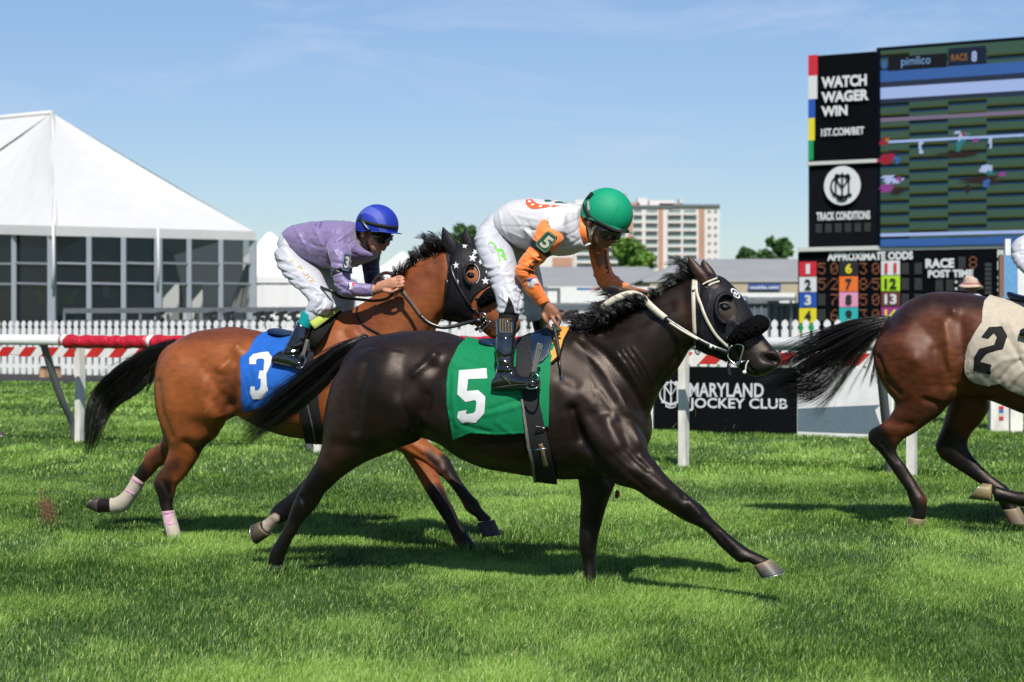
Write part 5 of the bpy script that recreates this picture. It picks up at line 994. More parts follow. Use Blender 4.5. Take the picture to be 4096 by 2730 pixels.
# number plate
def armplate(rig, parent, quad, digit, l, pm, sleeve, strap_pts, nm='number_plate'):
    o = part('arm_band', shell(sleeve, strap_pts, .003, .003), blk, parent)
    c = np.mean(quad, 0); Q = [tuple(q) for q in quad]
    me_ = MB(); ring = []
    P = []
    for i in range(4):
        a, b_ = np.array(Q[i], float), np.array(Q[(i + 1) % 4], float); P += [a + (b_ - a) * .12, a + (b_ - a) * .88]
    n_ = len(P)
    fr = [rig.P(p[0], p[1], l) for p in P]; bk = [q - rig.n * .006 for q in fr]
    me_.add(fr + bk, [tuple(range(n_))[::-1], tuple(range(n_, 2 * n_))] + [(i, (i + 1) % n_, n_ + (i + 1) % n_, n_ + i) for i in range(n_)])
    pl = me_.build(nm, pm, parent)
    bb = MB(); Pi = [c + (p - c) * .9 for p in P]; bb.tube([rig.P(p[0], p[1], l + .001) for p in Pi + [Pi[0]]], .0009, 4); bb.build('border', creamf, pl)
    Q = [np.array(q, float) for q in Q]; org = Q[3] + (Q[0] - Q[3]) * .16 + (Q[2] - Q[3]) * .22; ux = (Q[2] - Q[3]) * .56; uy = (Q[0] - Q[3]) * .68
    b = MB(); v, f, _ = text2d(digit, .035); lay = []
    b.add([rig.P(*(org + ux * p[0] + uy * p[1]), l + .0015) for p in v], f); b.build('digit', creamf, pl); return pl
armplate(R5, p5, [(2190, 922), (2232, 950), (2183, 1018), (2136, 980)], '5', .295, plate_g, sleeveN, [(2122, 962), (2132, 958), (2205, 1012), (2188, 1030), (2120, 980)])
bv = bvh_of(sleeveN)
for ch, x, y, an in (('A', 2150, 1023, 40), ('R', 2132, 1043, 48), ('R', 2122, 1048, 50), ('K', 2110, 1068, 62), ('S', 2112, 1087, 78)): pass
for ch, x, y, an in (('A', 2160, 1028, 125), ('R', 2141, 1048, 125), ('K', 2123, 1069, 115), ('S', 2124, 1090, 98)):
    a_ = R(an); w_, h_ = 16, 21; text_px('lettering', bv, ch, (x - w_ / 2 * math.cos(a_) - h_ / 2 * math.sin(a_), y - w_ / 2 * math.sin(a_) + h_ / 2 * math.cos(a_)), an, w_, h_, black_cloth, sleeveN, .03, .0035)
lg = MB()
for pl, m_ in (([(2107, 1118), (2144, 1109), (2157, 1138), (2128, 1150), (2112, 1150)], wht), ([(2107, 1118), (2144, 1109), (2146, 1114), (2128, 1118), (2122, 1126), (2112, 1130)], lb), ([(2133, 1142), (2140, 1136), (2146, 1134), (2157, 1138), (2156, 1143)], rd)):
    d = decal(bv, pl, .0025 if m_ is wht else .0035, 7); part('patch', d, m_, sleeveN)
text_px('lettering', bv, 'NTL', (2114, 1148), -12, 18, 6, rd, sleeveN, .03, .0045)
text_px('lettering', bvh_of(bpy.data.objects['sleeve.001']) if 'sleeve.001' in bpy.data.objects else bv, 'LEONI', (2437, 1092), -97, 92, 10, black_cloth, bpy.data.objects.get('sleeve.001', sleeveN), .03, .004)
bv = bvh_of(shirt5)
hs = [(2101, 799), (2103, 815), (2112, 828), (2128, 836), (2150, 836), (2175, 832), (2205, 828), (2269, 829), (2240, 824), (2205, 818), (2170, 819), (2150, 815), (2137, 806), (2130, 797)]
part('horseshoe_print', decal(bv, hs, .003, 6), orp, shirt5)
for x, y in ((2118, 806), (2131, 819), (2162, 825), (2203, 823)): part('dot', decal(bv, oval(x, y, 7, 4, -5, 12), .005, 5), wht, shirt5)
for pl in ([(2172, 798), (2180, 797), (2205, 799), (2215, 803), (2200, 808), (2180, 808)], [(2215, 808), (2235, 805), (2262, 806), (2274, 812), (2262, 815), (2240, 813), (2222, 813)]): part('clover_print', decal(bv, pl, .003, 5), grp, shirt5)
bv = bvh_of(breech5)
part('logo_print', decal(bv, [(1953, 972), (1960, 965), (1972, 968), (1985, 985), (1995, 1010), (2002, 1040), (2001, 1075), (1998, 1072), (1998, 1045), (1990, 1015), (1980, 992), (1968, 975), (1960, 972), (1955, 980)], .003, 5), logog, breech5)
part('logo_print', decal(bv, [(1990, 995), (2012, 996), (2028, 1040), (2018, 1040), (2012, 1026), (2003, 1028), (2003, 1018), (2010, 1017), (2007, 1006), (1992, 1005)], .003, 5), logog, breech5)
part('logo_print', decal(bv, [(1955, 982), (1970, 984), (1982, 1004), (1986, 1014), (1966, 1010), (1956, 996)], .003, 5), grey_p, breech5)
# whip
b = MB(); wp = [(2213, 1296, .2), (2222, 1330, .2), (2230, 1370, .21), (2236, 1410, .22), (2238, 1440, .225)]; b.tube([R5.P(*q) for q in wp], [.0085, .0085, .0085, .008, .006], 10)
w = b.build('whip', mat('black_ribbed_rubber', (.02, .02, .024), .45, vary=.3, nscale=20, bump=.002, bscale=110, stretch=(1, 1, 4)), None, True); prep(w, 'black riding whip hanging down from the hand of the rider in orange and white', 'whip')
b = MB(); b.tube([R5.P(*q) for q in ((2237, 1436, .225), (2240, 1470, .23), (2243, 1500, .23))], .005, 8); b.build('shaft', blk, w, True)
part('flap', strap(R5, [(2242, 1488, .23, 8), (2246, 1510, .23, 16), (2250, 1550, .23, 20), (2256, 1609, .23, 24)], 10, None, .23, 0, .006, conform=False), mat('grey_flap_leather', (.035, .037, .045), .45), w)

# ===== rider in lilac
SK3 = (.62, .29, .18)
p3 = empty('person', tuple(R3.P(1200, HY) * np.array([1, 1, 0]) + np.array([0, 0, 1.0])), 'jockey in lilac silks and blue helmet, crouched low over the bay horse', 'person', 'jockeys')
lo = [R3.loft([(1165, 930, 1185, 985, .09), (1220, 905, 1240, 1030, .11), (1300, 898, 1310, 1045, .13), (1370, 898, 1385, 1045, .14), (1420, 915, 1440, 1030, .1), (1440, 935, 1470, 1010, .058), (1455, 940, 1490, 1000, .05)]),
      R3.ell(1506, 905, 0, 72, 70, 0, .078, 24), R3.ell(1506, 950, 0, 46, 50, 10, .068, 24), R3.loft([(1455, 925, 1556, 930, .068), (1458, 950, 1546, 950, .064), (1466, 975, 1537, 975, .056), (1478, 995, 1530, 995, .046), (1495, 1010, 1525, 1010, .028)]),
      R3.loft([(1560, 942, 1535, 945, .011), (1561, 962, 1532, 962, .015), (1559, 978, 1530, 978, .019), (1549, 987, 1532, 988, .014)]), R3.ell(1537, 993, 0, 8, 4.5, 10, .022, 12), R3.ell(1532, 1001, 0, 8, 4.5, 10, .02, 12), R3.ell(1515, 1012, 0, 12, 9, 0, .022, 12), R3.ell(1548, 981, 0, 7, 6, 0, .017, 10),
      R3.loft([(1330, 980, 1375, 980, .045, .12), (1330, 1040, 1385, 1035, .042, .2), (1345, 1110, 1390, 1095, .038, .23), (1370, 1165, 1405, 1140, .036, .235), (1430, 1180, 1445, 1142, .032, .225), (1495, 1178, 1498, 1141, .024, .2), (1520, 1175, 1520, 1130, .023, .195)]),
      R3.loft([(1510, 1174, 1508, 1131, .023, .2), (1540, 1170, 1542, 1118, .024, .2), (1568, 1163, 1568, 1110, .022, .2), (1582, 1156, 1582, 1110, .018, .2)]),
      R3.loft([(1440, 1000, 1500, 1000, .042, -.16), (1460, 1070, 1505, 1065, .038, -.2), (1480, 1130, 1520, 1110, .034, -.19), (1540, 1150, 1550, 1120, .026, -.1), (1575, 1150, 1580, 1118, .022, -.07)]),
      R3.loft([(1140, 960, 1190, 1010, .06, .05), (1150, 1060, 1225, 1070, .05, .11), (1225, 1145, 1275, 1165, .042, .18), (1248, 1222, 1280, 1235, .03, .225), (1210, 1305, 1232, 1320, .024, .258), (1155, 1400, 1180, 1415, .02, .298)]),
      R3.loft([(1170, 970, 1220, 1010, .05, -.07), (1235, 1060, 1290, 1075, .045, -.14), (1325, 1150, 1370, 1165, .04, -.2), (1360, 1240, 1388, 1250, .028, -.255), (1345, 1330, 1368, 1340, .022, -.285)])]
lo += fingers(R3, [([(1578, 1114, .19), (1600, 1108, .196), (1612, 1115, .21), (1600, 1122, .222)], .0098), ([(1580, 1125, .195), (1603, 1121, .205), (1614, 1129, .215), (1600, 1135, .225)], .0102), ([(1580, 1136, .2), (1602, 1135, .21), (1612, 1143, .218), (1597, 1147, .225)], .0098), ([(1576, 1147, .2), (1596, 1147, .21), (1604, 1154, .215), (1590, 1157, .22)], .0088), ([(1535, 1162, .215), (1565, 1168, .222), (1586, 1160, .225)], .0105),
                  ([(1572, 1125, -.06), (1595, 1122, -.05), (1603, 1135, -.04)], .0095), ([(1572, 1136, -.06), (1592, 1136, -.05), (1600, 1146, -.04)], .0095)])
me = remesh(lo, .0042, 3); sculpt(me, [([(1541, 997), (1528, 997)], 1.8, -.004), ([(1541, 975), (1535, 988), (1528, 996)], 2.5, -.002), ([(1548, 1118), (1575, 1124)], 2.6, .0014), ([(1530, 1150), (1560, 1152)], 3, -.0014)])
body3 = meshobj('body', me, MATS['skin'], p3, cols=paint(me, SK3, [([(1436, 950), (1460, 1000)], 26, (.05, .03, .025), .4), ([(1540, 994), (1530, 1001)], 5, (.45, .14, .10), .6), ([(1550, 975), (1530, 985)], 18, (.46, .17, .10), .9)]))
for e_ in (1, -1):
    v, f = R3.ell(1455, 934, .08 * e_, 12, 19, 5, .012, 14); mk('ear', v, f, MATS['skin'], body3, cols=np.tile((.50, .20, .14), (len(v), 1)))
    v, f = R3.ell(1457, 934, .09 * e_, 6, 11, 5, .006, 10); mk('ear_hollow_shade', v, f, MATS['skin'], body3, cols=np.tile((.22, .06, .04), (len(v), 1)))  # darker skin colour stands in for shade in the ear
st = rand_folds(21, [(1200, 950), (1260, 1010), (1350, 1050)], 12, 100, a=.0042, ang=38, spread=25) + rand_folds(22, [(1200, 930), (1300, 920), (1400, 930)], 9, 60, r=(5, 9), a=.004, ang=-50, spread=18) + [([(1172, 972), (1230, 980), (1300, 990)], 2.5, -.0025), ([(1305, 975), (1312, 1020), (1322, 1060)], 6, -.006), ([(1385, 985), (1410, 965), (1432, 955)], 3, -.004), ([(1395, 1010), (1420, 980), (1440, 965)], 3, .003)]
shirt3 = garment(R3, 'shirt', [[(1160, 920, 1170, 975, .12), (1182, 902, 1208, 1022, .155), (1230, 891, 1252, 1058, .17), (1290, 884, 1312, 1078, .178), (1350, 882, 1372, 1080, .19), (1400, 885, 1430, 1062, .19), (1427, 902, 1470, 1048, .15), (1437, 938, 1490, 1041, .12), (1455, 985, 1506, 1025, .085)],
                               [(1400, 920, 1420, 1030, .1, .1), (1340, 945, 1390, 1010, .07, .16)], [(1410, 930, 1430, 1030, .1, -.1), (1440, 960, 1510, 1010, .075, -.16)]], purple, p3, st, .0012, 14)
sl = rand_folds(23, [(1350, 1000), (1365, 1070), (1370, 1150), (1430, 1165)], 20, 50, a=.004, ang=15, spread=18)
sl3 = garment(R3, 'sleeve', [[(1322, 950, 1385, 945, .055, .13), (1309, 985, 1396, 975, .066, .17), (1312, 1012, 1402, 1005, .066, .2), (1322, 1045, 1405, 1040, .062, .215), (1328, 1085, 1403, 1082, .056, .225), (1333, 1115, 1402, 1106, .053, .235), (1342, 1152, 1408, 1121, .052, .24), (1364, 1186, 1422, 1125, .05, .24), (1400, 1192, 1437, 1130, .047, .235), (1446, 1190, 1465, 1134, .042, .222), (1494, 1187, 1497, 1136, .036, .2)]], purple, shirt3, sl + [([(1450, 1136), (1446, 1188)], 3, -.003)], .002, 22, .0058)
sf3 = garment(R3, 'sleeve', [[(1445, 975, 1515, 980, .055, -.15), (1442, 1020, 1522, 1015, .057, -.19), (1447, 1060, 1517, 1053, .053, -.2), (1454, 1100, 1521, 1095, .05, -.21), (1464, 1140, 1540, 1118, .047, -.18), (1500, 1165, 1562, 1130, .04, -.12)]], navysilk, shirt3, rand_folds(24, [(1480, 1020), (1490, 1120)], 8, 40, a=.004), .002, 22, .006)
b_ = rand_folds(25, [(1120, 1000), (1130, 1070), (1200, 1140), (1270, 1200)], 20, 90, a=.0045, ang=8, spread=26) + rand_folds(26, [(1270, 1210), (1290, 1240)], 14, 46, a=.006, ang=-50, spread=18)
breech3 = garment(R3, 'breeches', [[(1172, 905, 1200, 985, .13), (1150, 928, 1190, 1010, .14), (1130, 955, 1190, 1040, .13), (1115, 985, 1200, 1040, .1)],
                                   [(1150, 935, 1200, 1000, .09, .07), (1110, 985, 1232, 1040, .1, .09), (1101, 1035, 1264, 1068, .095, .11), (1122, 1088, 1288, 1100, .09, .145), (1160, 1132, 1308, 1142, .078, .175), (1203, 1168, 1327, 1182, .068, .2), (1232, 1200, 1334, 1216, .062, .22), (1228, 1228, 1327, 1240, .057, .23), (1224, 1245, 1298, 1262, .05, .235)],
                                   [(1170, 950, 1230, 1000, .09, -.08), (1200, 1030, 1300, 1050, .09, -.13), (1260, 1090, 1370, 1110, .075, -.18), (1310, 1150, 1410, 1180, .065, -.22), (1340, 1210, 1415, 1230, .055, -.25), (1345, 1260, 1400, 1270, .05, -.26)]], brch, p3, b_, .0012, 16)
part('sock_liner', R3.loft([(1226, 1225, 1296, 1245, .042, .235), (1219, 1246, 1280, 1275, .042, .24), (1212, 1262, 1266, 1292, .04, .243)]), brch, p3)
sk = part('sock', R3.loft([(1213, 1238, 1272, 1274, .044, .24), (1203, 1262, 1258, 1297, .045, .245), (1190, 1290, 1243, 1322, .045, .25)]), teal, p3)
bt = boot(R3, p3, [(1192, 1282, 1245, 1314, .046, .25), (1178, 1312, 1240, 1342, .045, .265), (1160, 1348, 1228, 1372, .043, .28), (1146, 1378, 1212, 1390, .04, .29), (1134, 1400, 1196, 1410, .038, .3), (1118, 1420, 1192, 1432, .036, .3)],
          [(1098, 1422, 1093, 1454, .03, .3), (1125, 1404, 1122, 1462, .035, .3), (1158, 1408, 1155, 1468, .038, .3), (1188, 1424, 1185, 1471, .038, .305), (1208, 1444, 1206, 1473, .032, .31), (1217, 1455, 1215, 1472, .02, .31)],
          [([(1150, 1378), (1180, 1386), (1210, 1376)], 4, .005), ([(1142, 1394), (1175, 1400), (1205, 1392)], 4, -.005), ([(1136, 1408), (1170, 1412), (1196, 1406)], 4, .004), ([(1195, 1300), (1200, 1350), (1180, 1370)], 6, .003), ([(1093, 1446), (1150, 1460), (1212, 1466)], 2.5, -.002)], patent, [(1088, 1449), (1120, 1455), (1160, 1463), (1218, 1467), (1222, 1490), (1088, 1485)])
bv = bvh_of(bt); b = MB(); b.tube([hit(bv, x, y, .3, R3, .001) for x, y in ((1094, 1448), (1120, 1454), (1160, 1463), (1205, 1467))], .0011, 5); b.build('welt', greyweb, bt)
boot(R3, p3, [(1340, 1262, 1402, 1270, .046, -.27), (1330, 1320, 1390, 1330, .045, -.29), (1310, 1400, 1365, 1410, .04, -.3)], [(1300, 1410, 1298, 1450, .035, -.3), (1350, 1410, 1350, 1455, .037, -.3), (1400, 1430, 1400, 1455, .03, -.3)], [], patent)
def bc(v):
    p = project(v); c = np.tile(np.array((.012, .04, .42)), (len(v), 1))
    d = np.hypot((p[:, 0] - 1458) / 1.0, (p[:, 1] - 915) / 1.05); k = ((d > 57) & (d < 88)); c[k] = (.085, .12, .52); return c
h = helmet(R3, p3, (1508, 903), 85, 3, 27, helm_b, 24, cols=bc, width=.118)
hv = bvh_of(h); bv3 = bvh_of(body3)
part('band', strap(R3, [(1431, 878), (1460, 888), (1500, 899), (1550, 908), (1590, 913)], 13, hv, .1, .004, .002), elastic, h)
part('goggle_strap', strap(R3, [(1443, 858), (1446, 878), (1458, 900), (1470, 915), (1480, 925)], 7, [hv, bv3], .1, .006, .002), blk, h); part('goggle_strap', strap(R3, [(1434, 872), (1448, 890), (1462, 908), (1476, 922)], 7, [hv, bv3], .1, .008, .002), blk, h)
part('skull_band', shell(body3, [(1425, 900), (1600, 925), (1595, 935), (1520, 932), (1480, 922), (1468, 908), (1450, 905), (1428, 915)], .008, .004), blk, h)
brn = mat('brown_suede_strap', (.30, .12, .05), .7)
part('harness', strap(R3, [(1436, 915), (1438, 935), (1448, 952), (1458, 975), (1468, 995)], 11, bv3, .08, .012, .003), brn, h); part('harness', strap(R3, [(1474, 925), (1470, 942), (1462, 958), (1460, 975)], 14, bv3, .08, .012, .003), brn, h)
part('chin_cup', strap(R3, [(1458, 965), (1466, 985), (1475, 1003), (1485, 1010)], 10, bv3, .07, .014, .003), blk, h)
part('goggles', shell(body3, [(1486, 925), (1500, 922), (1545, 935), (1580, 940), (1572, 955), (1555, 966), (1530, 972), (1512, 970), (1498, 955), (1488, 940)], .012, .004, largest=1), lens, p3)
armplate(R3, p3, [(1378, 1012), (1405, 1018), (1397, 1088), (1366, 1082)], '3', .295, plate_b, sl3, [(1322, 1090), (1366, 1068), (1405, 1072), (1408, 1095), (1370, 1088), (1340, 1098), (1326, 1108)])
bv = bvh_of(sl3)
for pl, m_ in (([(1390, 1128), (1418, 1130), (1410, 1162), (1386, 1155)], wht), ([(1392, 1128), (1398, 1129), (1396, 1140), (1400, 1148), (1395, 1157), (1386, 1155)], lb), ([(1408, 1131), (1418, 1131), (1414, 1144), (1407, 1138)], rd)): part('patch', decal(bv, pl, .0025 if m_ is wht else .0035, 6), m_, sl3)
text_px('lettering', bv, 'NTL', (1410, 1160), -80, 18, 6, rd, sl3, .03, .0045)
bv = bvh_of(breech3)
text_px('lettering', bv, 'J. RUIZ', (1158, 1044), 47, 132, 20, gold, breech3, .0, .004)
bv = bvh_of(shirt3)
text_px('lettering', bv, 'RSEY', (1282, 888), 112, 26, 8, lb, shirt3, .0, .003); text_px('lettering', bv, 'UB', (1262, 892), 112, 13, 8, lb, shirt3, .0, .003)
# ===== rider of horse two: only the seat of the breeches is in view
p2 = empty('person', tuple(R2.P(4200, HY) * np.array([1, 1, 0]) + np.array([0, 0, 1.1])), 'jockey in white breeches at the right edge, above the cream number two cloth', 'person', 'jockeys')
lo = [R2.loft([(4100, 950, 4150, 1030, .09), (4160, 900, 4190, 1030, .12), (4240, 880, 4260, 1030, .14), (4310, 880, 4325, 1020, .13), (4360, 910, 4375, 1000, .06), (4390, 920, 4400, 980, .05)]), R2.ell(4440, 915, 0, 62, 60, 10, .078), R2.ell(4440, 955, 0, 42, 45, 10, .066), R2.ell(4482, 965, 0, 8, 8, 0, .015),
      R2.loft([(4270, 950, 4310, 950, .045, .15), (4280, 1060, 4320, 1050, .035, .22), (4400, 1110, 4400, 1080, .025, .18)]), R2.loft([(4280, 950, 4320, 950, .045, -.15), (4320, 1060, 4360, 1050, .035, -.2), (4420, 1110, 4420, 1080, .025, -.15)]),
      R2.loft([(4110, 980, 4160, 1030, .08, .08), (4170, 1080, 4240, 1080, .06, .2), (4160, 1180, 4210, 1180, .045, .27), (4110, 1290, 4150, 1300, .035, .3)]), R2.loft([(4110, 980, 4160, 1030, .08, -.08), (4200, 1080, 4270, 1080, .06, -.2), (4190, 1180, 4240, 1180, .045, -.27)])]
lo += fingers(R2, [([(4395, 1090 + i * 8, .18), (4418, 1088 + i * 8, .18), (4425, 1098 + i * 8, .19)], .0095) for i in range(4)] + [([(4385, 1110, .19), (4410, 1114, .2)], .0105)])
meshobj('body', remesh(lo, .006, 3), MATS['skin'], p2, cols=None); a_ = bpy.data.objects[[o.name for o in p2.children][0]].data.color_attributes.new('Col', 'FLOAT_COLOR', 'POINT'); a_.data.foreach_set('color', np.tile((.4, .18, .11, 1), (len(a_.data), 1)).ravel())
garment(R2, 'breeches', [[(4160, 905, 4190, 1030, .13), (4120, 925, 4150, 1060, .14), (4080, 955, 4120, 1090, .12), (4058, 985, 4090, 1070, .08)], [(4130, 930, 4150, 1000, .09, .07), (4075, 950, 4160, 1040, .1, .1), (4043, 990, 4200, 1070, .095, .13), (4050, 1040, 4230, 1110, .085, .17), (4090, 1090, 4250, 1150, .07, .21), (4140, 1150, 4240, 1180, .058, .25)],
                         [(4130, 930, 4170, 1000, .09, -.07), (4100, 1000, 4230, 1080, .09, -.13), (4160, 1080, 4280, 1120, .07, -.2), (4180, 1150, 4270, 1170, .058, -.25)]], brch, p2, rand_folds(31, [(4070, 980), (4090, 1050)], 12, 60, a=.005, ang=-15, spread=26), .0022, 20, .008)
garment(R2, 'shirt', [[(4160, 900, 4190, 1035, .14), (4230, 875, 4250, 1045, .17), (4310, 870, 4325, 1030, .18), (4370, 900, 4390, 1005, .1)], [(4270, 920, 4330, 940, .06, .16), (4270, 1060, 4325, 1050, .05, .23), (4390, 1115, 4400, 1075, .035, .19)], [(4280, 920, 4340, 940, .06, -.16), (4310, 1060, 4365, 1050, .05, -.21), (4410, 1115, 4420, 1075, .035, -.16)]], silk_w, p2, [], .0022, 20, .009)
boot(R2, p2, [(4150, 1165, 4205, 1175, .046, .27), (4130, 1240, 4180, 1250, .043, .3), (4105, 1300, 4150, 1310, .038, .32)], [(4080, 1320, 4078, 1350, .03, .32), (4120, 1305, 4120, 1355, .037, .32), (4180, 1325, 4180, 1355, .03, .32)], [], patent)
boot(R2, p2, [(4185, 1165, 4240, 1175, .046, -.27), (4165, 1240, 4215, 1250, .043, -.3), (4140, 1300, 4185, 1310, .038, -.32)], [(4115, 1320, 4113, 1350, .03, -.32), (4155, 1305, 4155, 1355, .037, -.32), (4215, 1325, 4215, 1355, .03, -.32)], [], patent)
helmet(R2, p2, (4442, 905), 72, 8, 24, mat('white_helmet_cover', (.75, .75, .75), .6), 20, width=.118)
# ---------------------------------------------------------------- course furniture
white = mat('white_paint', (.86, .86, .85), .5, vary=.08, nscale=6, bump=.0006)
whitedirty = mat('weathered_white_paint', (.84, .82, .75), .6, vary=.22, nscale=9, bump=.001, stretch=(1, 1, .35))
redv = mat('red_vinyl_wrap', (.56, .008, .03), .38, spec=.5, vary=.12, nscale=9, bump=.02, bscale=8, stretch=(3, 3, 1))
redp = mat('red_paint', (.62, .025, .02), .5, vary=.08); galv = mat('galvanised_steel', (.30, .32, .34), .45, metal=.6, vary=.15, nscale=8)
greyp = mat('dark_grey_paint', (.14, .155, .165), .55, vary=.1)
rail = empty('running_rail', tuple(RAIL0), 'white running rail partly wrapped in red vinyl, on white posts behind the horses', 'rail')
def rseg(name, s0, s1, m, r=.057, z=1.14, wr=0.0, seed=1):
    n = max(2, int((s1 - s0) / .04)) if wr else 2; b = MB(); rg = np.random.default_rng(seed)
    pts = [tr(s0 + (s1 - s0) * i / (n - 1), -.42, z) for i in range(n)]
    b.tube(pts, r, 16)
    if wr:
        V = np.array([tuple(v) for v in b.v]); ax = np.array(tuple(tr(0, -.42, z)))
        t = (V - ax) @ TD; c = ax + t[:, None] * TD; d = V - c; L_ = np.linalg.norm(d, axis=1)[:, None] + 1e-9; a_ = np.arctan2(d[:, 2], d @ TN)
        k = wr * (np.sin(t * 31 + a_ * 2.0 + 1.5 * np.sin(t * 5)) * .5 + vnoise(np.stack([t * 12, a_ * 1.2, a_ * 0], 1)) * .8); V = V + d / L_ * k[:, None]; b.v = [tuple(v) for v in V]
    return b.build(name, m, rail, True)
def s_at(px, o=0.0, base=RAIL0):
    b = base - TN * o; rx = (px - HX) / F; return (rx * b[1] - b[0]) / (TD[0] - rx * TD[1])
sA, sB, sC, sE = s_at(247, -.42), s_at(268, -.42), s_at(2480, -.42), s_at(5600, -.42)
rseg('top_rail', s_at(-900, -.42), sA, white); rseg('red_wrap', sA, s_at(251, -.42), redv, .062); rseg('top_rail', s_at(251, -.42), sB, white, .062)
for i, (a, b_) in enumerate(((sB, s_at(596, -.42)), (s_at(613, -.42), s_at(1380, -.42)), (s_at(1396, -.42), sC))): rseg('red_wrap', a, b_, redv, .070, z=1.124, wr=.011, seed=i)
for a in (596, 1380): rseg('white_tie', s_at(a, -.42), s_at(a + 17, -.42), white, .066, z=1.13)
rseg('top_rail', sC, sE, white)
b = MB(); a, e = tr(s_at(-900), .06, 1.0), tr(sE, .06, 1.0); b.beam(a, e, .02, .11); b.build('lower_board', white, rail)
b = MB(); s = s_at(-900)
while s < sE:
    q = [tr(s, .044, .946), tr(s + .17, .044, .946), tr(s + .17 + .11, .044, 1.054), tr(s + .11, .044, 1.054)]; quadpoly(b, q); s += .33
o = b.build('red_stripes', redp, rail); o['kind'] = 'stuff'
for px in (320, 735 * 1.7407 - 3, 2735, 2745 + 902, 1700, 2745 + 1850, -560):
    s = s_at(px); b = MB(); w = .078
    p0, p1 = tr(s, 0, 0), tr(s, -.0, 1.17); b.beam(p0, p1, .095, .07, up=tuple(TD))
    b.build('post', whitedirty, rail); b = MB(); b.beam(tr(s, .03, 1.15), tr(s, -.42, 1.15), .05, .05, up=(0, 0, 1)); b.build('arm', greyp, rail)
    if px == 2735: continue
    b = MB(); b.tube(catmull([tr(s - .18, -.38, 1.1), tr(s - .185, -.30, .92), tr(s - .205, -.08, .5), tr(s - .225, .12, .22), tr(s - .235, .18, 0)], 6), .040, 10); b.build('brace', greyp, rail, True)
# picket fence
PF0 = np.array([-12.1, 44.8, 0.0])
pf = empty('picket_fence', tuple(PF0), 'long white picket fence beyond the turf, with pointed pickets', 'fence')
pk = mat('white_fence_paint', (.9, .9, .89), .6, vary=.05)
def picket(s, h=1.42, w=.15):
    out_ = [(-.5, 0), (.5, 0), (.5, .84), (.30, .865), (.30, .885), (.48, .92), (.40, .965), (0, 1), (-.40, .965), (-.48, .92), (-.30, .885), (-.30, .865), (-.5, .84)]
    V = [tr(s + x * w, 0, z * h, PF0) for x, z in out_] + [tr(s + x * w, .03, z * h, PF0) for x, z in out_]; n = len(out_)
    return V, [tuple(range(n))[::-1], tuple(range(n, 2 * n))] + [(i, (i + 1) % n, n + (i + 1) % n, n + i) for i in range(n)]
sl_ = []
s = s_at(-60, 0, PF0); s1 = s_at(4300, 0, PF0)
while s < s1: sl_.append(s); s += .226
rest = MB()
for i, s in enumerate(sl_):
    V, Fc = picket(s)
    if i >= len(sl_) - 100: mk('picket', V, Fc, pk, pf, False)
    else: rest.add(V, Fc)
ro = rest.build('pickets', pk, pf); ro['kind'] = 'stuff'
for z in (.22, 1.0): b = MB(); b.beam(tr(sl_[0] - .2, .06, z, PF0), tr(sl_[-1] + .2, .06, z, PF0), .05, .1); b.build('fence_rail', pk, pf)
for o0, o1, z, m_, nm in ((-4.8, .9, .008, mat('dark_mulch', (.03, .026, .024), .95, vary=.4, nscale=12, bump=.02), 'soil_strip'), (.9, 25, .012, mat('far_lawn', (.10, .20, .03), .95, vary=.3, nscale=3), 'lawn')):
    b = MB(); b.add([tr(-60, o0, z, PF0), tr(60, o0, z, PF0), tr(60, o1, z, PF0), tr(-60, o1, z, PF0)], [(0, 1, 2, 3)]); prep(b.build(nm, m_), kind='structure')
# steel crowd barrier behind the pickets
BR0 = PF0 - TN * 3.0
cb = empty('crowd_barrier', tuple(BR0), 'grey steel crowd barrier with black brackets standing behind the picket fence', 'barrier')
def br(s, o, z): return tr(s, o, z, BR0)
def ys(px, py, base, o=0.0):
    s = s_at(px, o, base); q = base - TN * o + TD * s; return s, EYE - (py - HY) / F * q[1]
sa, z = ys(256, 1248, BR0); sb, _ = ys(2700, 1248, BR0)
for z_, h_ in ((1.71, .14), (1.42, .06), (1.0, .05)): b = MB(); b.beam(br(sa, 0, z_), br(sb, 0, z_), .06, h_); b.build('barrier_rail', galv if z_ > 1.5 else greyp, cb)
s = sa
while s < sb: b = MB(); b.beam(br(s, .01, 0), br(s, .01, 1.68), .06, .06); b.build('post', galv, cb); s += 2.75
for px in (1040, 1075, 1130, 1180, 1232, 1290, 1505, 1560, 1610, 1700, 1800, 1845, 640, 850, 920, 2120, 2175, 2230, 2290):
    s, _ = ys(px, 0, BR0); b = MB(); b.beam(br(s, -.05, 1.2), br(s, -.05, 1.66), .13, .14); b.beam(br(s - .17, -.05, 1.58), br(s + .17, -.05, 1.64), .1, .08); b.beam(br(s - .1, -.05, 1.3), br(s + .16, -.05, 1.5), .06, .06); b.build('bracket', blk, cb)
for i, px in enumerate((177, 227)):
    s = s_at(px, -1.9, PF0); b = MB(); b.box(tr(s, -1.9, .1, PF0), (.15, .16, .2), -TA); b.box(tr(s, -1.9, .21, PF0), (.17, .18, .02), -TA); wb_ = b.build('timber_block', mat('raw_timber', (.62, .38, .2), .8)); b = MB(); b.box(tr(s, -1.9, .255, PF0), (.13, .14, .07), -TA); b.build('black_cap', blk, wb_); prep(wb_, ('left' if i == 0 else 'right') + ' of the two tan wooden blocks at the foot of the picket fence', 'block', 'wooden blocks')
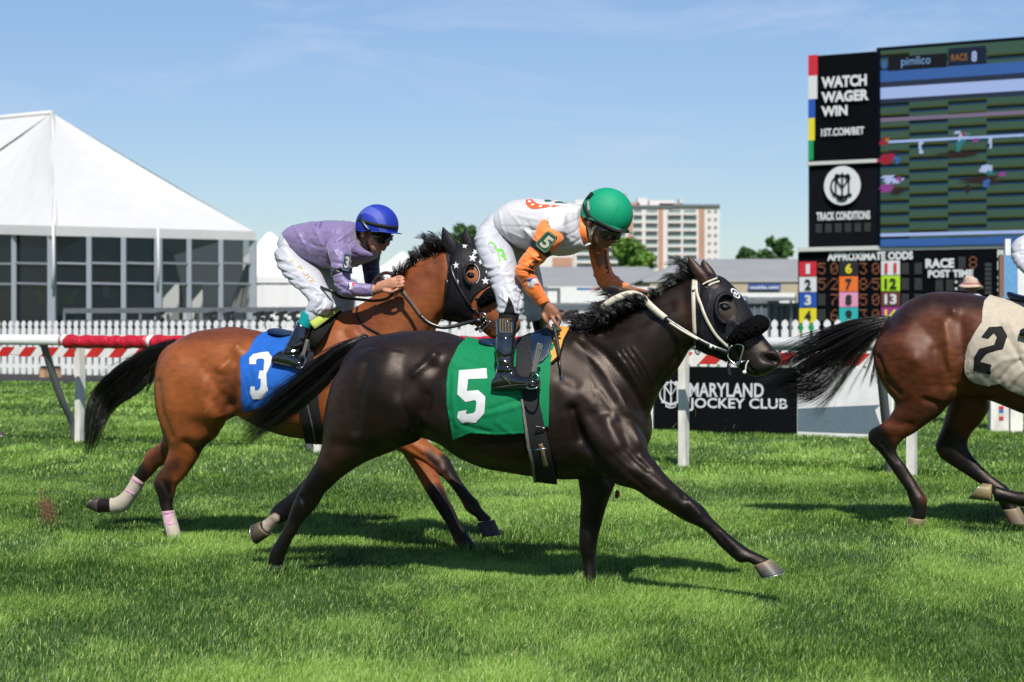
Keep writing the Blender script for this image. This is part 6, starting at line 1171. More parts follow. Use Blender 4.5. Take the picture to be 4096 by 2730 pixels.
# advertising boards on the grass
AB = Rig(8875 / 426 * 1.0 + (2620 - HX) / F * 8875 / 426 * math.tan(TA), 27.5)
def board(name, x0, x1, yt, yb, m, label, th=.1):
    b = MB(); q = [AB.P(x0, yb[0]), AB.P(x1, yb[1]), AB.P(x1, yt[1]), AB.P(x0, yt[0])]; q[0][2] = 0; q[1][2] = 0; q[3][2] = q[2][2] = .80
    bk = [p - AB.n * th for p in q]; b.add(q + bk, [(0, 1, 2, 3), (7, 6, 5, 4), (0, 4, 5, 1), (1, 5, 6, 2), (2, 6, 7, 3), (3, 7, 4, 0)]); o = b.build(name, m); return prep(o, label, 'sign'), q
blackb = mat('black_printed_board', (.003, .004, .005), .7, spec=.08, vary=.2, nscale=3)
lett = mat('white_lettering', (.72, .74, .76), .55, vary=.03)
def ptxt(rig, parent, s, x0, x1, yb, yt, m, bold=.02, l=.01, slope=0.0, name='lettering'):
    org = Vector(rig.P(x0, yb, l)); ux = Vector(rig.P(x1, yb + slope * (x1 - x0), l)) - org; uy = Vector(rig.P(x0, yt, l)) - org
    uy = Vector((0, 0, uy.length)); b = MB(); text_on(b, s, org, ux, uy, bold); return b.build(name, m, parent)
b1, _ = board('advertising_board', 2616, 3187, (1468, 1468), (1728, 1752), blackb, 'long black board lettered MARYLAND JOCKEY CLUB standing on the grass beyond the rail')
ptxt(AB, b1, 'MARYLAND', 2757, 3055, 1588, 1532, lett, .022, slope=.010); ptxt(AB, b1, 'JOCKEY CLUB', 2757, 3150, 1645, 1592, lett, .022, slope=.012)
def monogram(rig, parent, cx, cy, h, m, l=.012, th=.010):
    """interlaced M, J and C drawn as bars, with curled ends"""
    b = MB(); k = h / 100.0
    def pl(pts, t=th): b.tube([rig.P(cx + x * k, cy + y * k, l) for x, y in pts], t, 6)
    pl([(-22, -28), (-22, 30)]); pl([(22, -28), (22, 30)]); pl([(-22, -26), (0, 6), (22, -26)]); pl([(0, -46), (0, 34), (-3, 42), (-10, 46), (-18, 42)])
    pl([(38 * math.cos(R(a)), 38 * math.sin(R(a))) for a in range(40, 325, 12)]); pl([(-32, 30), (-12, 30)]); pl([(12, 30), (32, 30)]); pl([(-12, -46), (12, -46)]) if False else None
    pl([(-8 + 6 * math.cos(R(a)) - 10, -34 + 6 * math.sin(R(a))) for a in range(0, 361, 40)]); pl([(8 + 6 * math.cos(R(a)) + 10, -34 + 6 * math.sin(R(a))) for a in range(0, 361, 40)])
    pl([(16 * math.cos(R(a)), 40 + 8 * math.sin(R(a))) for a in range(0, 361, 24)], th * .8)
    return b.build('monogram', m, parent)
monogram(AB, b1, 2684, 1576, 118, lett)
b2, q2 = board('advertising_board', 3189, 3560, (1468, 1468), (1754, 1770), white, 'white and slate blue board standing on the grass right of the black lettered board')
b = MB(); quadpoly(b, [AB.P(3191, 1725, .005), AB.P(3535, 1738, .005), AB.P(3500, 1640, .005), AB.P(3520, 1620, .005), AB.P(3191, 1635, .005)]); b.build('slate_panel', mat('slate_blue_print', (.13, .19, .23), .6), b2)
for x in (2606, 3568): b = MB(); q = AB.P(x, 1700); b.beam((q[0], q[1] + .1, 0), (q[0], q[1] + .1, .86), .07, .07); prep(b.build('marker_post', white), ('short white post at the left end of the black lettered board' if x < 3000 else 'short white post at the right end of the slate blue board'), 'post')
# narrow sign stand at the right edge
Y = 20.7; st_ = empty('sign_stand', tuple(at(4030, 1731, Y)), 'tall narrow sign stand with light blue face and white legs at the right edge', 'sign')
for x0, x1 in ((3958, 4030), (4036, 4086)): b = MB(); a = at(x0, 1731, Y); c = at(x1, 1600, Y); b.box(((a.x + c.x) / 2, Y, .28), (c.x - a.x, .12, .56)); b.build('leg', whitedirty, st_)
a = at(4004, 1022, Y - .1); c = at(4068, 1500, Y); b = MB(); b.box(((a.x + c.x) / 2, Y - .1, (a.z + .5) / 2), (c.x - a.x, .05, a.z - .5)); b.build('blue_face', mat('light_blue_face', (.14, .36, .66), .5), st_)
a = at(4068, 1022, Y - .1); c = at(4090, 1500, Y); b = MB(); b.box(((a.x + c.x) / 2, Y - .1, (a.z + .5) / 2), (c.x - a.x, .06, a.z - .5)); b.build('white_edge', white, st_)
a = at(3996, 1022, Y - .1); c = at(4004, 1500, Y); b = MB(); b.box(((a.x + c.x) / 2, Y - .1, (a.z + .5) / 2), (c.x - a.x, .06, a.z - .5)); b.build('brown_edge', mat('brown_edge', (.25, .12, .07), .7), st_)
a = at(4019, 973, Y); c = at(4041, 1022, Y); b = MB(); b.box(((a.x + c.x) / 2, Y, a.z - .1), (c.x - a.x, .05, .3)); b.build('cap', white, st_)
for i, m_ in enumerate((redp, mat('blue_tile', (.02, .15, .5), .5), creamf, redp)): b = MB(); q = at(4005, 1632 + i * 14, Y - .065); b.box(q, (.055, .01, .042)); b.build('colour_tile', m_, st_)
# ---------------------------------------------------------------- spectator in a sun hat beyond the rail
RM = Rig(22.0, 0); kx = 22.0 / F
class _S:
    def loft(s, st, sq=2.0): return RM.loft([tuple([3885 + (q[0] - 3885) * .82, 1150 + (q[1] - 1150) * .82, 3885 + (q[2] - 3885) * .82, 1150 + (q[3] - 1150) * .82]) + tuple(q[4:]) for q in st], sq=sq)
    def ell(s, x, y, l, a, b, c, w, *k): return RM.ell(3885 + (x - 3885) * .82, 1150 + (y - 1150) * .82, l, a * .82, b * .82, c, w, *k)
    def P(s, x, y, l=0.0): return RM.P(3885 + (x - 3885) * .82, 1150 + (y - 1150) * .82, l)
RMs = _S()
pm_ = empty('person', tuple(RM.P(3880, HY) * np.array([1, 1, 0])), 'spectator in a cream and pink sun hat, seen over the rump of the last horse', 'person')
def mrow(rows, l=0): return RMs.loft([(cx - hw, y, cx + hw, y, w, l) for cx, y, hw, w in rows])
lo = [mrow([(3888, 1178, 22, .06), (3890, 1196, 46, .1), (3892, 1240, 60, .12), (3892, 1330, 56, .12), (3892, 1430, 50, .11), (3892, 1480, 56, .12), (3892, 1520, 52, .12)]), RMs.ell(3886, 1150, 0, 26, 36, 90, .075), mrow([(3884, 1165, 18, .05), (3888, 1190, 20, .055)]),
      RMs.ell(3861, 1154, 0, 7, 5, 0, .015), RMs.ell(3890, 1152, .075, 5, 9, 0, .012)]
for sx in (-1, 1):
    lo.append(mrow([(3892 + sx * 24, 1500, 32, .09), (3892 + sx * 26, 1640, 26, .075), (3892 + sx * 28, 1770, 20, .055)])); lo.append(RMs.loft([(3892 + sx * 28 - 16, 1750, 3892 + sx * 28 + 16, 1750, .05), (3892 + sx * 28 - 34, 1788, 3892 + sx * 28 + 16, 1788, .06)]))
    lo.append(RMs.loft([(3892 + sx * 56 - 18, 1205, 3892 + sx * 56 + 14, 1205, .05), (3892 + sx * 66 - 16, 1320, 3892 + sx * 66 + 14, 1320, .045), (3892 + sx * 62 - 30, 1430, 3892 + sx * 62 - 4, 1436, .035), (3892 + sx * 60 - 40, 1465, 3892 + sx * 60 - 16, 1470, .03)]))
    lo += fingers(RMs, [([(3892 + sx * 60 - 36 + i * 6, 1466, .0), (3892 + sx * 60 - 38 + i * 6, 1490, .01), (3892 + sx * 60 - 36 + i * 6, 1502, .02)], .009) for i in range(4)] + [([(3892 + sx * 60 - 16, 1462, .02), (3892 + sx * 60 - 12, 1482, .04)], .01)])
me = remesh(lo, .007, 2); skc = (.30, .12, .07); meshobj('body', me, MATS['skin'], pm_, cols=np.tile(skc, (len(me.vertices), 1)))
garment(RMs, 'shirt', [[(3866, 1180, 3912, 1180, .08), (3838, 1198, 3944, 1198, .12), (3828, 1240, 3956, 1240, .14), (3832, 1330, 3952, 1330, .14), (3838, 1490, 3948, 1490, .14)], [(3815, 1205, 3860, 1205, .06), (3800, 1280, 3844, 1280, .06)], [(3925, 1205, 3966, 1205, .06), (3940, 1280, 3984, 1280, .06)]], mat('pale_lilac_shirt', (.62, .60, .72), .7), pm_, [], .004, 14, .01)
garment(RMs, 'trousers', [[(3836, 1470, 3948, 1470, .13), (3838, 1530, 3948, 1530, .13)], [(3832, 1510, 3900, 1510, .11), (3838, 1640, 3896, 1640, .09), (3840, 1780, 3888, 1780, .075)], [(3888, 1510, 3952, 1510, .11), (3890, 1640, 3948, 1640, .09), (3896, 1780, 3944, 1780, .075)]], mat('dark_trousers', (.05, .055, .08), .8), pm_, [], .003, 14, .01)
b = MB(); c0 = RM.P(3884, 1138); n = 40
prof = [(.001, .098), (.05, .095), (.082, .075), (.095, .03), (.098, 0.0), (.112, -.008), (.135, -.02), (.155, -.036), (.155, -.041), (.13, -.026), (.09, -.006)]
V = [(c0[0] + r * math.cos(2 * math.pi * k / n) * 1.0, c0[1] + r * math.sin(2 * math.pi * k / n) * 1.1, c0[2] + z - .012 * math.cos(2 * math.pi * k / n) + (.0 if i < 5 else -.03 * abs(math.cos(2 * math.pi * k / n)) * 0 - .012 * math.sin(4 * math.pi * k / n))) for i, (r, z) in enumerate(prof) for k in range(n)]
b.add(V, [(i * n + k, (i + 1) * n + k, (i + 1) * n + (k + 1) % n, i * n + (k + 1) % n) for i in range(len(prof) - 1) for k in range(n)]); b.build('sun_hat', mat('cream_straw', (.62, .46, .34), .8, vary=.25, nscale=14), pm_, True)
b = MB(); b.tube([(c0[0] + .1 * math.cos(2 * math.pi * k / 24), c0[1] + .1 * 1.1 * math.sin(2 * math.pi * k / 24), c0[2] + .008) for k in range(25)], .014, 8, False); b.build('hat_band', mat('faded_pink_band', (.55, .22, .24), .8), pm_, True)
# ---------------------------------------------------------------- scoreboard
RS = Rig(65.25, 27.5)
sbk = mat('scoreboard_black', (.003, .004, .006), .8, spec=.04, vary=.2, nscale=1.5); trim = mat('pale_trim', (.62, .62, .60), .6)
def spanel(rig, parent, name, pts, m, l=0.0, th=0.0, label=None):
    b = MB(); q = [rig.P(x, y, l) for x, y in pts]; n = len(q)
    if th: bk = [p - rig.n * th for p in q]; b.add(q + bk, [tuple(range(n)), tuple(range(2 * n - 1, n - 1, -1))] + [(i, n + i, n + (i + 1) % n, (i + 1) % n) for i in range(n)])
    else: quadpoly(b, q)
    return b.build(name, m, parent, label=label)
def em_(name, c, s=1.0): return mat(name, tuple(x * .08 for x in c), .6, spec=.08, emit=c, estr=s, vary=.05)
tote = empty('tote_board', tuple(RS.P(3600, HY) * np.array([1, 1, 0])), 'black odds board headed APPROXIMATE ODDS with coloured numbers one to fourteen', 'scoreboard')
def slope(y): return (HY - y) / F * math.tan(TA) / (1 + .19 * math.tan(TA)) * -1
def sq(x0, x1, y0, y1, ref=None):
    """rectangle on the board plane: y values hold at x0"""
    z0 = RS.P(x0, y0)[2]; z1 = RS.P(x0, y1)[2]; r = []
    for x, z in ((x0, z1), (x1, z1), (x1, z0), (x0, z0)): d = RS.P(x, HY)[1]; r.append((x, HY + (EYE - z) * F / d))
    return r
def sqr(x0, x1, y0, y1):
    """same, y values hold at x1"""
    z0 = RS.P(x1, y0)[2]; z1 = RS.P(x1, y1)[2]; r = []
    for x, z in ((x0, z1), (x1, z1), (x1, z0), (x0, z0)): d = RS.P(x, HY)[1]; r.append((x, HY + (EYE - z) * F / d))
    return r
def dist_text(parent, s, x0, x1, y0, y1, m, bold=.03, l=.08, name='lettering'):
    q = sq(x0, x1, y0, y1); org = Vector(RS.P(*q[0], l)); ux = Vector(RS.P(*q[1], l)) - org; uy = Vector(RS.P(*q[3], l)) - org; b = MB(); text_on(b, s, org, ux, uy, bold); return b.build(name, m, parent)
spanel(RS, tote, 'board', sq(3192, 4560, 1006, 1330), sbk, 0, .6)
spanel(RS, tote, 'top_trim', sq(3190, 4562, 992, 1010), trim, .03, .9)
for x in (3230, 3800, 4400): b = MB(); q = RS.P(x, HY, -.4); b.beam((q[0], q[1], 0), (q[0], q[1], 1.3), .4, .4); b.build('leg', greyp, tote)
dist_text(tote, 'APPROXIMATE ODDS', 3309, 3652, 1012, 1045, lett, .045)
cols_ = {'r': (.62, .01, .03), 'w': (.72, .73, .75), 'b': (.01, .08, .45), 'y': (.80, .68, .02), 'g': (.0, .30, .08), 'k': (.008, .008, .01), 'o': (.85, .17, .02), 'p': (.78, .32, .52), 't': (.02, .45, .45), 'l': (.45, .72, .01), 'n': (.12, .035, .025), 'u': (.35, .03, .22), 'a': (.8, .5, .02)}
cm = {k: mat('tile_colour_' + {'r': 'red', 'w': 'white', 'b': 'blue', 'y': 'yellow', 'g': 'green', 'k': 'black', 'o': 'orange', 'p': 'pink', 't': 'teal', 'l': 'lime', 'n': 'brown', 'u': 'purple', 'a': 'amber'}[k], v, .5, vary=.04) for k, v in cols_.items()}
rows_y = ((1048, 1106), (1109, 1169), (1172, 1231), (1234, 1293), (1296, 1330))
for (x0, x1, items) in ((3197, 3266, (('1', 'r', 'w'), ('2', 'w', 'k'), ('3', 'b', 'w'), ('4', 'y', 'k'), ('5', 'g', 'w'))), (3357, 3432, (('6', 'k', 'y'), ('7', 'o', 'k'), ('8', 'p', 'k'), ('9', 't', 'k'), ('10', 'b', 'w'))), (3525, 3600, (('11', 'w', 'r'), ('12', 'l', 'k'), ('13', 'n', 'w'), ('14', 'u', 'y')))):
    for i, (s, bgc, fg) in enumerate(items):
        y0, y1 = rows_y[i]; dy = {3197: 0, 3357: -2, 3525: -4}[x0]
        t = spanel(RS, tote, 'number_tile', sq(x0, x1, y0 + dy, y1 + dy), cm[bgc], .06)
        if y1 > 1325: continue
        c = (x0 + x1) / 2; hw = 13 if len(s) == 1 else 24
        if s == '1': hw = 8
        dist_text(t, s, c - hw, c + hw, y0 + 9 + dy, y1 - 9 + dy, cm[fg], .035, .1, 'digit')
amber = em_('amber_lamp', (.50, .20, .10), .75); dim = mat('unlit_lamps', (.055, .057, .062), .6)
FONT = {'0': '01110100011001110101110011000101110', '1': '00100011000010000100001000010001110', '2': '01110100010000100010001000100011111', '3': '11111000100010000010000011000101110', '5': '11111100001111000001000011000101110', '6': '00110010001000011110100011000101110', '7': '11111000010001000100010000100001000', '8': '01110100011000101110100011000101110', '/': '00000000010001000100010001000000000', '-': '00000000000000011111000000000000000'}
def dots(parent, ch, x0, x1, y0, y1, lit=True):
    pat = FONT.get(ch, '1' * 35); b = MB(); bd = MB()
    for r in range(7):
        for c in range(5):
            w = (x1 - x0) / 5; h_ = (y1 - y0) / 7; xx = x0 + c * w; yy = y0 + r * h_; q = sq(xx + w * .14, xx + w * .86, yy + h_ * .14, yy + h_ * .86)
            (b if (lit and pat[r * 5 + c] == '1') else bd).add([RS.P(*p, .07) for p in q], [(0, 1, 2, 3)])
    if b.v: o = b.build('lamp_digit', amber, parent); o['kind'] = 'stuff'
    if bd.v and not lit: o = bd.build('lamp_digit', dim, parent); o['kind'] = 'stuff'
for xs_, rows in (((3272, 3302, 3322, 3352), (('5', '', '0'), ('5', '/', '2'), ('', '', '7'), ('', '', '6'))), ((3438, 3468, 3488, 3518), (('3', '', '0'), ('8', '/', '5'), ('5', '', '0'), ('3', '', '0'))), ((3606, 3636, 3658, 3688), (('', '', ''), ('', '', ''), ('', '', ''), ('', '', '')))):
    for i, rw in enumerate(rows):
        y0, y1 = rows_y[i]
        for ch, (a, c) in ((rw[0], xs_[0:2]), (rw[2], xs_[2:4])): dots(tote, ch or '8', a, c, y0 + 4, y1 - 8, bool(ch))
        if rw[1]: dots(tote, '/', xs_[1] + 2, xs_[2] - 2, y0 + 10, y1 - 14)
dist_text(tote, 'RACE', 3702, 3817, 1036, 1074, lett, .045); dist_text(tote, 'POST TIME', 3712, 3893, 1081, 1112, lett, .045)
dots(tote, '8', 3876, 3908, 1026, 1074); dots(tote, '8', 3834, 3862, 1028, 1074, False)
for x in (3742, 3784, 3836): dots(tote, '8', x, x + 30, 1120, 1165, False)
for y in (1129, 1156): spanel(RS, tote, 'colon_dot', sq(3820, 3829, y - 5, y + 5), lett, .08)
dots(tote, '8', 3940, 3966, 1050, 1180, False)
dist_text(tote, 'PLACE', 3990, 4090, 1000, 1032, lett, .045)
for i, y in enumerate((1046, 1104, 1132, 1172)): dist_text(tote, str(i + 1), 3990, 4002, y, y + 34, lett, .04)
# sign tower
tower = empty('sign_tower', tuple(RS.P(3370, HY) * np.array([1, 1, 0])), 'tall black sign tower reading WATCH WAGER WIN, left of the video screen', 'sign')
spanel(RS, tower, 'upper_panel', sqr(3234, 3503, 206, 640), sbk, .1, 1.2); spanel(RS, tower, 'lower_panel', sqr(3234, 3506, 654, 986), mat('sign_charcoal', (.006, .007, .010), .8, spec=.05, vary=.2, nscale=1), .05, 1.2)
spanel(RS, tower, 'ledge', sqr(3226, 3506, 636, 650), trim, .18, 1.4); spanel(RS, tower, 'ledge', sqr(3200, 3512, 984, 1000), trim, .18, 1.4)
for (y0, y1, w, k) in ((222, 305, 38, 'r'), (305, 398, 36, 'w'), (398, 474, 28, 'b'), (474, 563, 26, 'y'), (563, 642, 21, 'g')): spanel(RS, tower, 'colour_bar', sq(3233, 3233 + w, y0, y1), cm[k], .2)
for s, x0, x1, y0, y1 in (('WATCH', 3285, 3467, 309, 355), ('WAGER', 3285, 3475, 369, 413), ('WIN', 3285, 3390, 427, 468), ('1ST.COM/BET', 3285, 3457, 516, 547)): dist_text(tower, s, x0, x1, y0, y1, lett, .045 if y0 < 500 else .03, .2)
dist_text(tower, 'TRACK CONDITIONS', 3266, 3481, 850, 884, lett, .04, .15)
for i in range(6): dots(tower, '8', 3262 + i * 39, 3288 + i * 39, 896 - i, 932 - i, False)
cc_ = RS.P(3369, 743, .2); rr_ = 75 * cc_[1] / F
b = MB(); n = 48; b.add([cc_ + RS.d * rr_ * 1.0 * math.cos(2 * math.pi * k / n) + np.array([0, 0, rr_ * 1.04]) * math.sin(2 * math.pi * k / n) for k in range(n)], [tuple(range(n))]); b.build('roundel', lett, tower)
monogram(RS, tower, 3369, 746, 118, sbk, .24, .028)
# video screen
class _RSS(Rig):
    def P(s, px, py, l=0.0): return Rig.P(s, px, py, l - .52)
RSS = _RSS(65.25, 27.5)
scr = empty('video_screen', tuple(RSS.P(3900, HY) * np.array([1, 1, 0])), 'giant video screen showing a race on turf, top right of the picture', 'screen')
spanel(RSS, scr, 'frame', sq(3506, 4700, 192, 992), mat('screen_frame', (.002, .005, .012), .7, spec=.05), .55, 1.6)
for x in (3560, 4200): b = MB(); q = RSS.P(x, HY, -.8); b.beam((q[0], q[1], 0), (q[0], q[1], 4.0), .5, .5); b.build('leg', greyp, scr)
pic = empty('picture', (0, 0, 0), None, None); pic.parent = scr; pic.location = (0, 0, 0)
for k_ in ('label', 'category'):
    if k_ in pic: del pic[k_]
SG = em_('screen_turf_green', (.055, .115, .085), 1.0); SK_ = [em_('screen_dark', (.006, .014, .012), 1.), em_('screen_olive', (.075, .085, .008), 1.), em_('screen_blue_line', (.006, .035, .15), 1.)]
SW = em_('screen_white', (.42, .54, .92), 1.); SS = em_('screen_sky', (.05, .14, .42), 1.); SD = em_('screen_grey', (.028, .04, .075), 1.)
spanel(RSS, pic, 'turf', sq(3522, 4690, 204, 988), SG, .60)
ci = (3522, 3637, 3792, 3947, 4100, 4260, 4420, 4580, 4690)
def scols(y0, y1, m, l, name, jit=0, xs_=None):
    b = MB()
    for a, c in zip(ci[:-1], ci[1:]): b.add([RSS.P(*p, l) for p in sq(3522, 4690, y0, y1) and seg(a, c, y0, y1)], [(0, 1, 2, 3)])
    return b.build(name, m, pic)
def seg(a, c, y0, y1):
    z0 = RSS.P(3522, y0)[2]; z1 = RSS.P(3522, y1)[2]; r = []
    for x, z in ((a, z1), (c, z1), (c, z0), (a, z0)): d = RSS.P(x, HY)[1]; r.append((x, HY + (EYE - z) * F / d))
    return r
rg = np.random.default_rng(3)
for kk, m_ in enumerate(SK_):
    b = MB()
    for j, (a, c) in enumerate(zip(ci[:-1], ci[1:])):
        y = 215 + (0, 26, 8, 34, 12, 30, 5, 20)[j]
        while y < 970:
            yy = y + (6, 0, 18)[kk]; b.add([RSS.P(*p, .61 + kk * .002) for p in seg(a, c, yy, yy + (11, 5, 4)[kk])], [(0, 1, 2, 3)]); y += 48.5
    o = b.build(('dark_lines', 'olive_lines', 'blue_lines')[kk], m_, pic); o['kind'] = 'stuff'
for y0, y1, m_, nm, l in ((285, 330, SS, 'sky_band', .63), (330, 352, SD, 'stand', .63), (352, 398, SW, 'white_tent_band', .635), (398, 415, SD, 'hedge', .63), (474, 489, em_('screen_pink', (.22, .17, .27), 1.), 'striped_rail', .63), (565, 575, SW, 'near_rail', .632), (935, 948, SW, 'near_rail', .632), (958, 988, SS, 'caption_band', .633)):
    spanel(RSS, pic, nm, seg(3522, 4690, y0, y1), m_, l)
spanel(RSS, pic, 'title_panel', seg(3553, 3788, 232, 288), em_('screen_black', (.010, .012, .018), 1.), .64); spanel(RSS, pic, 'race_panel', seg(3794, 3944, 215, 282), em_('screen_navy', (.012, .022, .05), 1.), .64)
def sctext(s, x0, x1, y0, y1, m, bold): q = seg(x0, x1, y0, y1); org = Vector(RSS.P(*q[0], .66)); b = MB(); text_on(b, s, org, Vector(RSS.P(*q[1], .66)) - org, Vector(RSS.P(*q[3], .66)) - org, bold); return b.build('lettering', m, pic)
sctext('pimlico', 3605, 3722, 236, 280, em_('screen_text_blue', (.22, .42, .75), 1.), .0); sctext('RACE', 3805, 3870, 239, 266, em_('screen_orange', (.30, .14, .02), 1.), .02); sctext('8', 3886, 3908, 232, 274, em_('screen_pale', (.40, .50, .8), 1.), .04)
spanel(RSS, pic, 'icon', seg(3528, 3548, 246, 276), SS, .64)
def blobs(name, lst):
    for i, (x, y, w, h_, c) in enumerate(lst):
        b = MB(); rg_ = np.random.default_rng(i)
        w *= 1.35; h_ *= 1.3
        for j in range(9):   # overlapping streaks, the way the panel smears a moving figure
            dx, dy = rg_.normal() * w * .35, rg_.normal() * h_ * .3; ww, hh = w * (.3 + .5 * rg_.random()), h_ * (.12 + .3 * rg_.random()); k = RSS.P(x, y)[1] / F; z = RSS.P(x + dx, y + dy, .66 + i * .002 + j * .0001)
            b.add([z + RS.d * (sx * ww * k + sz * .2 * ww * k) + np.array([0, 0, sz * hh * k]) for sx, sz in ((-1, -1), (.9, -1), (1, 1), (-.8, 1))], [(0, 1, 2, 3)])
        o = b.build(name, c, pic); o['kind'] = 'stuff'
hb_ = em_('screen_horse_brown', (.035, .022, .022), 1.); SR = em_('screen_red', (.35, .02, .05), 1.); SP = em_('screen_magenta', (.3, .06, .3), 1.); ST = em_('screen_teal', (.03, .22, .25), 1.); SWp = em_('screen_bright', (.45, .55, .85), 1.)
blobs('racing_horse', [(3838, 618, 48, 16, hb_), (3850, 545, 16, 20, SWp), (3860, 540, 10, 9, SR), (3838, 580, 13, 16, ST), (3872, 540, 7, 7, ST), (3905, 560, 10, 8, SP), (3925, 720, 60, 15, hb_), (3950, 680, 20, 24, SWp), (3962, 690, 10, 8, ST), (3945, 730, 10, 14, SS), (4010, 700, 11, 10, SP), (3870, 760, 8, 20, hb_),
                       (3545, 640, 22, 26, SR), (3535, 570, 12, 14, SR), (3548, 560, 6, 6, em_('screen_yellow', (.35, .25, .03), 1.)), (3590, 640, 9, 12, SS), (3570, 610, 20, 10, hb_), (3575, 720, 24, 15, SWp), (3592, 714, 9, 10, SP), (3548, 755, 20, 18, SP), (3590, 770, 26, 14, hb_), (3683, 600, 5, 20, SWp), (3960, 575, 5, 20, SWp), (3683, 575, 8, 8, SWp)])
# ---------------------------------------------------------------- marquees
tent2 = mat('bright_tent_pvc', (.84, .84, .85), .6, vary=.02, nscale=2)
tentm = mat('white_tent_pvc', (.73, .73, .73), .55, vary=.03, nscale=1.5, bump=.02, bscale=1.2)
alu = mat('aluminium_frame', (.40, .44, .50), .4, metal=.3, vary=.06)
gl = bpy.data.materials.new('tinted_glass'); gl.use_nodes = True; p_ = gl.node_tree.nodes['Principled BSDF']; p_.inputs['Base Color'].default_value = (.006, .014, .020, 1); p_.inputs['Roughness'].default_value = .06; p_.inputs['Alpha'].default_value = .6; p_.inputs['Specular IOR Level'].default_value = .5
tm = empty('marquee', tuple(at(620, 1302, 60) * 1.0 - Vector((0, 0, 1.3))), 'large white marquee with glazed walls and a high peaked roof', 'marquee')
def T(px, py, Y): return np.array(at(px, py, Y))
E = [(-420, 925, 66), (218, 945, 58), (636, 953, 60), (1016, 963, 64)]; top = T(208, 452, 66); top2 = T(-500, 520, 72)
def roof(b, a, c, apex, n=14, m_=10, sag=.35, wr=.0):
    V = []; F_ = []
    for i in range(n + 1):
        e_ = a + (c - a) * i / n
        for j in range(m_ + 1):
            t = j / m_; p = e_ + (apex - e_) * t; s_ = math.sin(math.pi * t) * sag; p = p + np.array([0, .25, -.8]) * s_ * (math.sin(math.pi * i / n) * .6 + .35)
            if wr: p = p + np.array([0, -.3, .2]) * wr * math.sin(i * 2.1 + j * 1.3) * math.sin(math.pi * t) * (1 - t)
            V.append(p)
    for i in range(n):
        for j in range(m_): F_.append((i * (m_ + 1) + j, (i + 1) * (m_ + 1) + j, (i + 1) * (m_ + 1) + j + 1, i * (m_ + 1) + j + 1))
    b.add(V, F_)
e = [T(*q) for q in E]; e0_ = e; e = [q + np.array([0, 0, .34]) for q in e]; back = T(1016, 963, 64) + np.array([-6.5, 16, 0]); b = MB(); roof(b, e[1], e[3], top, 18, 10, .25); b.build('roof', tentm, tm, True)
b = MB(); roof(b, e[0], e[1], top, 16, 10, .4, .35); b.add([e[0], top, top2], [(0, 1, 2)]); b.build('roof', tentm, tm, True)
b = MB(); roof(b, e[3], back, top, 8, 8, .1); b.add([top, back, top2 + np.array([0, 8, 0]), top2], [(0, 1, 2, 3)]); b.build('roof', tentm, tm, True)
b = MB(); b.tube([e[1] + (top - e[1]) * t + np.array([0, .2, -.15]) * math.sin(math.pi * t) for t in np.linspace(0, 1, 9)], .09, 8); b.build('ridge_seam', tentm, tm, True)
b = MB(); b.tube([top, top2], .1, 8); b.build('ridge_seam', tentm, tm, True)
e = e0_
for a, c in ((0, 1), (1, 3)):
    b = MB(); b.beam(e[a] + np.array([0, -.05, .17]), e[c] + np.array([0, -.05, .17]), .25, .34); b.build('valance', tentm, tm)
def wall(px0, px1, Y0_, Y1_, ytop0, ytop1):
    return
mull = [(-300, 0), (57, 1), (208, 2), (357, 1), (495, 1), (634, 2), (757, 1), (884, 1), (1012, 2)]
def wp_(px):
    xs_ = [q[0] for q in E]; k = max(i for i in range(len(E) - 1) if px >= xs_[i] or i == 0); t = (px - xs_[k]) / (xs_[k + 1] - xs_[k]); 
    a, c = E[k], E[k + 1]; rx = (px - HX) / F; A_, B_ = e[k], e[k + 1]; s_ = (rx * A_[1] - A_[0]) / ((B_[0] - A_[0]) - rx * (B_[1] - A_[1])); return A_ + (B_ - A_) * s_
gp = None
for (x0, k0), (x1, k1) in zip(mull[:-1], mull[1:]):
    A_, B_ = wp_(x0), wp_(x1)
    if x0 < 218 < x1: pass
    q = MB(); q.add([(A_[0], A_[1] + .1, .5), (B_[0], B_[1] + .1, .5), (B_[0], B_[1] + .1, B_[2]), (A_[0], A_[1] + .1, A_[2])], [(0, 1, 2, 3)]); q.build('glass_pane', gl, tm)
    for yy in (1052, 1133):
        za, zb = EYE - (yy - HY) / F * A_[1], EYE - (yy + 4 - HY) / F * B_[1]; q = MB(); q.beam((A_[0], A_[1] + .04, za), (B_[0], B_[1] + .04, zb), .08, .07); q.build('transom', alu, tm)
for x, k in mull:
    A_ = wp_(x); q = MB(); w = .17 if k == 1 else .26; q.beam((A_[0], A_[1], 0), (A_[0], A_[1], A_[2]), w, w * .8, up=(0, 1, 0)); q.build('mullion', alu, tm)
for x in (218, 636): A_ = wp_(x); q = MB(); q.tube([(A_[0], A_[1] - .18, A_[2] + .5), (A_[0] + .03, A_[1] - .2, A_[2] - 1.0), (A_[0] - .02, A_[1] - .18, A_[2] - 1.8)], [.06, .04, .05], 8); q.build('tie', tentm, tm, True)
q = MB(); q.add([(-26, 73, 0), (-12.6, 80, 0), (-12.6, 80, 5.6), (-26, 73, 5.6)], [(0, 1, 2, 3)]); q.add([(-24, 59.5, .45), (-9.8, 64.5, .45), (-12.6, 80, .45), (-24, 75, .45)], [(0, 1, 2, 3)]); q.build('interior', mat('dark_interior', (.10, .12, .14), .8), tm)
wcl = mat('white_fabric_hanging', (1.25, 1.27, 1.27), .8)
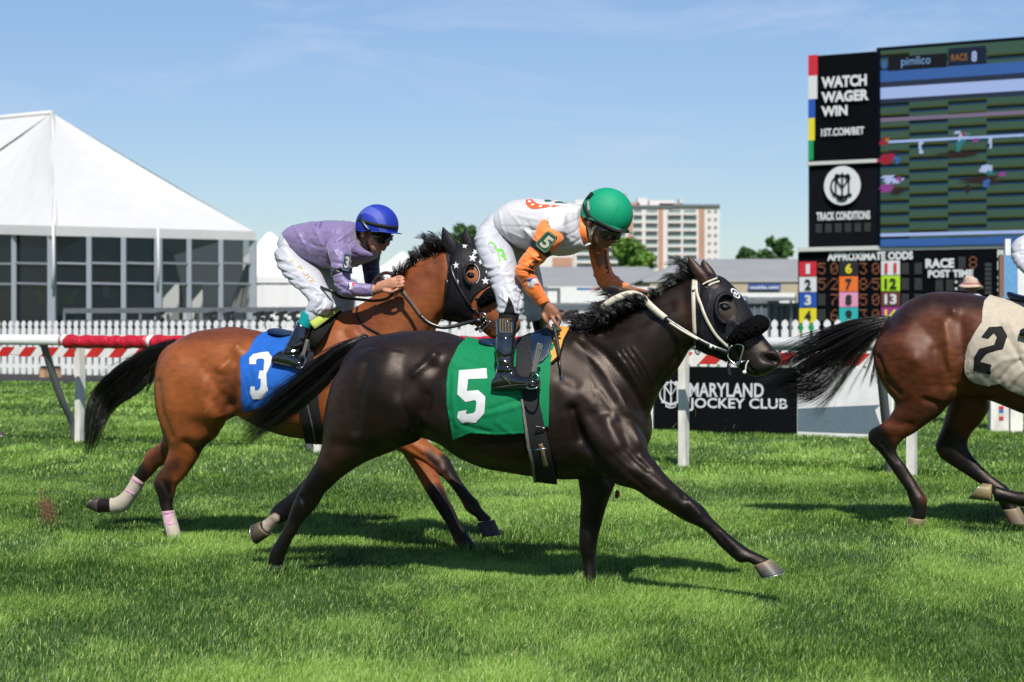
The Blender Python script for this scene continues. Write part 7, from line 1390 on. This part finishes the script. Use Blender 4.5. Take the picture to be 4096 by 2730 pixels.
for x0, x1, y0, y1, Y in ((643, 716, 1137, 1300, 62.5), (732, 810, 1137, 1300, 63.5)): q = MB(); q.add([at(x0, y1, Y), at(x1, y1, Y), at(x1, y0, Y), at(x0, y0, Y)], [(0, 1, 2, 3)]); q.build('hanging_cloth', wcl, tm)
V = []; nn = 20
for i in range(nn + 1):
    for j in range(9):
        t = i / nn; u = j / 8; x = 912 + 92 * t; y = 1060 + 190 * u; x = x + (1 - t) * (1 - u) * 70; V.append(at(x, y, 65 + .25 * math.sin(i * 1.9)))
q = MB(); q.add(V, [(i * 9 + j, (i + 1) * 9 + j, (i + 1) * 9 + j + 1, i * 9 + j + 1) for i in range(nn) for j in range(8)]); q.build('curtain', wcl, tm, True)
for x0, x1, y0, y1, c in ((405, 440, 1105, 1140, (.45, .02, .03)), (410, 438, 1142, 1190, (.4, .45, .5)), (412, 440, 1195, 1250, (.05, .15, .3))): q = MB(); q.add([at(x0, y1, 63), at(x1, y1, 63), at(x1, y0, 63), at(x0, y0, 63)], [(0, 1, 2, 3)]); q.build('banner', mat('banner_%d' % x0 + str(y0), c, .7), tm)
for pts, c in (([(140, 1165), (160, 1150), (182, 1215), (160, 1210)], (.12, .35, .05)), ([(250, 1210), (300, 1160), (318, 1150), (290, 1220)], (.12, .4, .05)), ([(85, 1090), (120, 1100), (175, 1150), (160, 1140)], (.3, .32, .34)), ([(380, 1010), (420, 1010), (445, 1060), (410, 1045)], (.25, .27, .3)), ([(375, 945), (430, 955), (480, 1000), (440, 985)], (.22, .24, .26))): q = MB(); q.add([at(x, y, 62.2) for x, y in pts], [tuple(range(len(pts)))]); q.build('poster', mat('poster_%d' % pts[0][0], c, .7), tm)
# smaller tents further off
def pagoda(cx, pk_y, hw, eave, base, Y, label, dx=0, ridge=0.0):
    r_ = empty('tent', (float(T(cx, HY, Y)[0]), Y, 0), label, 'tent', 'small white tents'); w = hw * Y / F; z = EYE - (eave - HY) / F * Y; zp = EYE - (pk_y - HY) / F * Y; c = T(cx, HY, Y); b = MB(); P_ = [np.array([c[0] + sx * w, Y + sy * w, z]) for sx, sy in ((-1, -1), (1, -1), (1, 1), (-1, 1))]
    a1 = np.array([c[0] + dx - ridge, Y, zp]); a2 = np.array([c[0] + dx + ridge, Y, zp])
    def cs(p, a, t): return p + (a - p) * t + np.array([0, 0, -.09 * w]) * math.sin(math.pi * t)
    for i in range(4):
        A_, B_ = P_[i], P_[(i + 1) % 4]; aa = [a1, a2, a2, a1][i]; ab = [a2, a2, a1, a1][i]; n = 8; V = []
        for t in np.linspace(0, 1, n): V += [cs(A_, aa, t), cs(B_, ab, t)]
        b.add(V, [(2 * j, 2 * j + 1, 2 * j + 3, 2 * j + 2) for j in range(n - 1)])
    b.build('roof', tent2, r_, True); b = MB(); n = 40
    for i in range(4):
        A_, B_ = P_[i], P_[(i + 1) % 4]; V = []; nrm = np.array([[0, -1, 0], [1, 0, 0], [0, 1, 0], [-1, 0, 0]][i], float)
        for k in range(n + 1):
            p = A_ + (B_ - A_) * k / n; o_ = nrm * (.05 * math.sin(k * 1.7) + .03 * math.sin(k * .8)); V += [p - nrm * .03, np.array([p[0], p[1], 0]) + o_]
        b.add(V, [(2 * k, 2 * k + 1, 2 * k + 3, 2 * k + 2) for k in range(n)])
    b.build('sidewall', tent2, r_, True); b = MB()
    for i in range(4): b.beam(P_[i] + np.array([0, 0, -.12]), P_[(i + 1) % 4] + np.array([0, 0, -.12]), .1, .3)
    b.build('valance', tent2, r_)
pagoda(1150, 930, 250, 1117, 1300, 85, 'white tent right beside the large marquee, its peak sloping down behind the jockey in lilac', -.9, .1)
pagoda(1610, 1008, 190, 1120, 1300, 92, 'pointed white tent seen between the two jockeys', 0, .05)
pagoda(1430, 1050, 110, 1120, 1300, 100, 'lower white tent half hidden behind the jockey in lilac', 0, .05)
pagoda(1900, 1090, 120, 1150, 1300, 98, 'low white tent behind the starred black hood', 0, .05)
# ---------------------------------------------------------------- buildings beyond
groof = mat('grey_shingle_roof', (.30, .31, .32), .9, vary=.06, nscale=.6); beige = mat('beige_cladding', (.50, .42, .30), .85, vary=.05, nscale=.5); gwall = mat('pale_grey_wall', (.42, .43, .43), .8, vary=.05, nscale=.5)
def shed(name, label, x0, x1, yr0, yr1, ye, yb, Y, m, inset=60, cat='building'):
    r_ = empty(name, (float(T((x0 + x1) / 2, HY, Y)[0]), Y, 0), label, cat); d = 14
    a, c = T(x0, ye, Y), T(x1, ye, Y); b = MB(); b.add([(a[0], Y + .05, 0), (c[0], Y + .05, 0), (c[0], Y + d, 0), (a[0], Y + d, 0), (a[0], Y + .05, a[2]), (c[0], Y + .05, a[2]), (c[0], Y + d, a[2]), (a[0], Y + d, a[2])], [(0, 1, 5, 4), (1, 2, 6, 5), (2, 3, 7, 6), (3, 0, 4, 7)]); b.build('wall', m, r_)
    k = (Y + d / 2) / Y; l_, r2 = T(x0 + inset, yr0, Y), T(x1 - inset, yr1, Y); zr = [EYE + (l_[2] - EYE) * k, EYE + (r2[2] - EYE) * k]
    b = MB(); o = .5; V = [(a[0] - o, Y, a[2]), (c[0] + o, Y, a[2]), (c[0] + o, Y + d + .6, a[2]), (a[0] - o, Y + d + .6, a[2]), (l_[0] * k, Y + d / 2, zr[0]), (r2[0] * k, Y + d / 2, zr[1])]
    b.add(V, [(0, 1, 5, 4), (2, 3, 4, 5), (1, 2, 5), (3, 0, 4)]); b.build('roof', groof, r_); b = MB(); b.beam((a[0] - o, Y - .02, a[2] - .05), (c[0] + o, Y - .02, a[2] - .05), .08, .18); b.build('fascia', gwall, r_); return r_
sh1 = shed('barn', 'long low building with a grey shingle roof behind the neck of the dark horse', 2040, 2700, 1068, 1068, 1143, 1302, 130, gwall, 110)
sh2 = shed('barn', 'beige building with a broad grey hipped roof and a blue sign, left of the scoreboard', 2600, 3330, 1037, 1037, 1121, 1302, 115, beige, 140)
b = MB(); q = [at(2993, 1163, 114.8), at(3123, 1163, 114.8), at(3123, 1137, 114.8), at(2993, 1137, 114.8)]; quadpoly(b, q); sg = b.build('blue_sign', mat('blue_sign_face', (.015, .07, .33), .5), sh2)
b = MB(); text_on(b, 'mobile mini', at(3001, 1157, 114.7), (at(3115, 1157, 114.7) - at(3001, 1157, 114.7)), (at(3001, 1143, 114.7) - at(3001, 1157, 114.7)), .03); b.build('lettering', lett, sg)
for x0, x1 in ((2905, 2975), (3140, 3185)): b = MB(); b.box(at((x0 + x1) / 2, 1215, 114.9), ((x1 - x0) * 114.9 / F, .1, 1.0)); b.build('window', mat('dark_window', (.04, .05, .06), .2), sh2)
# white trailers, a canopy and kit between the fence and the barns
def vehicle(label, x0, x1, y0, y1, Y, m, stripes=(), name='trailer'):
    r_ = empty(name, (float(T((x0 + x1) / 2, HY, Y)[0]), Y, 0), label, 'trailer', 'white trailers beyond the fence'); a, c = T(x0, y1, Y), T(x1, y0, Y); zb = .75
    b = MB(); b.box(((a[0] + c[0]) / 2, Y + 1.2, (zb + c[2]) / 2), (c[0] - a[0], 2.4, c[2] - zb)); b.build('box_body', m, r_)
    for t in (.18, .28, .8):
        wx = a[0] + (c[0] - a[0]) * t; b = MB(); b.tube([(wx, Y - .05, .42), (wx, Y + .25, .42)], .42, 20); b.build('wheel', blk, r_, True)
    b = MB(); b.box(((a[0] + c[0]) / 2, Y + 1.2, .62), (c[0] - a[0], 2.2, .2)); b.build('chassis', greyp, r_)
    for sx0, sx1, sy0, sy1, m_ in stripes: b = MB(); q = [at(sx0, sy1, Y - .02), at(sx1, sy1, Y - .02), at(sx1, sy0, Y - .02), at(sx0, sy0, Y - .02)]; quadpoly(b, q); b.build('stripe', m_, r_)
    return r_
vehicle('long white trailer with a blue and pink stripe, beyond the fence behind the orange sleeves', 2190, 2640, 1148, 1213, 82, white, ((2307, 2360, 1152, 1160, mat('blue_tile', (.02, .15, .5), .5)), (2360, 2402, 1152, 1160, mat('pink_stripe', (.6, .25, .35), .5))))
vehicle('low white trailer parked in front of the beige building', 2760, 3180, 1172, 1186, 76, white, ((2765, 2990, 1186, 1192, mat('blue_tile')),))
cn = empty('steel_frame', tuple(T(2300, HY, 62) * np.array([1, 1, 0])), 'dark steel frame structure standing behind the picket fence under the jockey\'s arm', 'frame')
for x, y0, y1 in ((2235, 1157, 1302), (2160, 1157, 1302)): b = MB(); b.beam(at(x, y1, 62), at(x, y0, 62), .12, .12); b.build('upright', greyp, cn)
b = MB(); b.beam(at(2150, 1159, 62), at(2240, 1159, 62), .14, .12); b.build('crossbar', greyp, cn)
for (x0, x1, y0, y1, m_, nm, lb_) in ((2240, 2317, 1240, 1254, mat('orange_banner', (.65, .10, .03), .6), 'banner', 'orange and green banner strip hung behind the fence below the jockey in orange'), (2200, 2240, 1243, 1255, mat('pale_green_banner', (.35, .5, .35), .6), 'banner', 'pale green banner strip beside the orange one'),
                                  (2190, 2720, 1213, 1232, galv, 'metal_bench', 'long grey metal bench behind the picket fence'), (2190, 2600, 1256, 1290, mat('dark_canvas', (.012, .012, .014), .8), 'windbreak', 'black canvas windbreak behind the picket fence'), (2985, 3175, 1190, 1204, galv, 'canopy', 'flat grey canopy roof in front of the beige building'),
                                  (2990, 3100, 1215, 1300, mat('slate_glass', (.12, .15, .19), .3), 'kiosk', 'grey glazed kiosk under the canopy'), (3105, 3190, 1225, 1300, greyp, 'cabin', 'dark grey slatted cabin left of the scoreboard')):
    Yq = 58 if y1 < 1300 else 66; a, c = T(x0, y1, Yq), T(x1, y0, Yq); b = MB(); b.box(((a[0] + c[0]) / 2, Yq, (a[2] + c[2]) / 2), (c[0] - a[0], .5, c[2] - a[2])); bb_ = b
    if nm in ('kiosk', 'cabin'): 
        r_ = empty(nm, ((a[0] + c[0]) / 2, Yq, 0), lb_, nm); b = MB(); b.box(((a[0] + c[0]) / 2, Yq + 1, c[2] / 2), (c[0] - a[0], 2, c[2])); b.build('wall', m_, r_)
        for t in np.linspace(0, 1, 5): b = MB(); b.box((a[0] + (c[0] - a[0]) * t, Yq - .03, c[2] / 2), (.06, .05, c[2])); b.build('frame', galv, r_)
        b = MB(); b.box(((a[0] + c[0]) / 2, Yq + 1, c[2] + .06), (c[0] - a[0] + .3, 2.3, .12)); b.build('roof', galv, r_)
    else:
        r_ = empty(nm, ((a[0] + c[0]) / 2, Yq, 0), lb_, nm.replace('_', ' ')); b.build('panel', m_, r_)
        for t in (.03, .5, .97): b = MB(); b.beam((a[0] + (c[0] - a[0]) * t, Yq + .3, 0), (a[0] + (c[0] - a[0]) * t, Yq + .3, c[2] - .02), .07, .07); b.build('leg', greyp, r_)
# hotel tower
YH = 600.0; ht = empty('apartment_tower', (float(T(2600, HY, YH)[0]), YH, 0), 'tall white apartment tower with brick red strips and balconies on the skyline', 'building')
hwall = mat('tower_white', (.80, .75, .73), .8, vary=.04, nscale=.05); hbrick = mat('tower_brick', (.52, .29, .20), .9, vary=.08, nscale=.1); hwin = mat('tower_window', (.24, .28, .28), .25, vary=.3, nscale=.1); hgreen = mat('green_balcony_glass', (.30, .42, .39), .4, vary=.15, nscale=.2)
def hb(x0, x1, y0, y1, m, nm, dy=0.0, dep=2.0, parent=ht):
    a, c = T(x0, y1, YH), T(x1, y0, YH); b = MB(); b.box(((a[0] + c[0]) / 2, YH + dy + dep / 2, (a[2] + c[2]) / 2), (c[0] - a[0], dep, c[2] - a[2])); return b.build(nm, m, parent)
hb(2297, 2879, 826, 1300, hwall, 'wall', 0, 14); hb(2160, 2297, 1015, 1300, hwall, 'wall', 2, 14)
hb(2297, 2690, 822, 832, greyp, 'parapet', -.6, 1.0); hb(2690, 2879, 819, 829, greyp, 'parapet', -.7, 1.0)
for x0, x1, y0, y1, m_ in ((2300, 2337, 797, 822, hwall), (2512, 2560, 808, 822, hbrick), (2552, 2592, 790, 822, hwall), (2600, 2700, 800, 820, hwall), (2640, 2735, 812, 822, hbrick), (2720, 2735, 792, 815, trim), (2490, 2506, 772, 822, hbrick)): hb(x0, x1, y0, y1, m_, 'penthouse', 3, 5)
for x0, x1 in ((2634, 2652), (2795, 2818), (2512, 2530), (2380, 2398)): hb(x0, x1, 832, 1300, hbrick, 'brick_strip', -.15, .3)
hb(2210, 2290, 1030, 1066, hbrick, 'brick_strip', 1.7, .3)
for fl in range(14):
    y = 840 + fl * 32.0
    for x0, x1 in ((2310, 2372), (2410, 2500), (2536, 2566), (2586, 2628), (2674, 2722), (2736, 2784)):
        wv = hb(x0, x1, y, y + 12, hwin, 'window', -.25, .3)
        hb(x0, x1, y + 8, y + 14, hgreen, 'balcony_glass', -1.3, .1, wv); hb(x0 - 3, x1 + 3, y + 14, y + 22, hwall, 'balcony_slab', -1.4, 1.4, wv)
    for x0 in (2831, 2856): hb(x0, x0 + 12, y + 1, y + 13, hwin, 'window', -.12, .2)
# ---------------------------------------------------------------- trees
leafm = mat('tree_leaves', rough=.6, spec=.25, vary=.3, nscale=.4, vcol=True); bark = mat('tree_bark', (.10, .075, .05), .9, vary=.3, nscale=2)
def tree(cx, base, top_y, hw, Y, label, seed, n=5200, leaf=.5, col=(.05, .10, .022), shape=1.0):
    rg = np.random.default_rng(seed); k = Y / F; c = T(cx, HY, Y); H_ = EYE + (HY - top_y) * k; W_ = hw * k; r_ = empty('tree', (float(c[0]), Y, 0), label, 'tree', 'trees beyond the course')
    zc = max(H_ * .10, H_ - 2.6 * W_ * shape); b = MB(); b.tube([(c[0], Y, 0), (c[0] + .1, Y, zc * .6), (c[0] - .1, Y, zc + (H_ - zc) * .35), (c[0], Y, zc + (H_ - zc) * .7)], [W_ * .07, W_ * .055, W_ * .04, W_ * .015], 8)
    cl = []
    for i in range(64):
        a = rg.random() * 6.28; u = rg.random() ** .5; zz = rg.random(); rr = W_ * (math.sin(math.pi * (.12 + .8 * zz)) ** .7) * u; cl.append((c[0] + rr * math.cos(a), Y + rr * math.sin(a), zc + (H_ - zc) * (.08 + .84 * zz), W_ * (.14 + .17 * rg.random())))
        if i % 3 == 0: b.tube([(c[0], Y, zc + (H_ - zc) * .15 * rg.random()), tuple(np.array(cl[-1][:3]) * .6 + np.array([c[0], Y, zc]) * .4), cl[-1][:3]], [W_ * .03, W_ * .02, W_ * .008], 6)
    b.build('trunk', bark, r_, True); V = []; Fc = []; Cs = []
    for j in range(n):
        q = cl[rg.integers(len(cl))]; d = rg.normal(size=3); d /= np.linalg.norm(d); p = np.array(q[:3]) + d * q[3] * (.55 + .55 * rg.random() ** .5) * np.array([1, 1, .8]); a = rg.normal(size=3); a /= np.linalg.norm(a); e_ = np.cross(a, rg.normal(size=3)); e_ /= np.linalg.norm(e_); s_ = leaf * (.6 + .8 * rg.random()); m0 = len(V)
        V += [p - a * s_ - e_ * s_ * .5, p + a * s_ * .2 - e_ * s_ * .6, p + a * s_, p + e_ * s_ * .6]; Fc.append((m0, m0 + 1, m0 + 2, m0 + 3)); cc = np.array(col) * (.8 + 1.5 * rg.random()); Cs += [cc] * 4
    fastmesh('crown', np.array(V), np.array(Fc), leafm, r_, False, np.array(Cs))
tree(2515, 1300, 945, 98, 330, 'bright green round tree in front of the white apartment tower', 1, 6500, .42, (.10, .19, .03))
tree(1862, 1300, 893, 72, 360, 'dark green tree top behind the ears of the bay horse', 2, 5000, .45, (.05, .10, .025))
tree(1935, 1300, 955, 45, 380, 'small dark tree right of the one behind the bay horse\'s ears', 3, 2500, .5, (.045, .09, .025))
tree(3110, 1300, 948, 72, 380, 'larger of the two green trees just left of the scoreboard', 4, 5000, .5, (.05, .11, .03))
tree(2985, 1300, 990, 40, 400, 'smaller green tree left of the scoreboard beside the larger one', 5, 3000, .5, (.045, .10, .03))
tree(3055, 1300, 1005, 60, 420, 'low tree clump between the two trees left of the scoreboard', 6, 3000, .5, (.045, .10, .03), .8)
tree(1440, 1300, 1058, 26, 380, 'small tree top peeping between the lilac jockey\'s arms', 7, 1500, .4, (.06, .12, .03))
tree(1600, 1300, 1030, 40, 400, 'tree top just behind the pointed white tent', 8, 1800, .5, (.05, .11, .03))
# ---------------------------------------------------------------- turf thrown up
clodm = mat('earth_clod', (.26, .11, .06), .95, vary=.35, nscale=60, bump=.003)
def clod(px, py, Y, r, label, seed):
    b = MB(); b.ell(at(px, py, Y), ((0, 0, r * 1.6), (r, 0, 0), (0, r, 0)), 14); V = np.array([tuple(v) for v in b.v]); c = np.array(at(px, py, Y)); d = V - c; V = c + d * (1 + .35 * vnoise(V * 60, seed))[:, None]; prep(mk('clod', V, b.f, clodm, None, False), label, 'clod', 'clods of turf in the air')
clod(2470, 1978, 8.6, .014, 'small brown clod in the air behind the dark horse\'s straight foreleg', 1)
gb = MB(); rg = np.random.default_rng(5)
for i in range(1500):
    q = rg.normal(size=2); x, y = 187 + q[0] * 17 + q[1] * 6, 2040 + q[1] * 30; p = np.array(at(x, y, 8.2 + rg.normal() * .06)); r = .0009 + .0026 * rg.random() ** 2.5; a = rg.normal(size=(3, 3)) * r; gb.add([p + a[0], p + a[1], p + a[2], p - a[0] * .8], [(0, 1, 2), (0, 3, 1), (1, 3, 2), (2, 3, 0)])
prep(gb.build('dirt_spray', clodm), 'faint spray of brown dirt in the air low at the left edge', 'dirt', kind='stuff')
gb = MB(); rg = np.random.default_rng(12)
for i in range(46):
    x, y = (rg.uniform(2650, 3350), rg.uniform(1650, 1900)) if i < 34 else (rg.uniform(40, 1200), rg.uniform(1300, 2000)); p = np.array(at(x, y, rg.uniform(8.0, 9.6))); a = rg.normal(size=3); a /= np.linalg.norm(a); l_ = rg.uniform(.008, .026); n_ = np.cross(a, [0, 1, 0]); gb.add([p - a * l_ - n_ * .0012, p - a * l_ + n_ * .0012, p + a * l_ + n_ * .0008, p + a * l_ - n_ * .0008], [(0, 1, 2, 3)])
prep(gb.build('grass_clippings', mat('clipping_green', (.12, .17, .04), .7)), 'fine grass clippings flying in the air around the horses', 'clippings', kind='stuff')
# ---------------------------------------------------------------- the next horse, only a forehoof of it inside the picture
R4 = Rig(15.6, 23)
def s4(st, dx=0, dy=0):
    m_ = lambda x, y: (24 + (x - 3137) * .5 + dx, 1742 + (y - 2290) * .5 + dy)
    return [(*m_(q[0], q[1]), *m_(q[2], q[3]), *q[4:]) for q in st]
h4 = empty('racehorse', tuple(R4.P(-500, HY) * np.array([1, 1, 0])), 'trailing racehorse of which only one raised forehoof shows at the left edge', 'horse', 'racehorses galloping on the turf')
me = remesh([R4.loft(p) for p in (s4(trunk5), s4(neck5, -70, -20), s4(head5, -110, -30), s4(thN5, 0, 40), s4(thF5, 0, 40), s4(foN5), s4(foF5, 0, 30))], .018, 3)
meshobj('body', me, coat, h4, cols=np.tile((.05, .025, .015), (len(me.vertices), 1)))
for l, c, s_, w in ((.13, (3083, 2236, 3014, 2264), (3137, 2290, 3046, 2311), .05), (-.14, (1037, 2086, 1081, 2143), (1012, 2098, 1030, 2176), .045)):
    a = s4([(*c, 0, 0), (*s_, 0, 0)], 0, 0 if l > 0 else 40); hoof(R4, h4, l, a[0][:4], a[1][:4], w, ((.12, .09, .06), (.05, .05, .05)))
v, f = strands(R4, [[(24 + (x - 3137) * .5, 1742 + (y - 2290) * .5) for x, y in g] for g in ([(1462, 1350), (1355, 1384), (1168, 1515), (1015, 1651)], [(1455, 1370), (1345, 1490), (1200, 1600), (1050, 1710)])], 300, thick=.005, seed=3, jit=9); fastmesh('tail', v, f, hair, h4)
